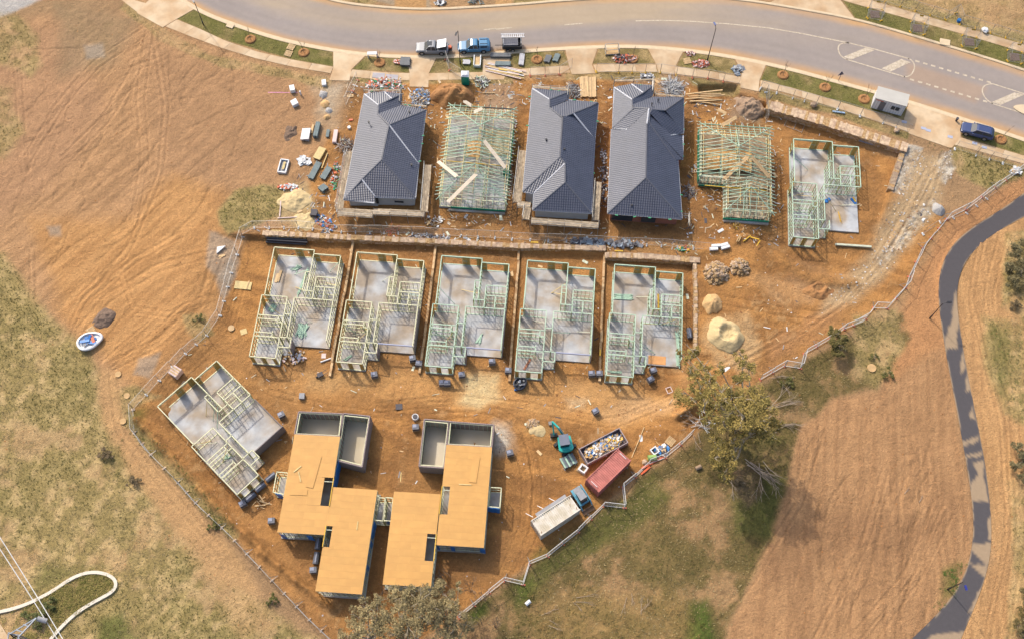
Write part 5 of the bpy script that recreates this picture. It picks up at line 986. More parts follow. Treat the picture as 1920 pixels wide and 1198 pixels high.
# ------------------------------------------------------------------ vehicles
M_tyre = mat('tyre_rubber', (.02, .02, .02), .8, 0); M_rim = mat('alloy_rim', (.5, .5, .52), .3, 0, metal=.8); M_red = mat('red_lens', (.4, .02, .02), .3, 0); M_hl = mat('headlamp_glass', (.75, .77, .8), .1, 0)
def vehicle(name, label, cat, loc, rz, m, kind, L=5.1, Wd=1.86, H=1.78, canopy=None):
    r = thing(name, label, cat, loc, rz); h = Wd / 2
    def sec(x, wb, wt, zb, zt): return [(x, -wb * .9, zb), (x, -wb, zb + .18), (x, -wb, zt - .16), (x, -wt, zt), (x, wt, zt), (x, wb, zt - .16), (x, wb, zb + .18), (x, wb * .9, zb)]
    f = L / 2; bed = kind == 'ute'
    S_ = [sec(f, h * .72, h * .6, .45, .80), sec(f - .12, h * .9, h * .78, .35, .92), sec(f - .55, h, h * .86, .3, 1.0), sec(f - 1.25, h, h * .9, .3, 1.08), sec(-f + 1.6, h, h * .92, .3, 1.08), sec(-f + .25, h * .99, h * .92, .38, 1.1), sec(-f, h * .93, h * .85, .5, 1.05)]
    MB().loft(S_).build('body', m, r)
    xa, xb = f - 1.35, (-f + 1.75 if bed else -f + .2)
    def cs(x, wb, wt, z0, z1): return [(x, -wb, z0), (x, -wt, z1), (x, wt, z1), (x, wb, z0)]
    MB().loft([cs(xa, h * .86, h * .8, 1.0, 1.08), cs(xa - .75, h * .92, h * .72, 1.02, H - .08), cs(xb + .3, h * .93, h * .72, 1.02, H - .08), cs(xb, h * .9, h * .78, 1.02, 1.12 if bed else 1.35)]).build('window_glass', M_glass, r)
    MB().loft([[(x, -w1, z - .03), (x, -w1 * .9, z + .03), (x, w1 * .9, z + .03), (x, w1, z - .03)] for x, w1, z in ((xa - .68, h * .72, H - .1), (xa - .95, h * .75, H - .03), (xb + .5, h * .75, H - .03), (xb + .25, h * .72, H - .1))]).build('roof_panel', m, r)
    for x in ((xa - .1, xa - .72), (xb + .12, xb + .3)):
        for s in (-1, 1): MB().beam((x[0], s * h * .87, 1.06), (x[1], s * h * .735, H - .06), .07, .06).build('window_pillar', m, r)
    for s in (-1, 1): MB().beam(((xa + xb) / 2 - .1, s * h * .925, 1.05), ((xa + xb) / 2 - .1, s * h * .74, H - .06), .09, .05).build('window_pillar', m, r)
    if bed:
        MB().box(-f + .95, 0, 1.06, 1.45, Wd * .76, .05).build('load_bed', M_dark, r)
        for s in (-1, 1): MB().box(-f + .95, s * h * .87, 1.06, 1.5, .1, .09).build('bed_rail', m, r)
    for sx in (f - .95, -f + 1.05):
        for s in (-1, 1):
            w_ = MB().tube((sx, s * h * .8, .37), (sx, s * h * 1.01, .37), .37, n=16).build('wheel', M_tyre, r); MB().tube((sx, s * h * 1.0, .37), (sx, s * h * 1.03, .37), .22, n=12).build('rim', M_rim, w_)
            MB().tube((sx, s * h * .93, .42), (sx, s * h * 1.005, .42), .45, n=16).build('wheel_arch', M_dark, r)
    for s in (-1, 1):
        MB().box(f - .16, s * h * .68, .72, .2, .36, .16).build('headlight', M_hl, r); MB().box(-f + .06, s * h * .82, .75, .12, .16, .28).build('tail_light', M_red, r); MB().box(xa - .35, s * (h + .1), 1.0, .14, .22, .17).build('wing_mirror', m, r)
    MB().box(f - .0, 0, .5, .1, Wd * .55, .24).build('grille', M_dark, r); MB().box(-f, 0, .42, .16, Wd * .85, .16).build('bumper', M_dark, r)
    return r, f, h, H
p = G(811, 96); r, f, h, H = vehicle('pickup_truck', 'silver pickup parked at the kerb with its white canopy lid raised', 'pickup', (p.x, p.y, .01), PI - .02, mat('silver_car_paint', C(155, 157, 161), .45, .03), 'ute')
MB().add([(-f + .3, -h * .85, 2.0), (-f + 1.75, -h * .85, 1.55), (-f + 1.75, h * .85, 1.55), (-f + .3, h * .85, 2.0), (-f + .3, -h * .85, 2.06), (-f + 1.75, -h * .85, 1.62), (-f + 1.75, h * .85, 1.62), (-f + .3, h * .85, 2.06)], [(3, 2, 1, 0), (4, 5, 6, 7), (0, 1, 5, 4), (1, 2, 6, 5), (2, 3, 7, 6), (3, 0, 4, 7)]).build('canopy_lid', M_white, r)
MB().box(.35, 0, H - .01, .75, .8, .03).build('sunroof', M_glass, r); MB().box(-f - .35, .1, .62, .5, 1.0, .12).build('tailgate', M_dark, r)
p2 = G(844, 95); o = MB().box(0, 0, .75, .5, .5, .3, .3).build('tool_bag', M_orange, None, (p2.x, p2.y - .1, 0)); tag(o, 'orange bag on the lowered tailgate of the silver pickup', 'bag')
p = G(889, 93); r, f, h, H = vehicle('pickup_truck', 'blue pickup with a matching blue canopy parked behind the silver one', 'pickup', (p.x, p.y, .01), PI + .03, mat('blue_car_paint', C(95, 150, 190), .25, .03), 'ute')
cb = MATS['blue_car_paint']; MB().loft([[(x, -h * w1, 1.1), (x, -h * w1 * .9, z), (x, h * w1 * .9, z), (x, h * w1, 1.1)] for x, w1, z in ((-f + 1.72, .9, 1.78), (-f + .5, .9, 1.78), (-f + .12, .88, 1.55))]).build('canopy', cb, r)
for s in (-1, 1): MB().box(-f + 1.0, s * h * .875, 1.28, 1.05, .03, .3).build('canopy_window', M_glass, r)
for y in (-.45, .45): MB().box(-f + 1.0, y, 1.8, 1.2, .05, .05).build('roof_rail', M_dark, r)
p = G(1828, 252); r, f, h, H = vehicle('parked_car', 'dark navy station wagon parked across the footpath at the right', 'car', (p.x, p.y, .12), PI + math.radians(-19), mat('navy_car_paint', C(72, 86, 128), .2, .03), 'suv', 4.75, 1.86, 1.62)
for y in (-.62, .62): MB().box(-.5, y, H, 2.1, .05, .06).build('roof_rail', M_rim, r)
p = G(960, 89); r = thing('ladder_trailer', 'black box trailer with white ladders racked high on its road side', 'trailer', (p.x, p.y, .01), .02)
MB().box(0, 0, .5, 3.0, 1.7, .08).build('chassis', M_dark, r)
for a in ((0, -.85, 3.0, .06), (0, .85, 3.0, .06)): MB().box(a[0], a[1], .55, a[2], a[3], .6).build('side_panel', M_dark, r)
for x in (-1.5, 1.5): MB().box(x, 0, .55, .06, 1.7, .6).build('end_panel', M_dark, r)
MB().box(-.2, .0, 1.0, 2.3, 1.3, .3).build('tool_box', mat('dark_grey_box', C(120, 120, 128), .4), r); MB().beam((-1.5, 0, .5), (-2.7, 0, .5), .08, .08).build('drawbar', M_dark, r)
for x in (-.7, .1): 
    for s in (-1, 1): w_ = MB().tube((x, s * .9, .32), (x, s * 1.06, .32), .32, n=14).build('wheel', M_tyre, r); MB().tube((x, s * 1.06, .32), (x, s * 1.08, .32), .2, n=10).build('rim', M_rim, w_)
for x in (-1.4, 1.4):
    for s in (-.8, .8): MB().beam((x, s, 1.1), (x, s, 1.9), .05, .05).build('rack_post', M_white, r)
for x in (-1.4, 1.4): MB().beam((x, -.85, 1.9), (x, .95, 1.9), .05, .05).build('rack_bar', M_white, r)
L_ = thing('ladder', 'white aluminium ladder lying on the rack of the black trailer', 'ladder', (p.x + .1, p.y + .65, 1.95), .03)
for y in (-.32, .32): MB().box(0, y, 0, 3.7, .08, .1).build('rail', M_white, L_)
for k in range(12): MB().box(-1.65 + k * .3, 0, .03, .09, .62, .04).build('rung', M_white, L_)
# excavator
p = G(1059, 836); r = thing('excavator', 'teal mini excavator with its boom reaching north', 'excavator', (p.x, p.y, float(gz(p.x, p.y))), 0); ta = math.radians(40)
for s in (-1, 1):
    cx, cy = -s * .85 * math.sin(ta), s * .85 * math.cos(ta); mb = MB(); sec = []
    for t in np.linspace(0, 2 * PI, 14, endpoint=False): sec.append((1.15 * (1 if math.cos(t) > 0 else -1) * min(1, abs(math.cos(t)) * 1.6 + .0) * 1.0, .28 + .28 * math.sin(t)))
    mb.loft([[(cx + a * math.cos(ta) - y * math.sin(ta), cy + a * math.sin(ta) + y * math.cos(ta), z) for a, z in sec] for y in (-.2, .2)]); mb.build('track', M_dark, r)
MB().box(0, 0, .3, 1.3, 1.3, .35, ta).build('undercarriage', M_dark, r); ba = math.radians(100); ca_, sa_ = math.cos(ba), math.sin(ba)
def R2(x, y): return (x * ca_ - y * sa_, x * sa_ + y * ca_)
pl = [R2(.95, -.85), R2(.95, .85)] + [R2(-.75 - .35 * math.cos(t), .98 * math.sin(t)) for t in np.linspace(PI / 2, -PI / 2, 9)]; MB().prism(pl, .68, 1.35).build('body', M_teal, r)
cb_ = [R2(.85, .1), R2(.85, .85), R2(-.55, .85), R2(-.55, .1)]; MB().prism([(x * 1, y) for x, y in [R2(.85, -.45), R2(.85, .75), R2(-.5, .75), R2(-.5, -.45)]], 1.3, 2.3).build('cab', M_glass, r)
MB().prism([R2(.9, -.5), R2(.9, .8), R2(-.55, .8), R2(-.55, -.5)], 2.3, 2.4).build('cab_roof', mat('grey_cab_roof', C(120, 125, 140), .5), r); MB().prism([R2(-.6, -.6), R2(-.6, .6), R2(-.95, .5), R2(-.95, -.5)], 1.35, 1.5).build('engine_hood', M_teal, r)
hx, hy = W(1036, 785, 2.6); e = Vector((hx - p.x, hy - p.y, 2.3)); s0 = Vector((*R2(1.0, -.1), 1.0)); kx, ky = W(1043, 822, 1.8); bx, by = W(1039, 812, .3); knee = s0 + (e - s0) * .5 + Vector((0, 0, .6))
MB().beam(s0, knee, .26, .34).beam(knee, e, .22, .28).build('boom', M_teal, r); be = Vector((bx - p.x, by - p.y, .55)); MB().beam(e, be, .18, .22).build('dipper_arm', M_teal, r); MB().beam(s0 + Vector((0, 0, .4)), knee + Vector((0, 0, .2)), .08, .08).build('hydraulic_ram', M_rim, r)
MB().box(be.x, be.y, .05, .95, .5, .5, .1).build('bucket', M_dark, r)
o = MB().box(0, 0, 0, .5, .5, .3, .2).build('spare_bucket', mat('worn_grey_steel', C(150, 145, 140), .6, .2), None, G(1032, 794)); tag(o, 'grey spare digging bucket on the ground beside the excavator boom', 'bucket')
# containers
def quad(pts, z): return [Vector((*W(*p, z), 0)) for p in pts]
def container(label, top, m, z=2.6, zb=0., ribs=True, extra=None):
    gp = G(*top[0]); zb = float(gz(gp.x, gp.y)); Q = quad(top, zb + z); a, b = Q[0], Q[1]; an = math.atan2((b - a).y, (b - a).x); L = ((b - a).length + (Q[2] - Q[3]).length) / 2; w_ = ((Q[3] - Q[0]).length + (Q[2] - Q[1]).length) / 2; c = sum(Q, Vector()) / 4
    r = thing('shipping_container', label, 'container', (c.x, c.y, zb), an, 'shipping containers'); MB().box(0, 0, .1, L - .12, w_ - .12, z - .26).build('wall', m, r)
    for x in (-1, 1):
        for y in (-1, 1): MB().box(x * (L / 2 - .07), y * (w_ / 2 - .07), 0, .14, .14, z).build('corner_post', m, r)
    for y in (-1, 1):
        MB().box(0, y * (w_ / 2 - .05), z - .14, L - .1, .1, .13).build('top_rail', m, r); MB().box(0, y * (w_ / 2 - .05), .02, L - .1, .1, .14).build('bottom_rail', m, r)
    mb = MB(); n = int(L / .27)
    for i in range(n):
        x = -L / 2 + .2 + i * (L - .4) / (n - 1)
        mb.box(x, 0, z - .17, .12, w_ - .2, .11)
        for y in (-1, 1): mb.box(x, y * (w_ / 2 - .055), .15, .13, .05, z - .3)
    o = mb.build('corrugation', m, r); o['kind'] = 'stuff'
    for k in range(7): MB().box(-L / 2 + .045, -w_ / 2 + .25 + k * (w_ - .5) / 6, .2, .06, .14, z - .4).build('end_rib', m, r)
    return r, L, w_, z
M_redc = mat('faded_red_steel', C(220, 136, 124), .65, .14, .9, c2=C(196, 116, 104), mixsc=1.5); M_whc = mat('dirty_white_steel', C(238, 230, 216), .6, .06, 1.5, c2=C(216, 204, 180), mixsc=.9, mixw=.1)
r, L, w_, z = container('red corrugated shipping container beside the skip', [(1098.5, 898.6), (1159.4, 839.3), (1183.6, 861.8), (1122.7, 922.8)], M_redc)
for x in (-.88, .88): MB().box(x * L / 2, 0, z - .005, .07, 1.1, .012).build('white_stripe', M_white, r)
r, L, w_, z = container('dirty white shipping container parked behind the blue loader', [(995.3, 975.5), (1069.5, 927), (1089, 955.8), (1013.4, 1003)], M_whc)
for i, (u, v) in enumerate(((-.9, .8), (.9, .8), (-.9, -.7), (.9, -.6), (.3, .9), (.75, .1))): MB().box(u * L / 2, v * w_ / 2, z - .062, .3, .07, .012, .8).build('rust_streak', mat('rust', C(165, 120, 70), .9), r)
for i in range(3): MB().beam((-L / 2 + .6 + i * 1.8, w_ / 2 + .35, 1.9), (-L / 2 + .2 + i * 1.8, w_ / 2 + 1.4, 1.2), .06, .06).build('awning_strut', M_white, r)
MB().box(.3, w_ / 2 + .3, 1.95, 4.6, .5, .05).build('awning_board', M_litter[1], r)
# skip
sk = [(1161, 801.7), (1177, 828.5), (1102.6, 869.4), (1086, 841)]; g0 = G(1130, 840); zb = float(gz(g0.x, g0.y)); Q = quad(sk, zb + 1.3); c = sum(Q, Vector()) / 4; an = math.atan2((Q[0] - Q[3]).y, (Q[0] - Q[3]).x); L = (Q[0] - Q[3]).length; w_ = (Q[0] - Q[1]).length
r = thing('skip_bin', 'long open skip heaped with building rubbish', 'skip', (c.x, c.y, zb), an); M_skip = mat('grey_skip_steel', C(178, 160, 158), .6, .15)
MB().box(0, 0, .12, L, w_, .1).build('floor', M_skip, r)
for y in (-1, 1): MB().box(0, y * w_ / 2, .12, L + .1, .1, 1.2).build('side_wall', M_skip, r)
for x in (-1, 1): MB().box(x * L / 2, 0, .12, .1, w_ - .1, 1.2).build('end_wall', M_skip, r)
for x in range(-3, 4):
    for y in (-1, 1): MB().box(x * L / 7, y * (w_ / 2 + .08), .15, .1, .08, 1.1).build('side_rib', M_skip, r)
def heap(name, label, cat, px, rx, ry, h, n, mats, ang=0, shape='mix', size=.35, dz=0., loc=None, group=None):
    p = loc or G(*px); r = Vector(p); z0 = float(gz(p[0], p[1])) if loc is None else p[2]; mb = MB()
    for i in range(n):
        t = random.uniform(0, 2 * PI); q = math.sqrt(random.random()); x, y = q * rx * math.cos(t), q * ry * math.sin(t); z = h * (1 - q * q) * random.uniform(.5, 1.0); mb.mi = random.randrange(len(mats)); k = size * random.uniform(.5, 1.4)
        if shape == 'plank' or (shape == 'mix' and random.random() < .5): mb.box(x, y, z, k * 2.2, k * .22, .05, random.uniform(0, PI), (random.uniform(-.4, .4), random.uniform(-.4, .4)))
        elif shape == 'rod': a = random.uniform(0, 2 * PI); mb.beam((x, y, z), (x + k * 2.5 * math.cos(a), y + k * 2.5 * math.sin(a), z + random.uniform(-.1, .25)), .045, .045)
        else: mb.box(x, y, z, k, k * random.uniform(.4, 1), k * .25, random.uniform(0, PI), (random.uniform(-.5, .5), random.uniform(-.5, .5)))
    o = mb.build(name, mats, None, (p[0], p[1], z0 + dz), math.radians(ang)); tag(o, label, cat, group, 'stuff'); return o
ML = M_litter
heap('rubbish', 'mixed white, blue and cardboard rubbish filling the skip', 'rubbish', None, L * .46, w_ * .44, .55, 420, [ML[0], ML[0], ML[1], ML[2], ML[2], ML[3], ML[4], M_plank, M_yel], math.degrees(an), size=.38, loc=(c.x, c.y, zb + .75))
# small blue loader
p = G(1089, 936); r = thing('skid_loader', 'small light blue loader with grey roof and a timber loaded bucket', 'loader', (p.x, p.y, float(gz(p.x, p.y))), math.radians(-58)); M_lb = mat('light_blue_paint', C(110, 180, 205), .4, .1)
MB().loft([[(x, -.62, .35), (x, -.62, z), (x, .62, z), (x, .62, .35)] for x, z in ((-1.45, 1.0), (-1.2, 1.25), (-.5, 1.3), (.9, .9))]).build('body', M_lb, r)
MB().loft([[(x, -.5, 1.0), (x, -.46, z), (x, .46, z), (x, .5, 1.0)] for x, z in ((-.55, 1.95), (.45, 1.95), (.75, 1.2))]).build('cab', M_glass, r); MB().box(-.05, 0, 1.95, 1.1, 1.0, .08).build('cab_roof', ML[1], r)
for s in (-1, 1):
    MB().beam((-1.4, s * .75, 1.5), (.9, s * .75, 1.25), .14, .2).beam((.9, s * .75, 1.25), (1.5, s * .75, .5), .14, .18).build('loader_arm', M_lb, r)
    for x in (-.75, .55): w = MB().tube((x, s * .66, .38), (x, s * .92, .38), .38, n=14).build('wheel', M_tyre, r)
MB().box(-1.0, 0, 1.28, .7, .95, .1).build('engine_cover', ML[1], r); MB().box(1.75, 0, .2, .6, 1.75, .08).box(1.5, 0, .2, .08, 1.75, .5).build('bucket', mat('rusty_steel', C(150, 115, 85), .8, .3), r)
# site shed
tp = [(1646.7, 162.5), (1705.5, 178.4), (1701, 200), (1641, 184)]; Q = quad(tp, 2.75); c = sum(Q, Vector()) / 4; an = math.atan2((Q[1] - Q[0]).y, (Q[1] - Q[0]).x); L, w_ = (Q[1] - Q[0]).length, (Q[3] - Q[0]).length
r = thing('site_shed', 'white portable site shed with a grey roof standing on the verge', 'site shed', (c.x, c.y, .1), an); M_shed = mat('white_shed_panel', C(232, 234, 238), .6, .04, 1)
MB().box(0, 0, .12, L - .12, w_ - .1, 2.45).build('wall', M_shed, r); MB().box(0, 0, 2.57, L + .05, w_ + .05, .09, 0, (0, .015)).build('roof', mat('grey_shed_roof', C(205, 200, 190), .6, .06, 1), r)
for i in range(12): MB().box(-L / 2 + .25 + i * (L - .5) / 11, -w_ / 2 + .04, .15, .03, .03, 2.35).build('panel_seam', M_litter[1], r)
MB().box(-L * .2, -w_ / 2 + .04, .2, .85, .07, 1.95).build('door', mat('dark_grey_door', C(110, 112, 120), .5), r)
f_ = MB().box(L * .21, -w_ / 2 + .04, 1.05, 1.35, .08, .9).build('window', M_shed, r)
for x in (-.33, .33): MB().box(L * .21 + x, -w_ / 2 + .0, 1.1, .58, .05, .8).build('pane', M_glass, f_)
MB().box(-L * .33, -w_ / 2 + .03, 2.2, 1.1, .04, .12).build('red_sign', M_orange, r)
# portable toilet
p = G(873, 156); r = thing('portable_toilet', 'green portable toilet with a pale domed roof on the footpath edge', 'toilet', (p.x, p.y, .05), -.03)
MB().box(0, 0, .1, 1.15, 1.15, 2.05).build('cabin', mat('toilet_green', C(0, 165, 140), .5, .05), r); MB().loft([[(x, -.6, 2.15), (x, -.35, z), (x, .35, z), (x, .6, 2.15)] for x, z in ((-.6, 2.25), (-.3, 2.42), (.3, 2.42), (.6, 2.25))]).build('roof', M_white, r); MB().box(0, -.59, .2, .7, .03, 1.85).build('door', MATS['toilet_green'], r); MB().box(0, 0, 0, 1.2, 1.2, .1).build('base', M_dark, r)
# ------------------------------------------------------------------ piles of earth, sand and stone
def pile(name, label, px, rx, ry, h, m, ang=0, hollow=None, rough=.12, seed=1, flatp=1.6, cat='pile'):
    p = G(*px); z0 = float(gz(p.x, p.y)); nr, na = 26, 60; Vt = [(0, 0, 0)]; an = math.radians(ang)
    for i in range(nr + 1):
        for j in range(na):
            q = i / nr; t = 2 * PI * j / na; w1 = 1 + .22 * (float(vn(np.array(math.cos(t) * 2 + 9), np.array(math.sin(t) * 2 + 9), 1., seed)) - .5) * 2; x, y = q * rx * w1 * math.cos(t), q * ry * w1 * math.sin(t)
            z = h * max(0, (1 - q ** flatp)) * (1 - .0 * q); nn = float(vn(np.array(x + 50 + seed), np.array(y + 50), .7, seed)) - .5 + .6 * (float(vn(np.array(x + 50), np.array(y + 50), .3, seed + 1)) - .5); z += nn * rough * h * (1 - q ** 4) * 2
            if hollow: dx, dy = (x - hollow[0]) / hollow[2], (y - hollow[1]) / hollow[3]; d2 = dx * dx + dy * dy; z -= hollow[4] * math.exp(-d2 * d2)
            Vt.append((x * math.cos(an) - y * math.sin(an), x * math.sin(an) + y * math.cos(an), max(z, .0) - .12 * (i == nr) * 2))
    fs = [(0, 1 + j, 1 + (j + 1) % na) for j in range(0)]; F = []
    for i in range(nr):
        for j in range(na): a = 1 + i * na + j; b = 1 + i * na + (j + 1) % na; F.append((a, a + na, b + na, b))
    me = bpy.data.meshes.new(name); me.from_pydata(Vt[1:], [], [[v - 1 for v in f] for f in F]); me.materials.append(m); me.polygons.foreach_set('use_smooth', [True] * len(F)); o = bpy.data.objects.new(name, me); link(o); o.location = (p.x, p.y, z0 + .02); return tag(o, label, cat)
M_dirtp = mat('brown_soil', C(186, 136, 84), .95, .15, 1.5, bump=.12, bsc=3, c2=C(165, 116, 70), mixsc=.8); M_tanp = mat('buff_soil', C(222, 180, 124), .95, .12, 2, bump=.08, bsc=4); M_greyp = mat('grey_aggregate', C(190, 186, 182), .95, .25, 9, bump=.08, bsc=12); M_browng = mat('grey_brown_soil', C(170, 142, 116), .95, .15, 2, bump=.12, bsc=3)
pile('sand_pile', 'large pale sand pile with a scooped out hollow', (1361, 629), 2.75, 2.7, 1.5, M_sand, hollow=(.1, .1, 1.0, 1.1, 1.0), rough=.1, seed=2)
pile('dirt_pile', 'small buff soil mound north of the large sand pile', (1335, 571), 1.3, 1.6, 1.0, M_tanp, seed=3)
pile('dirt_pile', 'brown soil heap beside the green toilet', (850, 183), 4.0, 2.6, 2.3, M_dirtp, -20, seed=4)
pile('dirt_pile', 'grey brown ridged soil heap north of the eastern truss house', (1402, 203), 2.5, 2.3, 1.0, M_browng, seed=5, rough=.3)
pile('sand_pile', 'yellow sand spread by the grass mound', (552, 378), 2.5, 2.0, .5, M_sand, seed=6, rough=.3); pile('sand_pile', 'flattened sand patch behind the black pipes', (572, 415), 1.7, 1.6, .25, M_sand, seed=7, rough=.4)
for i, (x, y, r0) in enumerate(((606, 178, .72), (610, 195, .75), (617, 208, .6), (613, 221, .5))): pile('mortar_heap', 'grey mortar sand heap in the line west of the tiled house, %s' % ('northernmost', 'second from the north', 'third from the north', 'southernmost')[i], (x, y), r0, r0, .35, M_greyp if i % 2 == 0 else M_tanp, seed=i)
pile('gravel_pile', 'pale grey gravel heap beside the fence corner', (1760, 394), 1.0, 1.15, .9, M_greyp, seed=2); pile('sand_pile', 'low sand heap with bricks beside the excavator', (1006, 806), 1.2, .9, .3, M_sand, -30, seed=3)
pile('dirt_pile', 'dark brown broken soil heap by the blue bag', (195, 598), 1.3, 1.7, .5, mat('dark_soil', C(135, 112, 95), .95, .3, 4, bump=.15), -30, seed=5, rough=.35); pile('dirt_pile', 'hollowed rocky mound in the puddled ground', (1535, 546), 2.2, 1.6, .6, M_dirtp, hollow=(0, .3, .8, .6, .6), seed=6, rough=.3)
pile('mulch_pile', 'dark tangled heap of roots and mesh west of the site', (544, 249), 1.0, 1.5, .35, mat('root_litter', C(140, 115, 95), .95, .4, 6, bump=.2), -20, seed=7, rough=.5)
def rock_pile(label, px, rx, ry, h, n, big=.3):
    p = G(*px); r = thing('rock_pile', label, 'rock pile', (p.x, p.y, float(gz(p.x, p.y))), 0, 'piles of pale building stone'); ms = [MB().rock(0, 0, .3, .5).mesh('rock', m) for m in (M_rock, M_rock, M_stone)]
    MB().loft([[(q * rx * math.cos(t), q * ry * math.sin(t), z) for t in np.linspace(0, 2 * PI, 14, endpoint=False)] for q, z in ((1, -.1), (.9, .1 * h), (.6, .6 * h), (.2, .85 * h))]).build('rubble_core', M_stone, r)
    for i in range(n): t = random.uniform(0, 2 * PI); q = math.sqrt(random.random()) * 1.05; k = big * random.uniform(.45, 1.25) * 2; inst('rock', random.choice(ms), r, (q * rx * math.cos(t), q * ry * math.sin(t), h * (1 - q ** 2) * random.uniform(.8, 1) - .05), (random.uniform(-.6, .6), random.uniform(-.6, .6), random.uniform(0, 6)), (k, k * random.uniform(.6, 1), k * .8))
    return r
rock_pile('larger western pile of pale sandstone blocks', (1342, 513), 1.75, 1.75, 1.1, 230, .27); rock_pile('smaller eastern pile of pale sandstone blocks', (1387, 502), 1.35, 1.25, .8, 120, .3); rock_pile('small spill of sandstone linking the two rock piles', (1364, 505), .5, .4, .2, 14, .26)
rock_pile('purple brick rubble beside the sand heap near the excavator', (998, 795), .9, .8, .3, 90, .16)

# ------------------------------------------------------------------ stacks, pallets, blocks
M_bl = mat('blue_grey_wrap', C(104, 106, 116), .5, .12, 4); M_blt = mat('pale_blue_top', C(160, 164, 182), .5, .1, 4)
def place(px, dz=0): p = G(*px); return (p.x, p.y, float(gz(p.x, p.y)) + dz)
blk = [((774, 674), 'beside the garage corner of the second frame house', 10), ((786, 684), 'on the sleeper edging at the foot of the second frame house', -5), ((702.5, 705), 'in front of the second frame house porch', 10), ((866, 705), 'in front of the middle frame house porch', 8), ((829.5, 720), 'left of a close pair by the middle frame house', 5), ((839, 720.5), 'right of a close pair by the middle frame house', 3),
       ((922.7, 681), 'in front of the middle frame house garage', 5), ((953, 697), 'at the foot of the third sleeper edging', -3), ((1109, 703), 'in front of the fourth frame house garage', 5), ((1123.5, 703), 'at the foot of the fourth sleeper edging', 0), ((1224, 697), 'beside the porch of the easternmost frame house', 20), ((1219, 714), 'lower one near the easternmost frame house porch', 30),
       ((529, 780), 'near the brick corner of the diagonal frame house', 30), ((511, 978), 'west of the western orange deck', 5), ((589, 1070), 'southernmost beside the western orange deck', 5), ((780, 803), 'below the round drum between the decked houses', 5), ((956, 851), 'east of the eastern decked house garage', 15), ((457, 946), 'at the south corner of the diagonal frame house', 30), ((1116, 773), 'on bare earth north of the skip', 30)]
for (p, lb, a) in blk:
    r = thing('wrapped_pallet', 'grey wrapped brick pallet ' + lb, 'pallet', place(p), math.radians(a), 'wrapped brick pallets'); MB().box(0, 0, 0, .95, .8, .12).build('base', M_plank, r); MB().box(0, 0, .12, .88, .72, .7).build('wrapped_bricks', M_bl, r); MB().box(-.12, .1, .82, .5, .4, .05).build('top_flap', M_blt, r)
for (p, lb, a) in (((509, 896), 'nearest the diagonal house east corner', 42), ((490, 915), 'second along the diagonal house south east side', 42), ((471.5, 933), 'third along the diagonal house south east side', 42), ((598, 1020), 'upper one under the edge of the western deck', 85), ((594, 1047), 'middle one beside the western deck', 85), ((1292, 627), 'by the east wall of the middle row', 92)):
    r = thing('wrapped_bundle', 'long blue grey wrapped bundle ' + lb, 'bundle', place(p), math.radians(a), 'long wrapped bundles'); MB().loft([[(x, .38 * math.cos(t), .4 + .36 * math.sin(t)) for t in np.linspace(0, 2 * PI, 10, endpoint=False)] for x in (-.75, -.7, .7, .75)]).build('wrapping', M_bl, r); MB().box(0, 0, .74, 1.2, .12, .04).build('top_flap', M_blt, r); MB().box(.0, 0, 0, 1.3, .5, .08).build('bearer', M_plank, r)
def stack(name, label, px, n, layers, L, w_, th, m, ang, cat='timber', gap=1.06, group=None, jit=.08):
    ms = m if isinstance(m, list) else [m]; r = thing(name, label, cat, place(px), math.radians(ang), group)
    for x in (-L * .3, L * .3): MB().box(x, 0, 0, .1, n * w_ * gap, .09).build('bearer', M_plank, r)
    meshes = [MB().box(0, 0, 0, L, w_, th).mesh('board', q) for q in ms]
    for j in range(layers):
        for i in range(n): inst('board', meshes[(i + j) % len(ms)], r, (random.uniform(-jit, jit), (i - (n - 1) / 2) * w_ * gap, .09 + j * th * 1.04), (0, 0, random.uniform(-.01, .01)))
    return r
M_gt = mat('grey_green_batten', C(120, 135, 135), .7, .2, 4); M_gs = mat('silver_grey_steel_bar', C(190, 190, 195), .4, .2, 5, metal=.2); M_dg = mat('dark_grey_bar', C(105, 108, 112), .6, .2, 4); M_pinkw = mat('pinkish_white_board', C(238, 212, 205), .7, .1)
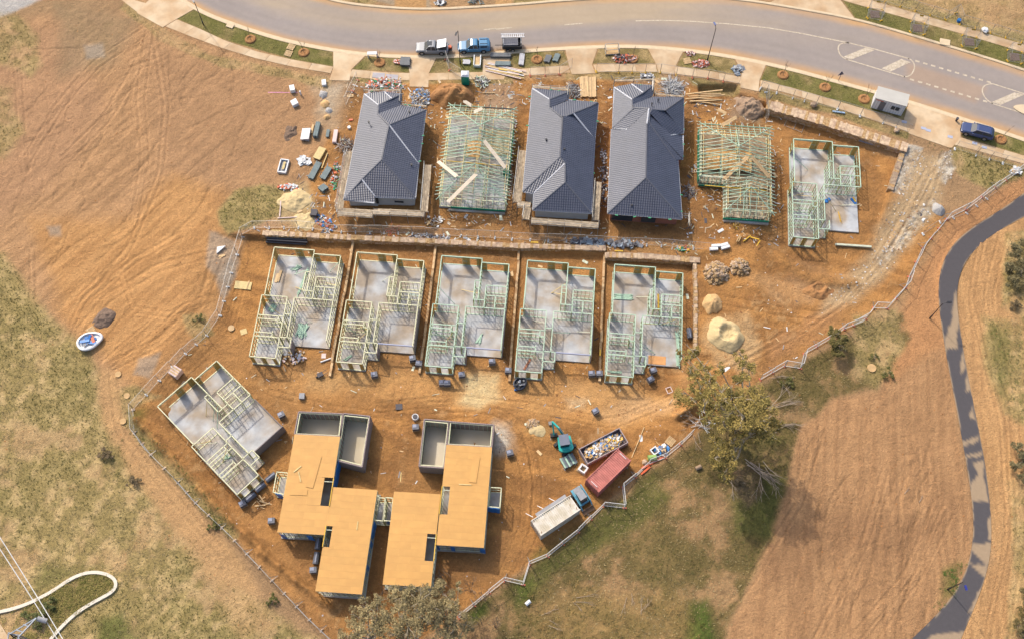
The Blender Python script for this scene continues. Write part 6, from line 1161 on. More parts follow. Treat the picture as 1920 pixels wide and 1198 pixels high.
for a in (('steel_stack', 'short bundle of pale steel channels, left of the pair west of the tiled house', (574, 255), 5, 3, 2.0, .24, .16, M_gs, 86, 'steel'), ('timber_stack', 'dark batten bundle right of the pale steel channels', (595, 247), 4, 4, 2.6, .16, .14, M_gt, 84, 'timber'), ('timber_stack', 'thin brown sticks between the steel and batten bundles', (586, 243), 3, 1, 1.6, .1, .08, M_plank, 84),
          ('timber_stack', 'short dark battens beside a white crate west of the tiled house', (615, 252), 4, 2, 1.3, .11, .09, M_gt, 86), ('board_stack', 'pinkish white board stack beside the short dark battens', (629, 259), 1, 4, 2.2, .6, .09, M_pinkw, 87, 'boards'),
          ('timber_stack', 'long dark green battens under a plywood sheet', (591, 322), 5, 3, 3.0, .17, .1, M_gt, 70), ('plywood_stack', 'yellow plywood sheets lying on dark green battens', (600, 290), 1, 5, 2.1, 1.15, .06, M_piney, 68, 'plywood'), ('timber_stack', 'dark green battens right of the plywood stack', (612, 327), 5, 3, 2.2, .17, .1, M_gt, 66), ('timber_board', 'single long bent plank beside the plywood stack', (609, 303), 1, 2, 2.8, .12, .06, M_piney, 76),
          ('timber_stack', 'green grey pack of fascia boards by the brick bales', (607, 356), 4, 4, 1.0, .26, .12, M_gt, -40), ('block_stack', 'grey mesh wrapped blocks behind the long retaining wall', (590, 403), 4, 3, .95, .24, .2, ML[4], -8, 'blocks'),
          ('timber_stack', 'dark slatted stack on the verge by the second driveway', (760, 119), 6, 3, 1.5, .25, .14, M_dg, -3), ('steel_stack', 'long grey green bundle on the verge behind the trailer, upper', (939, 107), 4, 3, 3.2, .18, .12, M_dg, -1), ('timber_stack', 'shorter green bundle on the verge, lower', (943, 123), 4, 3, 2.4, .18, .12, M_gt, -1),
          ('steel_stack', 'pale upright bundle on the verge beside the trailer', (978, 114), 4, 2, 2.2, .19, .12, M_gs, 84), ('timber_stack', 'small grey pack beside the lamp post', (875, 119), 4, 2, 1.1, .2, .1, M_gs, -2),
          ('timber_stack', 'left dark pallet pack on the verge by the mulched sapling', (1027, 113), 4, 2, 1.4, .22, .13, M_dg, 70), ('timber_stack', 'right dark pallet pack on the verge by the mulched sapling', (1043, 111), 4, 2, 1.5, .2, .12, M_gt, 70),
          ('timber_stack', 'left pack of long orange planks between two tiled houses', (1095, 165), 5, 2, 3.8, .24, .1, M_plank, 91), ('timber_stack', 'right pack of long orange planks between two tiled houses', (1109, 165), 7, 2, 3.8, .19, .1, M_plank, 89),
          ('timber_stack', 'green and dark timber pack on the ground beside the excavator', (1066, 865), 9, 3, 1.5, .2, .14, [M_gt, M_pineg, M_dg], 118), ('pipe_stack_bearers', 'pale timber offcut bearers beside the black pipes', (520, 434), 2, 1, 1.6, .12, .1, M_piney, -3),
          ('timber_board', 'grey steel beam lying at the foot of the diagonal wall', (1645, 277), 1, 1, 6.0, .3, .22, mat('blue_steel_beam', C(150, 155, 170), .5, .1), -19, 'steel beam'), ('timber_log', 'pale green round post lying south of the frame by the gravel track', (1599, 463), 1, 1, 5.2, .28, .26, M_pine, -4, 'post'),
          ('timber_board', 'plank lying across the haul earth north of the truss house', (916, 176), 1, 1, 1.9, .13, .08, M_plank, 0), ('timber_board', 'short buff board standing near the truss house', (953, 207), 1, 2, 1.0, .5, .06, M_plank, 90), ('timber_board', 'long thin post on the ground near the sand by the wire fence', (526, 393), 1, 1, 2.8, .13, .1, M_pinkw, -88), ('timber_board', 'second thin post lying level behind the black pipes', (544, 409), 1, 1, 3.6, .11, .1, M_pinkw, 3)):
    stack(*a)
r = thing('pipe_stack', 'bundle of long black drainage pipes behind the retaining wall corner', 'pipes', place((538, 452)), math.radians(-4.2)); M_pipe = mat('black_pipe', (.022, .022, .03), .35, 0); pm = MB().tube((-2.95, 0, 0), (2.95, 0, 0), .16, n=10).mesh('pipe', M_pipe)
for i in range(7): inst('pipe', pm, r, (random.uniform(-.3, .3), (i % 4) * .36 - .54 + (.18 if i > 3 else 0), .17 + (.3 if i > 3 else 0)))
# long planks over the footpath
r = thing('plank_bundle', 'loose bundle of long pale planks slanting across the footpath by the toilet', 'timber', place((946, 135), .1), math.radians(-15))
for i in range(9): MB().box(random.uniform(-.4, .4), (i - 4) * .19, .02 + .03 * (i % 3), random.uniform(5.0, 6.2), .14, .07, random.uniform(-.04, .04)).build('plank', [M_pinkw, M_piney, M_plank, ML[0]][i % 4], r)
MB().box(-.3, .0, .14, 1.3, .16, .06, .05).build('plank', M_yel, r)
r = thing('plank_bundle', 'splayed long orange planks across the excavated pit', 'timber', place((1322, 187), .2), 0)
for i in range(7): MB().box(random.uniform(-.3, .3), (i - 3) * .26, .05 + .09 * i, random.uniform(4.6, 6), .17, .08, math.radians([-9, 2, -4, 6, 3, 0, 8][i])).build('plank', M_plank, r)
# pallets
def pallet(label, px, a, m=M_plank, cat='pallet', s=1.):
    r = thing('pallet', label, cat, place(px), math.radians(a), 'empty timber pallets'); r.scale = (s, s, s)
    for y in (-.5, 0, .5): MB().box(0, y, 0, 1.15, .09, .1).build('bearer', m, r)
    for i in range(7): MB().box(-.5 + i * .167, 0, .1, .11, 1.1, .03).build('slat', m, r)
for a in (('upper of two tan pallets on the western verge', (546, 90), -22), ('lower of two tan pallets on the western verge', (541, 102), -18), ('tan pallet beside red rubble on the verge', (1288, 116), 12), ('broken pallet leaning on the wire fence near the red container', (1257, 827), 50), ('pallet under the blue bag at the western field edge', (172, 622), 35)): pallet(*a)
def simple(name, label, cat, px, a, mb, m, dz=0): o = mb.build(name, m, None, place(px, dz), math.radians(a)); return tag(o, label, cat)
simple('foam_block', 'crumpled white foam block standing over the pink tape', 'foam block', (549, 170), 15, MB().box(0, 0, 0, .75, 1.0, .7), M_white); simple('foam_block', 'clean white foam block south of the pink tape', 'foam block', (553, 196), 30, MB().box(0, 0, 0, .95, .95, .7, 0, (.1, .05)), M_white); simple('foam_block', 'small white foam block nearest the first driveway', 'foam block', (608, 158), 8, MB().box(0, 0, 0, .65, 1.0, .5), M_white)
simple('pink_tape', 'length of pink tape stretched on bare earth', 'tape', (529, 174), -1, MB().box(-1, 0, .02, 2.4, .12, .02, .02).box(1.3, .02, .02, 2.3, .09, .02, .03), mat('pink_tape', C(235, 150, 185), .6, 0)); simple('marker_post', 'white post at the end of the pink tape', 'post', (564, 178), 0, MB().box(0, 0, 0, .2, .2, .9), M_white)
r = thing('white_tray', 'white rimmed tray with a pale plank inside, lying on the western field', 'tray', place((532, 314)), math.radians(-8)); MB().box(0, 0, 0, 1.15, 2.1, .15).build('tray_floor', ML[1], r)
for x in (-.6, .6): MB().box(x, 0, 0, .14, 2.2, .45).build('side', M_white, r)
for y in (-1.1, 1.1): MB().box(0, y, 0, 1.3, .14, .45).build('end', M_white, r)
MB().box(.05, .1, .3, .35, 1.3, .06).build('plank', M_piney, r)
r = thing('crate', 'pale timber crate beside the fence above the diagonal frame house', 'crate', place((332, 700)), math.radians(-32)); MB().box(0, 0, 0, 1.3, 1.3, 1.0).build('box', M_pinkw, r)
for y in (-.35, 0, .35): MB().box(0, y, 1.0, 1.2, .22, .03).build('slat', M_plank, r)
for i in (-.5, 0, .5): MB().box(i, -.67, 0, .14, .03, 1.).build('batten', M_white, r)
simple('ply_sheets', 'stack of yellow ply sheets with loose battens west of the row', 'plywood', (456, 536), -6, MB().box(0, 0, 0, 2.4, 1.2, .12), M_piney); simple('batten', 'batten over the yellow ply sheets', 'batten', (465, 536), 78, MB().box(0, 0, .14, 1.4, .12, .06), M_plank)
simple('white_sheet', 'white triangular board on grey mud near the fence corner', 'panel', (413, 469), 20, MB().prism([(-.6, -.5), (.9, .3), (-.3, .5)], .05, .25), M_white); simple('broken_boards', 'few broken boards under the white triangular board', 'timber', (412, 480), 10, MB().box(0, 0, .02, 1.5, .3, .06).box(.1, -.3, .02, 1.2, .12, .05, .4), M_plank)
simple('offcut_board', 'small ply offcuts with purple tape near the first front corner', 'plywood', (457, 622), 20, MB().box(0, 0, 0, .9, .8, .08), M_piney)
simple('manhole_cover', 'round pale concrete lid in the scrub right of the big tree', 'manhole lid', (1634, 690), 0, MB().tube((0, 0, 0), (0, 0, .14), .6, n=22), M_litter[2]); simple('tree_stump', 'round stump on earth west of the first frame house', 'stump', (434, 616), 0, MB().tube((0, 0, 0), (0, 0, .25), .45, n=16), M_plank)
for i, (x, y, lb) in enumerate(((238, 742, 'round buff lid in weeds outside the west fence'), (231, 790, 'small round buff lid by the dirt track'), (222, 702, 'grey white stone on the dirt track'))): simple('manhole_cover', lb, 'lid', (x, y), 0, MB().tube((0, 0, 0), (0, 0, .12), .42, n=16), M_litter[2])
r = thing('drum', 'round white rimmed drum between the two decked houses', 'drum', place((779, 783)), 0); MB().tube((0, 0, 0), (0, 0, .55), .45, n=18).build('drum_wall', ML[0], r); MB().tube((0, 0, .55), (0, 0, .6), .34, n=18).build('water', ML[4], r); simple('wash_slab', 'grey square board lying north of the white drum', 'board', (748, 762), 5, MB().box(0, 0, 0, .9, .8, .1), ML[4])
r = thing('white_frame_box', 'hollow white square frame on a tan pallet beside the skip', 'frame', place((1093, 880)), math.radians(-35)); MB().box(0, 0, 0, 1.35, 1.25, .1).build('pallet_base', M_plank, r)
for x, y, sx, sy in ((-.42, 0, .2, 1.0), (.42, 0, .2, 1.0), (0, -.42, .65, .18), (0, .42, .65, .18)): MB().box(x, y, .1, sx, sy, .5).build('frame_side', M_white, r)
r = thing('white_frame_box', 'tall white frame stand with tan insert on the verge', 'frame', place((895, 118)), math.radians(-2)); MB().box(0, 0, .3, .75, 1.7, .05).build('insert', M_plank, r)
for x in (-.5, .5): MB().box(x, 0, 0, .16, 2.0, .6).build('frame_side', ML[0], r)
MB().box(0, -.95, 0, .9, .14, .5).build('frame_side', ML[0], r)
r = thing('wire_cage', 'open steel cage trolley on the verge east of the third driveway', 'cage', place((1147, 99)), math.radians(6))
for x in (-1.05, 1.05):
    for y in (-.6, .6): MB().box(x, y, 0, .07, .07, 1.3).build('post', M_steel, r)
for z in (.15, 1.3):
    for y in (-.6, .6): MB().box(0, y, z, 2.15, .07, .07).build('rail', M_steel, r)
    for x in (-1.05, 1.05): MB().box(x, 0, z, .07, 1.2, .07).build('rail', M_steel, r)
MB().box(0, 0, .2, 2.0, 1.1, .1).build('floor', ML[2], r)
r = thing('white_frame_box', 'small white and blue board stand on the verge beside the first driveway', 'frame', place((699, 108)), math.radians(2)); MB().box(0, 0, .9, 1.5, .6, .08).build('top', ML[0], r)
for x in (-.7, .7): MB().box(x, 0, 0, .1, .5, .9).build('leg', ML[0], r)
MB().box(.78, 0, .2, .06, .5, .7).build('blue_side', mat('dull_blue', C(90, 110, 160), .6), r)
simple('green_bin', 'lime green bin lying by the fence near the red container', 'bin', (1222, 859), 5, MB().tube((-.55, 0, .4), (.55, 0, .4), .38, n=14), mat('lime_plastic', C(150, 185, 100), .5)); r = thing('white_frame_box', 'white square frame by the fence above the green bin', 'frame', place((1227, 846)), math.radians(35))
for x, y, sx, sy in ((-.4, 0, .16, .95), (.4, 0, .16, .95), (0, -.4, .65, .14), (0, .4, .65, .14)): MB().box(x, y, 0, sx, sy, .5).build('frame_side', M_white, r)
simple('orange_barrier', 'flat orange barrier sheet along the fence by the green bin', 'barrier', (1225, 866), 28, MB().box(0, 0, .05, 3.6, .3, .08).box(-1.5, -.5, .05, 1.6, .25, .08, .2), M_orange); simple('white_sack', 'pale lumpy sack beside the green bin', 'sack', (1209, 866), 10, MB().rock(0, 0, .25, .45), M_rock)
simple('timber_plank', 'long thin orange plank leaning near the red container', 'timber', (1196, 829), 66, MB().box(0, 0, .1, 4.6, .1, .08), M_plank); simple('round_log', 'grey log stump in the southern grass', 'log', (1309, 877), 25, MB().tube((-.4, 0, .25), (.4, 0, .25), .27, n=12), M_browng)
simple('white_drum', 'white cylinder lying in the grass near the bottom edge', 'drum', (990, 1130), 40, MB().tube((-.35, 0, .25), (.35, 0, .25), .25, n=12), M_white)
simple('foam_packs', 'lower row of white foam packs east of the long wall', 'foam', (1337, 470), 4, MB().box(0, 0, 0, 1.2, .45, .35).box(.4, .45, 0, 1.3, .4, .4), M_white); simple('foam_packs', 'pair of slanted white foam packs east of the long wall', 'foam', (1359, 467), 18, MB().box(0, 0, 0, 1.3, .38, .4).box(-.1, .45, 0, 1.35, .4, .4), M_white)
simple('bent_boards', 'bent yellow boards on earth east of the truss house', 'timber', (1400, 449), 40, MB().box(0, 0, .05, 1.5, .14, .08).box(.9, -.7, .05, 1.3, .16, .08, -1.0).box(.7, -1.6, .05, 1.1, .12, .08, .3), M_yel); simple('white_boards', 'whitish short boards left of the bent yellow boards', 'timber', (1383, 450), 62, MB().box(0, 0, .05, 1.3, .16, .06).box(0, -.25, .05, 1.0, .14, .06), ML[2])
simple('yellow_level', 'yellow bar lying on the long retaining wall', 'bar', (1002, 457), -4, MB().box(0, 0, .3, 1.1, .22, .12), M_yel); simple('yellow_level', 'yellow bar east of the wall corner', 'bar', (1160, 473), -2, MB().box(0, 0, .3, 1.2, .18, .12), M_yel); simple('blue_tub', 'small blue tub at the wall corner behind the easternmost frame', 'tub', (1295, 496), 0, MB().box(0, 0, 0, .5, .3, .3), M_blue); simple('yellow_strip', 'yellow strip on the fourth sleeper edging', 'bar', (1124.5, 664), 86, MB().box(0, 0, .5, 1.0, .2, .1), M_yel)
simple('flat_window', 'flat white window frame near the container in the lower clearing', 'window frame', (1257, 736), 20, MB().box(0, 0, 0, .7, .1, .06).box(0, .8, 0, .7, .1, .06).box(-.35, .4, 0, .1, .9, .06).box(.35, .4, 0, .1, .9, .06), M_pinkw); simple('scrap_mesh', 'thin steel frames lying flat by the diagonal wall', 'frame', (1490, 238), -26, MB().box(0, 1, .05, 3.4, .05, .05).box(0, -.6, .05, 2.6, .05, .05).box(-1.5, .2, .05, .05, 1.9, .05).box(0, .2, .05, .05, 1.9, .05).box(1.3, .2, .05, .05, 1.9, .05), M_steel)
simple('blue_pipe', 'pale blue plank lying in the strip behind the diagonal wall', 'plank', (1572, 212), -10, MB().box(0, 0, .1, 1.9, .25, .12), mat('pale_blue_board', C(165, 190, 215), .6)); simple('limestone_block', 'pale boulder leaning on the footpath fence behind the diagonal wall', 'boulder', (1525, 199), 0, MB().rock(0, 0, .35, .6), M_rock); simple('limestone_block', 'pale boulder at the east end of the strip behind the diagonal wall', 'boulder', (1680, 247), 40, MB().rock(0, 0, .25, .5), M_rock)
simple('white_sack', 'white bag on the far footpath beside the yellow footed fence', 'bag', (1845, 60), -10, MB().rock(0, 0, .35, .62), M_white); simple('blue_drum', 'blue drum at the kink of the yellow footed fence', 'drum', (1797, 41), 0, MB().tube((0, 0, 0), (0, 0, .5), .3, n=14), M_blue)
simple('warning_sign', 'dark triangular road sign on a post seen from above', 'road sign', (1572, 152), 15, MB().tube((0, 0, 0), (0, 0, 2.2), .04).add([(-.5, .02, 1.5), (.5, .02, 1.5), (0, .1, 2.3), (-.5, .06, 1.5), (.5, .06, 1.5), (0, .14, 2.3)], [(2, 1, 0), (3, 4, 5), (0, 1, 4, 3), (1, 2, 5, 4), (2, 0, 3, 5)]), mat('sign_grey_blue', C(80, 85, 115), .5)); simple('hydrant', 'small dark hydrant at the corner of the wide driveway', 'hydrant', (1792, 228), 0, MB().tube((0, 0, 0), (0, 0, .6), .16, n=10).tube((0, 0, .6), (0, 0, .75), .22, n=10), ML[4])
for i, (x, y) in enumerate(((1731, 242), (1740, 246), (1781, 258), (1827, 270), (1845, 278), (1695, 230))): simple('service_pit', ('pale blue service lid on the wide driveway, left of a pair', 'pale blue service lid on the wide driveway, right of a pair', 'pale blue service lid where the footpath resumes', 'pale blue service lid under the navy car side', 'pale blue service lid furthest east on the footpath', 'pale blue service lid beside the site shed')[i], 'pit lid', (x, y), -16, MB().box(0, 0, .06, .75, .45, .03), mat('pale_blue_lid', C(190, 195, 215), .7))
for i, (x, y, a) in enumerate(((710, 143, -4), (735, 146, -5))): simple('grey_mat', ('grey mat on the footpath, left of two', 'grey mat on the footpath, right of two')[i], 'mat', (x, y), a, MB().box(0, 0, .06, 1.9, .95, .03), mat('grey_mat', C(188, 182, 185), .8))
simple('kerb_inlet', 'square concrete pit cover in the western verge', 'pit cover', (432, 50), -22, MB().box(0, 0, .05, 1.2, .8, .1), M_kerb); simple('kerb_inlet', 'square concrete pit cover in the far verge', 'pit cover', (1771, 81), -14, MB().box(0, 0, .05, 1.6, 1.2, .1), M_kerb)
simple('wheel_barrow', 'dark wheelbarrow and tools in front of the first frame house', 'wheelbarrow', (601, 704), 30, MB().box(0, 0, .3, .8, .6, .25).beam((.4, .2, .4), (1.1, .25, .5), .05, .05).beam((.4, -.2, .4), (1.1, -.25, .5), .05, .05).tube((-.5, -.05, .2), (-.5, .05, .2), .2, n=10), ML[4]); simple('mixer', 'grey mixer tub on pale spoil south of the first frame house', 'mixer', (567, 744), 0, MB().box(0, 0, 0, .7, .8, .5), ML[1])
simple('white_pipe', 'white pipe lying by the first edging in front of the frames', 'pipe', (613, 675), 22, MB().tube((-.9, 0, .15), (.9, 0, .15), .1, n=8), M_white); simple('square_board', 'small white square board beside the white pipe', 'board', (607, 667), 0, MB().box(0, 0, 0, .6, .7, .06), M_pinkw)
simple('orange_cone_pile', 'orange blocks west of the westernmost tiled house', 'barrier feet', (658, 226), 5, MB().box(0, 0, 0, .6, .25, .2), M_orange); simple('white_bucket', 'white bucket west of the westernmost tiled house', 'bucket', (655, 241), 0, MB().tube((0, 0, 0), (0, 0, .35), .25, n=12), M_white)
simple('silver_container', 'green round tank beside the truss house eave', 'tank', (949, 330), 0, MB().tube((0, 0, 0), (0, 0, 1.2), .5, n=14), MATS['green_sarking'])
M_brd = mat('garden_blue', C(40, 130, 210), .5)
simple('blue_bag', 'blue bags on the garage slab beside the gravel track, near the hall', 'bag', (1548, 382), 0, MB().box(0, .2, 0, .5, .5, .2).box(.4, .5, 0, .5, .4, .2, .5), M_brd, .25); simple('blue_bag', 'blue and yellow bag in the middle of the bare garage slab', 'bag', (1599, 380), 20, MB().box(0, 0, .02, .35, 1.1, .16, .2), M_brd, .3); simple('yellow_tool', 'yellow tool lying over the blue bag', 'tool', (1600, 378), 20, MB().box(0, 0, .2, .2, .8, .1), M_yel, .3)
# ladders, cables
for lb, p, a, L in (('wooden ladder flat on earth beside the truss house', (958, 346), 85, 3.9), ('short timber frame ladder near the eastern truss house', (1305, 322), 2, 1.4)):
    r = thing('ladder', lb, 'ladder', place(p), math.radians(a))
    for y in (-.22, .22): MB().box(0, y, .05, L, .07, .08).build('rail', M_plank, r)
    for k in range(int(L / .3)): MB().box(-L / 2 + .15 + k * .3, 0, .08, .08, .42, .04).build('rung', M_pinkw, r)
# bulk bags
def bag(label, px, rx, ry, a, cin, rim):
    r = thing('bulk_bag', label, 'bag', place(px), math.radians(a)); n = 22; tt = np.linspace(0, 2 * PI, n, endpoint=False)
    sec = [[(q * rx * (1 + .12 * math.cos(t) * (math.cos(t) > 0)) * math.cos(t), q * ry * math.sin(t) * (1 - .15 * math.cos(t)), z + .04 * math.sin(5 * t)) for t in tt] for q, z in ((.85, 0), (1.02, .3), (1., .6), (.84, .66), (.78, .35), (.3, .3))]
    MB().loft(sec).build('bag_rim', rim, r)
    for i in range(8): t = i * 1.3; q = .45 * random.random() + .1; MB().box(q * rx * math.cos(t), q * ry * math.sin(t), .34 + .03 * i, rx * .75, ry * .3, .12, t * 1.7, (.12 * math.sin(t), .1)).build('folded_sheet', cin[i % len(cin)], r)
bag('open white bag stuffed with blue sheeting at the western field edge', (170, 642), 1.7, 1.25, 25, [M_blue, M_brd, M_blue, ML[1], M_blue, M_orange], M_white); bag('black and white bag with blue edge below the fourth frame house', (975, 721), .95, .85, 40, [ML[1], M_dark, ML[0], M_dark], mat('black_sack', (.03, .035, .05), .6)); simple('blue_strap', 'blue sheet edge hanging over the black and white bag', 'sheet', (972, 730), 10, MB().box(0, 0, 0, 1.1, .2, .3), M_brd)
# debris heaps
for a in (('rubbish_heap', 'colourful rubbish heap north of the westernmost tiled house', 'rubbish', (722, 162), 3.0, 1.5, .9, 260, [ML[0], ML[5], ML[5], ML[6], M_plank, ML[1], M_pinkw], 0, 'mix', .36), ('rubbish_heap', 'grey and tan rubbish heap right of the westernmost tiled house front', 'rubbish', (789, 185), 1.5, 1.9, .7, 220, [ML[1], ML[1], M_plank, ML[0], ML[3]], 0, 'mix', .28),
          ('timber_offcut_heap', 'heap of white green offcuts right of the toilet', 'offcuts', (902, 155), 1.0, 1.4, .5, 90, [M_pine, ML[0], M_pineg, ML[4]], 0, 'plank', .36), ('steel_scrap_heap', 'bright silver strapping heap north of the easternmost tiled house', 'scrap', (1261, 166), 1.5, 1.6, .6, 300, [ML[0], M_steel, ML[1]], 0, 'rod', .42), ('steel_scrap_heap', 'grey scrap heap left of the orange planks', 'scrap', (1075, 172), 1.0, 1.6, .5, 160, [ML[4], ML[1], M_steel], 0, 'rod', .3),
          ('steel_scrap_heap', 'tangled wire heap beside the scaffold of the westernmost tiled house', 'scrap', (651, 276), 1.2, 1.2, .7, 130, [ML[0], ML[4], M_browng], 0, 'rod', .4), ('plastic_heap', 'crumpled white plastic sheet on the western field', 'plastic', (571, 303), .95, .7, .3, 34, [ML[0]], 0, 'chunk', .55), ('rubbish_heap', 'white scraps on the grass mound by the sand', 'rubbish', (541, 353), 1.6, .6, .3, 60, [ML[0], ML[0], ML[5]], 0, 'chunk', .3),
          ('rubbish_heap', 'cables and red scraps heap on the middle verge', 'rubbish', (1172, 112), 2.0, .9, .4, 130, [ML[4], ML[5], M_pinkw, mat('red_brown_scrap', C(150, 90, 75), .8)], 0, 'mix', .3), ('brick_rubble_heap', 'red brick rubble on the verge beside the pallet', 'rubble', (1313, 121), 1.4, .8, .35, 160, [MATS['red_brown_scrap'], ML[5], M_pinkw], 0, 'chunk', .22), ('brick_rubble_heap', 'red rubble by the kerb above the pallet', 'rubble', (1294, 102), .8, .5, .25, 60, [MATS['red_brown_scrap'], M_pinkw], 0, 'chunk', .2),
          ('rubbish_heap', 'grey sheets at the verge corner beside the fifth driveway', 'rubbish', (1383, 133), .9, .8, .3, 30, [ML[1], mat('slate_sheet', C(140, 155, 170), .6)], 0, 'chunk', .5), ('rubbish_heap', 'white frames and scraps before the easternmost tiled house', 'rubbish', (1215, 145), 1.1, .5, .4, 30, [ML[0], ML[1]], 0, 'mix', .45), ('rubbish_heap', 'scrap strip along the wall behind the westernmost frame', 'rubbish', (610, 418), 2.0, .9, .3, 90, [ML[0], ML[3], ML[5], ML[1]], -35, 'mix', .26),
          ('rubbish_heap', 'grey mesh rolls and scraps on the wall fence, western part', 'rubbish', (805, 446), 3.2, .5, .25, 100, [ML[0], ML[4], ML[1]], -3, 'mix', .28), ('rubbish_heap', 'grey sheets lying along the wall fence, eastern part', 'rubbish', (1140, 457), 5.5, .45, .2, 90, [ML[4], ML[1], MATS['slate_sheet']], -4, 'chunk', .7), ('rubbish_heap', 'white and lime scraps at the end of the wall fence', 'rubbish', (1282, 468), 1.1, .5, .3, 50, [ML[0], M_yel, ML[6], ML[5]], 0, 'mix', .3),
          ('rubbish_heap', 'scraps between the second and third tiled houses', 'rubbish', (1133, 330), .6, 5.5, .15, 130, [ML[0], ML[1], ML[4]], 0, 'chunk', .26), ('rubbish_heap', 'dark steel scraps east of the easternmost tiled house', 'rubbish', (1292, 360), .9, 1.2, .3, 80, [ML[4], ML[1]], 0, 'rod', .25), ('rubbish_heap', 'orange and white scraps beside the westernmost scaffold', 'rubbish', (629, 330), .6, 2.4, .25, 80, [ML[5], ML[0], ML[6], ML[1]], 0, 'mix', .28), ('rubbish_heap', 'scraps on earth between the truss house and middle tiled house', 'rubbish', (965, 260), .4, 4.5, .15, 60, [ML[0], M_yel, M_pinkw], 0, 'chunk', .2),
          ('rubble_heap', 'concrete splash and offcuts under the first frame house porch', 'rubble', (550, 669), 1.8, 1.1, .25, 80, [ML[2], M_pinkw, ML[0]], 0, 'chunk', .3), ('rubbish_heap', 'timber and pipe scraps at the container fence', 'rubbish', (1240, 845), 1.3, .8, .4, 50, [ML[0], ML[4], ML[3], M_plank], 30, 'mix', .4), ('rubbish_heap', 'white pipes behind the fence under the big tree', 'rubbish', (1318, 790), 1.6, .5, .3, 26, [ML[0]], 30, 'rod', .6),
          ('rubbish_heap', 'white bags and rubble at the right fence end', 'rubbish', (1903, 322), .9, .7, .4, 30, [ML[0], ML[2]], 0, 'chunk', .4), ('timber_offcut_heap', 'short offcuts between the diagonal frame and deck', 'offcuts', (488, 944), 1.0, .8, .2, 9, [M_plank], 30, 'plank', .6), ('rubbish_heap', 'yellow sticks at the corner of the eastern truss house', 'offcuts', (1381, 424), .5, .5, .3, 24, [M_yel, M_plank], 0, 'plank', .22), ('rubbish_heap', 'scraps in front of the western truss house', 'rubbish', (815, 415), 1.3, 1.0, .2, 40, [ML[0], M_plank], 0, 'mix', .3),
          ('rubbish_heap', 'brick and orange scraps behind the western truss house', 'rubbish', (735, 432), 1.0, .4, .25, 24, [ML[5], M_plank], 0, 'rod', .4), ('rubbish_heap', 'scraps on the far side of the road beside the kerb', 'rubbish', (825, 6), .9, .6, .4, 30, [ML[0], ML[4]], 0, 'chunk', .4), ('rubbish_heap', 'grey scraps on the far verge, further east', 'rubbish', (893, 5), 1.4, .6, .4, 20, [ML[4], M_gt], 0, 'plank', .5), ('rubbish_heap', 'mulch and rubble north of the second driveway verge', 'rubbish', (745, 118), .7, .5, .3, 30, [ML[5], M_pinkw], 0, 'chunk', .25)):
    heap(*a)
def scraps(n, label, name):
    mb = MB(); k = 0; ms = [M_plank, M_plank, ML[0], M_pine, ML[1], M_scaf, ML[4]]
    while k < n:
        x, y = random.uniform(-45, 62), random.uniform(35, 104); ix = (int(round((y - 12) / ST)) + J0) * NX + int(round((x + 88) / ST)) + I0
        if random.random() > near[ix] + SITEM[ix] * .06 or flat[ix] > .3: continue
        k += 1; mb.mi = random.randrange(len(ms)); l = random.uniform(.2, 1.0); mb.box(x, y, HZ[ix] + .01, l, random.uniform(.05, .13) if random.random() < .88 else l * .45, .04, random.uniform(0, PI))
    tag(mb.build(name, ms), label, 'offcuts', kind='stuff')
scraps(1400, 'timber offcuts and sheet scraps strewn between the houses', 'timber_scraps')
# ------------------------------------------------------------------ verge saplings in mulch rings
M_bark = mat('pale_bark', C(190, 175, 150), .9, .2, 4); M_twig = mat('grey_twig', C(150, 130, 110), .9, .2, 4)
def branch(mb, p, d, L, r, depth, spread=.6, up_=.1):
    q = p + d * L; mb.tube(p, q, r, r * .65, n=5, cap=False)
    if depth:
        for i in range(random.choice((2, 3))):
            nd = (d + Vector((random.uniform(-1, 1), random.uniform(-1, 1), random.uniform(-.5, .8) + up_)) * spread).normalized(); branch(mb, p + d * L * random.uniform(.5, 1), nd, L * random.uniform(.55, .8), r * .6, depth - 1, spread, up_)
sap = [((570, 100), 'by the two tan pallets'), ((712, 119), 'between the first two driveways'), ((1007, 113), 'beside the dark pallet packs'), ((1186, 112), 'beside the cable scraps'), ((1468, 142), 'first east of the pit'), ((1547, 165), 'second east of the pit'), ((1620, 187), 'left of the site shed'), ((1876, 263), 'behind the navy car'), ((470, 75), 'west of the pallets')]
for p, lb in sap:
    l0 = place(p); r = thing('sapling', 'bare sapling in a brown mulch ring ' + lb, 'sapling', l0, random.random(), 'bare saplings along the near verge'); n = 18; MB().loft([[(q * math.cos(t), q * math.sin(t), z) for t in np.linspace(0, 2 * PI, n, endpoint=False)] for q, z in ((.95, -.03), (.8, .2), (.55, .22), (.35, .06))]).build('mulch_ring', M_dirtp, r)
    mb = MB(); branch(mb, Vector((0, 0, 0)), Vector((0, 0, 1)), 1.5, .04, 3, .35, .6); mb.build('trunk', M_twig, r)
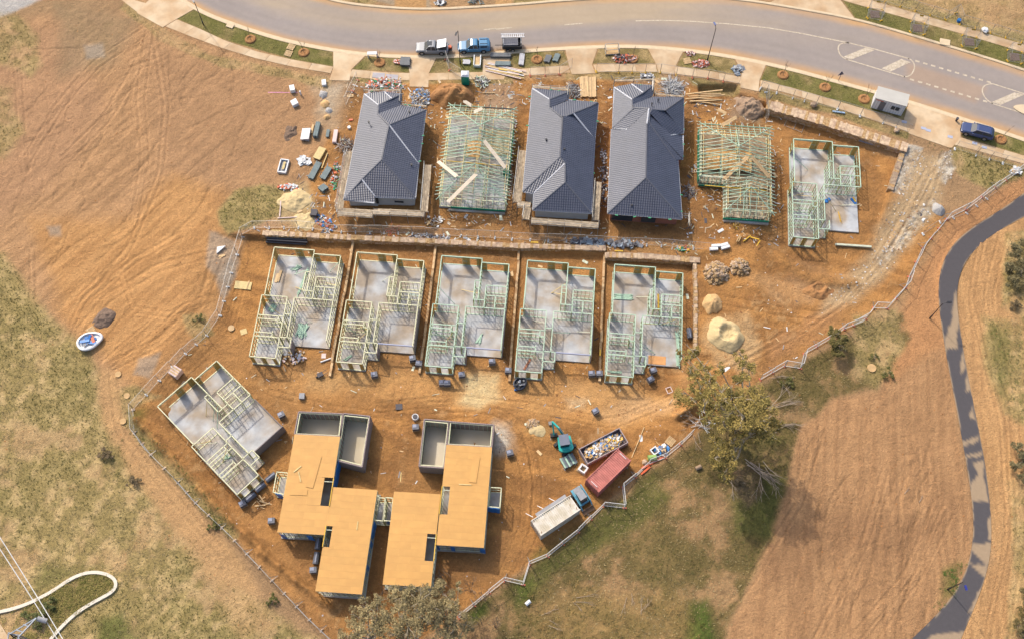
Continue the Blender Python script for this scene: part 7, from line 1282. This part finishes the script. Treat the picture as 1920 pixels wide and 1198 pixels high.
# ------------------------------------------------------------------ trees and bushes
def leaf_mat(n): return attr_mat(n, .7, (), ())
M_leaf = leaf_mat('eucalypt_leaf')
def crown(name, parent, centers, nleaf, size, cA, cB, rel0, droop=.35, sub=9):
    V_ = []; Cc = []
    for (cx, cy, cz, rr) in centers:
        nn = int(nleaf * rr * rr); ns = max(3, int(sub * rr)); sp = rng.normal(0, 1, (ns, 3)); sp /= np.linalg.norm(sp, axis=1)[:, None]; sp = sp * (rr * rng.uniform(.35, 1., (ns, 1))) * np.array([1, 1, .7]) + np.array([cx, cy, cz]); k = rng.integers(0, ns, nn)
        d = rng.normal(0, 1, (nn, 3)); d /= np.linalg.norm(d, axis=1)[:, None]; P = sp[k] + d * (rng.random((nn, 1)) ** .5) * rr * .34 * np.array([1, 1, .75]); tone = rng.uniform(0, 1, ns)[k]
        a = rng.uniform(0, 2 * PI, nn); t1 = np.stack([np.cos(a), np.sin(a), rng.uniform(-1., .3, nn) * droop * 2], 1); t2 = np.stack([-np.sin(a), np.cos(a), rng.uniform(-.6, .6, nn)], 1); s = size * rng.uniform(.6, 1.4, (nn, 1)); w2 = s * .38
        V_.append(np.stack([P - t1 * s * .5, P + t2 * w2 * .5, P + t1 * s * .5, P - t2 * w2 * .5], 1).reshape(-1, 3)); c_ = np.array(cA) * (1 - tone[:, None]) + np.array(cB) * tone[:, None]; Cc.append(np.repeat(c_ * rng.uniform(.6, 1.25, (nn, 1)), 4, 0))
    Vv = np.concatenate(V_) - np.array(rel0); F = np.arange(len(Vv)).reshape(-1, 4); me = np_mesh(name, Vv, F, M_leaf); set_col(me, np.clip(np.concatenate(Cc), 0, .8)); o = bpy.data.objects.new(name, me); link(o, parent); return o
def tree(name, label, base, clumps, nleaf, size, cA, cB, group=None, trunk_r=.35, split=2.2, cat='tree', droop=.35, twigs=True, mb_m=None):
    b = Vector(place(base)); r = thing(name, label, cat, b, 0, group); cs = []
    for (x, y, z, rr) in clumps: X, Y = W(x, y, z + b.z); cs.append((X, Y, z + b.z, rr))
    crown('crown', r, cs, nleaf, size, cA, cB, b, droop); mb = MB(); T0 = Vector((0, 0, split)); mb.tube((0, 0, -.2), T0, trunk_r, trunk_r * .8, n=8)
    for c_ in cs:
        e = Vector(c_[:3]) - b; m1 = T0 + (e - T0) * .5 + Vector((random.uniform(-.5, .5), random.uniform(-.5, .5), .6)); k = trunk_r * (.28 + .12 * c_[3]); mb.tube(T0 - Vector((0, 0, .3)), m1, k, k * .7, n=6).tube(m1, e, k * .7, k * .3, n=5)
        for i in range(3): branch(mb, e, Vector((random.uniform(-1, 1), random.uniform(-1, 1), random.uniform(-.1, .8))).normalized(), c_[3] * .6, k * .3, 1, .8)
    mb.build('trunk', mb_m or M_bark, r); return r
EA, EB = C(124, 114, 60), C(186, 160, 88)
big = [(1296, 655, 7, 1.1), (1290, 672, 7, 1.0), (1318, 690, 8, 1.3), (1300, 705, 8.5, 1.3), (1330, 715, 9, 1.5), (1292, 742, 8.5, 1.9), (1312, 735, 9.5, 1.6), (1392, 668, 9, 1.1), (1404, 690, 9, 1.3), (1390, 712, 9.5, 1.4), (1345, 745, 11, 2.0), (1320, 768, 10, 1.7), (1372, 745, 11, 1.8), (1400, 748, 11, 2.0), (1424, 742, 10.5, 1.8), (1430, 765, 11, 2.0), (1395, 780, 12, 2.3), (1418, 790, 11, 2.1), (1436, 808, 10, 1.9), (1405, 815, 10.5, 1.9), (1362, 785, 11, 1.8), (1340, 785, 10, 1.4), (1345, 835, 8.5, 1.5), (1362, 850, 8.5, 1.7), (1340, 858, 8, 1.2), (1366, 875, 7.5, 1.4), (1356, 890, 7, 1.0), (1455, 795, 8, 1.2), (1380, 820, 9, 1.2), (1350, 690, 8, .9), (1275, 660, 6, .7)]
tree('gum_tree', 'big olive green gum tree over the fence right of the skip', (1385, 835), big, 215, .28, EA, EB, None, .42, 3)
BA, BB = C(138, 124, 86), C(184, 164, 116)
def scatter_clumps(n, x0, x1, y0, y1, z0, z1, r0, r1): return [(random.uniform(x0, x1), random.uniform(y0, y1), random.uniform(z0, z1), random.uniform(r0, r1)) for _ in range(n)]
tree('wattle_tree', 'grey olive tree at the bottom edge, left part of the thicket', (700, 1200), [(672, 1158, 5, 1.5), (690, 1140, 6, 1.4), (708, 1150, 6.5, 1.7), (662, 1182, 5, 1.6), (700, 1180, 6, 1.8), (728, 1165, 6.5, 1.5), (650, 1200, 4, 1.3), (715, 1125, 6, 1.0)], 250, .25, BA, BB, 'thicket trees at the bottom edge', .25, 1.6)
tree('wattle_tree', 'tallest grey olive tree at the bottom edge below the orange decks', (780, 1215), [(752, 1120, 7, 1.4), (770, 1108, 7.5, 1.3), (785, 1128, 8, 1.8), (760, 1145, 7.5, 1.8), (800, 1105, 7.5, 1.3), (790, 1155, 8, 2.0), (765, 1175, 7, 1.9), (810, 1135, 7.5, 1.6), (745, 1190, 6, 1.7), (740, 1105, 6.5, 1.0)], 250, .25, BA, BB, 'thicket trees at the bottom edge', .28, 2)
tree('wattle_tree', 'grey olive tree at the bottom edge, right part of the thicket', (845, 1215), [(828, 1105, 6.5, 1.2), (845, 1125, 6.5, 1.4), (832, 1145, 7, 1.6), (855, 1150, 6.5, 1.5), (820, 1175, 6.5, 1.7), (850, 1182, 6, 1.7), (872, 1170, 5, 1.2), (860, 1100, 5.5, .7)], 250, .25, BA, BB, 'thicket trees at the bottom edge', .25, 1.8)
tree('shrub', 'dark green shrub growing over the zigzag fence', (1572, 648), [(1562, 625, 2.2, 1.0), (1575, 632, 2.4, 1.1), (1565, 645, 2.2, 1.1), (1580, 648, 2.2, 1.0), (1572, 660, 1.8, .9), (1585, 636, 2., .7)], 620, .24, C(108, 100, 54), C(140, 126, 72), None, .12, .5, 'shrub')
RA, RB = C(112, 104, 72), C(146, 132, 92)
tree('shrub', 'grey green scrub at the right edge beside the path bend', (1925, 530), [(1905, 470, 1.6, 1.4), (1920, 490, 1.8, 1.6), (1896, 500, 1.4, 1.2), (1915, 520, 1.7, 1.5), (1930, 540, 1.6, 1.5), (1900, 530, 1.2, 1.0), (1925, 455, 1.5, 1.2)], 380, .26, RA, RB, 'scrub on the right edge', .1, .4, 'shrub')
tree('shrub', 'grey scrub at the right edge halfway down the path', (1925, 870), [(1915, 840, 1.4, 1.2), (1925, 860, 1.5, 1.3), (1910, 870, 1.3, 1.0), (1928, 890, 1.4, 1.2)], 380, .26, RA, RB, 'scrub on the right edge', .1, .4, 'shrub')
tree('shrub', 'brown green scrub at the lower right edge', (1928, 1150), [(1922, 1110, 1.2, 1.0), (1925, 1140, 1.4, 1.2), (1912, 1170, 1.1, 1.0), (1925, 1185, 1.3, 1.2)], 380, .26, C(120, 104, 60), RB, 'scrub on the right edge', .1, .4, 'shrub')
for i, (p, rr, lb) in enumerate((((1664, 704), .75, 'small round dark bush beside the round concrete lid'), ((1640, 672), .5, 'low weed bush above the round concrete lid'), ((1385, 905), .8, 'brown dead bush under the big tree'), ((195, 855), .9, 'dead purple brown bush in the western grass'), ((250, 905), .8, 'brown bush beside the dirt track'), ((372, 600), .55, 'green weed clump by the west fence'), ((400, 990), .7, 'grey scrub outside the south west fence'), ((510, 1128), .7, 'low scrub further down outside the south west fence'), ((1475, 720), .8, 'dark low bush east of the big tree'), ((1905, 575), .8, 'rusty brown bush at the right edge'))):
    tree('bush', lb, p, [(p[0], p[1] - 6, rr * .7, rr), (p[0] + 7, p[1] - 2, rr * .6, rr * .7), (p[0] - 7, p[1] - 1, rr * .6, rr * .7)], 520, .2, C(120, 104, 74) if i in (2, 3, 4, 9) else C(100, 100, 52), C(150, 128, 96) if i in (2, 3, 4, 9) else C(135, 128, 70), None, .05, .15, 'bush')
M_dead = mat('bleached_wood', C(182, 162, 140), .9, .15, 3)
def dead(label, px, L, ang, n=3, h=.3, r0=.09, m=M_dead, spread=.45, up_=.0, cat='dead branch'):
    l0 = place(px); r = MB(); a = math.radians(ang)
    for i in range(n): branch(r, Vector((random.uniform(-.5, .5), random.uniform(-.5, .5), h * .5)), Vector((math.cos(a + random.uniform(-.5, .5)), math.sin(a + random.uniform(-.5, .5)), up_)).normalized(), L * random.uniform(.35, .7), r0 * .6, 3, spread * .8, 0)
    o = r.build('dead_branch', m, None, l0); tag(o, label, cat)
for a in (('pale fallen limbs fanning south of the big tree', (1400, 868), 4.2, -45, 4, .5, .11), ('pale fallen limb pointing down into the bare patch', (1428, 872), 3.6, -75, 3, .4, .09), ('pale fallen branches spreading north east of the big tree', (1440, 765), 3.4, 35, 4, .5, .08), ('pale twigs spreading east of the big tree', (1455, 800), 3.0, 5, 4, .4, .07), ('thin dead branch south of the big tree left side', (1368, 895), 3.0, -65, 2, .4, .07), ('grey branches over the fence left of the big tree', (1330, 800), 4.0, 175, 3, .6, .08), ('dead branch along the fence below the sand pile', (1450, 708), 2.4, -20, 3, .3, .06), ('forked dead branch left of the big tree trunk', (1306, 812), 2.2, -95, 2, .3, .06),
          ('bleached branch in the dry shrubs at the bottom edge', (1075, 1122), 2.2, -20, 3, .3, .06), ('second bleached branch in the dry shrubs at the bottom', (1180, 1120), 1.8, -100, 2, .3, .05), ('forked bleached branch right in the dry shrubs', (1205, 1150), 1.6, 70, 3, .3, .05), ('small bleached branch at the very bottom of the dry shrubs', (1030, 1170), 1.4, -40, 2, .3, .05), ('bleached twig left in the dry shrubs', (1022, 1148), 1.3, 20, 2, .3, .04), ('short log pieces on the scraped field', (1700, 930), .9, 55, 1, .1, .08), ('longer log piece on the scraped field', (1722, 938), 1.2, 55, 1, .1, .09)): dead(*a)
for i, (p, L) in enumerate((((832, 1080), 2.6), ((848, 1110), 2.4), ((882, 1105), 2.6), ((905, 1120), 2.0), ((800, 1118), 2.0), ((715, 1108), 2.0), ((900, 1165), 2.6), ((930, 1172), 2.2))):
    mb = MB(); 
    for k in range(5): branch(mb, Vector((random.uniform(-.3, .3), random.uniform(-.3, .3), 0)), Vector((random.uniform(-.5, .5), random.uniform(-.5, .5), 1)).normalized(), L * .6, .035, 3, .45, .35)
    o = mb.build('bare_shrub', M_twig, None, place(p)); tag(o, 'leafless grey shrub ' + ('at the lower corner of the eastern deck', 'below the eastern deck corner', 'right of the thicket by the fence', 'beside the fence end', 'between the decks and thicket', 'left under the western deck', 'in the grass right of the thicket', 'furthest right of the leafless shrubs')[i], 'bare shrub', 'leafless shrubs round the thicket')
# low dry shrubs and weeds as ground cover
def cover(name, n, poly, size, c0, c1, label, cat, hh=1., wob=12, dens=1.):
    m = region(poly, 6, wob) * dens; pw = np.array([W(*q) for q in poly]); x0, y0 = np.maximum(pw.min(0) - 1, (-87, 13)); x1, y1 = np.minimum(pw.max(0) + 1, (87, 121)); n = int(n * (x1 - x0) * (y1 - y0) / 19360); xs = rng.uniform(x0, x1, n); ys = rng.uniform(y0, y1, n); ix = (np.round((ys - 12) / ST).astype(int) + J0) * NX + np.round((xs + 88) / ST).astype(int) + I0; k = rng.random(n) < m[ix] * sm(n2[ix], .3, .6); xs, ys, ix = xs[k], ys[k], ix[k]; n = len(xs)
    if n < 5: return
    B = 12; a = rng.uniform(0, 2 * PI, (n, B)); q = rng.random((n, B)) ** .6 * size; rad = np.stack([xs[:, None] + q * np.cos(a), ys[:, None] + q * np.sin(a), HZ[ix][:, None] + rng.random((n, B)) * size * hh], 2); t = rng.uniform(0, 2 * PI, (n, B)); s = size * .3
    d1 = np.stack([np.cos(t), np.sin(t), rng.uniform(-.5, .5, (n, B))], 2) * s; d2 = np.stack([-np.sin(t), np.cos(t), rng.uniform(-.5, .5, (n, B))], 2) * s * .35; Vt = np.stack([rad - d1, rad + d2, rad + d1, rad - d2], 2).reshape(-1, 3); me = np_mesh(name, Vt, np.arange(len(Vt)).reshape(-1, 4), M_leaf)
    u = rng.random((n, 1)); c_ = np.array(c0) * (1 - u) + np.array(c1) * u; set_col(me, np.clip(np.repeat(c_, B * 4, 0) * np.repeat(rng.uniform(.6, 1.3, (n * B, 1)), 4, 0), 0, .8)); o = bpy.data.objects.new(name, me); link(o); tag(o, label, cat, kind='stuff')
cover('dry_shrubs', 60000, [(985, 1100), (1100, 1085), (1300, 1110), (1320, 1210), (900, 1210), (930, 1160)], .3, C(170, 136, 80), C(140, 118, 76), 'low golden dry shrubs along the bottom edge', 'shrubs', 1.6, dens=.35)
cover('dry_weeds', 60000, [(1000, 1010), (1170, 960), (1300, 850), (1500, 720), (1480, 900), (1400, 1100), (1000, 1110)], .22, C(150, 130, 86), C(104, 106, 56), 'dry weeds over the south eastern grass', 'weeds', .8, dens=.35)
cover('mound_weeds', 40000, [(415, 395), (450, 360), (520, 350), (525, 395), (470, 425), (425, 435)], .25, C(140, 130, 64), C(96, 108, 46), 'weeds covering the low mound by the sand', 'weeds', .8, dens=.6)
cover('west_weeds', 90000, [(-60, 480), (40, 560), (160, 680), (260, 900), (480, 1120), (600, 1198), (-60, 1198)], .2, C(168, 146, 98), C(112, 112, 56), 'scattered weeds over the western grass', 'weeds', .6, dens=.16)
cover('fence_weeds', 90000, [(245, 775), (262, 785), (370, 905), (450, 1000), (440, 1015), (345, 925), (248, 815)], .2, C(110, 114, 52), C(80, 100, 40), 'green weeds in the fence line', 'weeds', .8, 4, .5)
cover('verge_weeds', 90000, [(1700, 250), (1790, 280), (1925, 322), (1925, 335), (1860, 350), (1800, 325), (1780, 300)], .22, C(116, 108, 58), C(80, 94, 40), 'weeds below the footpath at the right', 'weeds', .8, 5, .5)
cover('path_weeds', 240000, [(1765, 1070), (1800, 1060), (1790, 1125), (1750, 1150)], .2, C(80, 120, 46), C(70, 100, 36), 'bright green weeds under the lower path lamp', 'weeds', .8, 10, .8)
cover('edge_weeds', 90000, [(1850, 600), (1925, 590), (1925, 800), (1885, 770)], .22, C(100, 120, 52), C(140, 128, 76), 'green weeds right of the sealed path', 'weeds', .7, 10, .45)
cover('lid_weeds', 90000, [(1605, 590), (1680, 580), (1690, 720), (1630, 730), (1600, 660)], .2, C(110, 112, 60), C(150, 130, 90), 'weeds around the round concrete lid', 'weeds', .7, 10, .35)
# ------------------------------------------------------------------ planted bed with concrete edge, power tower
BED = [(-60, 1160), (0, 1147), (30, 1140), (60, 1129), (100, 1108), (130, 1087), (150, 1077), (172, 1072), (195, 1074), (212, 1081), (221, 1092), (219, 1103), (208, 1112), (185, 1124), (160, 1138), (138, 1154), (115, 1176), (96, 1198), (60, 1250)]
P = smooth_line([W(*p) for p in BED], 120); A, B = off(P, .2), off(P, -.2); mb = MB(); mb.loft([[(A[i][0], A[i][1], -.05), (A[i][0], A[i][1], .24), (B[i][0], B[i][1], .24), (B[i][0], B[i][1], -.05)] for i in range(len(P))]); o = mb.build('garden_edging', mat('bright_concrete', C(240, 228, 208), .8, .08)); tag(o, 'curved pale concrete edging round the planted bed, bottom left', 'edging')
cover('bed_planting', 900000, BED + [(0, 1250), (-60, 1200)], .24, C(182, 160, 96), C(116, 118, 52), 'yellow green tussocks planted in the edged bed', 'plants', 1.1, 3, .9)
tree('bush', 'dark green shrubs in the bed under the tower arm', (65, 1178), [(62, 1160, .7, .9), (78, 1150, .7, .9), (92, 1140, .7, .8), (50, 1150, .6, .7), (70, 1172, .7, .9), (95, 1125, .6, .6)], 520, .22, C(92, 98, 54), C(120, 122, 70), None, .05, .2, 'bush')
o = MB().prism([W(-60, 1160), W(0, 1168), W(14, 1190), W(18, 1230), W(-60, 1230)], -.05, .08).build('concrete_apron', M_path); tag(o, 'pale concrete corner at the bottom left edge', 'paving')
zt = 17.; bx, by = W(10, 1215, 8); r = thing('power_tower', 'grey steel power tower arm reaching in at the bottom left', 'power tower', (bx, by, 0)); M_gal = mat('tower_steel', C(160, 168, 178), .5, .1, metal=.4)
def T(px, py, z): x, y = W(px, py, z); return Vector((x - bx, y - by, z))
tip = T(68, 1158, zt); mb = MB()
for (a, b) in ((T(18, 1188, zt - .2), tip), (T(36, 1192, zt + .2), tip), (T(30, 1200, zt - 1.2), tip), (T(44, 1170, zt), T(52, 1173, zt)), (T(30, 1180, zt), T(42, 1184, zt))): mb.beam(a, b, .12, .12)
mb.build('cross_arm', M_gal, r); mb = MB(); c4 = [T(16, 1186, zt - .4), T(34, 1190, zt - .4), T(38, 1205, zt - .4), T(14, 1203, zt - .4)]
for i, q in enumerate(c4): mb.beam(q, Vector((q.x * 1.3 - .4, q.y * 1.3 - 1.5, 0)), .14, .14).beam(q, c4[(i + 1) % 4], .1, .1).beam(q, c4[(i + 2) % 4], .08, .08)
mb.build('mast', M_gal, r); a, b = T(70, 1159, zt - .3), T(88, 1164, zt - .6); MB().tube(a, b, .28, n=12).build('insulator', M_litter[1], r)
def wire(label, p0, p1, z0, z1):
    a, b = Vector((*W(*p0, z0), z0)), Vector((*W(*p1, z1), z1)); mb = MB(); n = 16
    for i in range(n):
        t, u = i / n, (i + 1) / n; mb.tube(a + (b - a) * t + Vector((0, 0, -4 * .5 * t * (1 - t))), a + (b - a) * u + Vector((0, 0, -4 * .5 * u * (1 - u))), .045, n=5, cap=False)
    tag(mb.build('power_line', M_litter[0]), label, 'power line', 'power lines')
wire('left of two pale power lines crossing the bottom left corner', (-60, 940), (118, 1215), 17, 16.4); wire('right of two pale power lines crossing the bottom left corner', (-60, 915), (128, 1215), 17, 16.8)
#@@NEXT
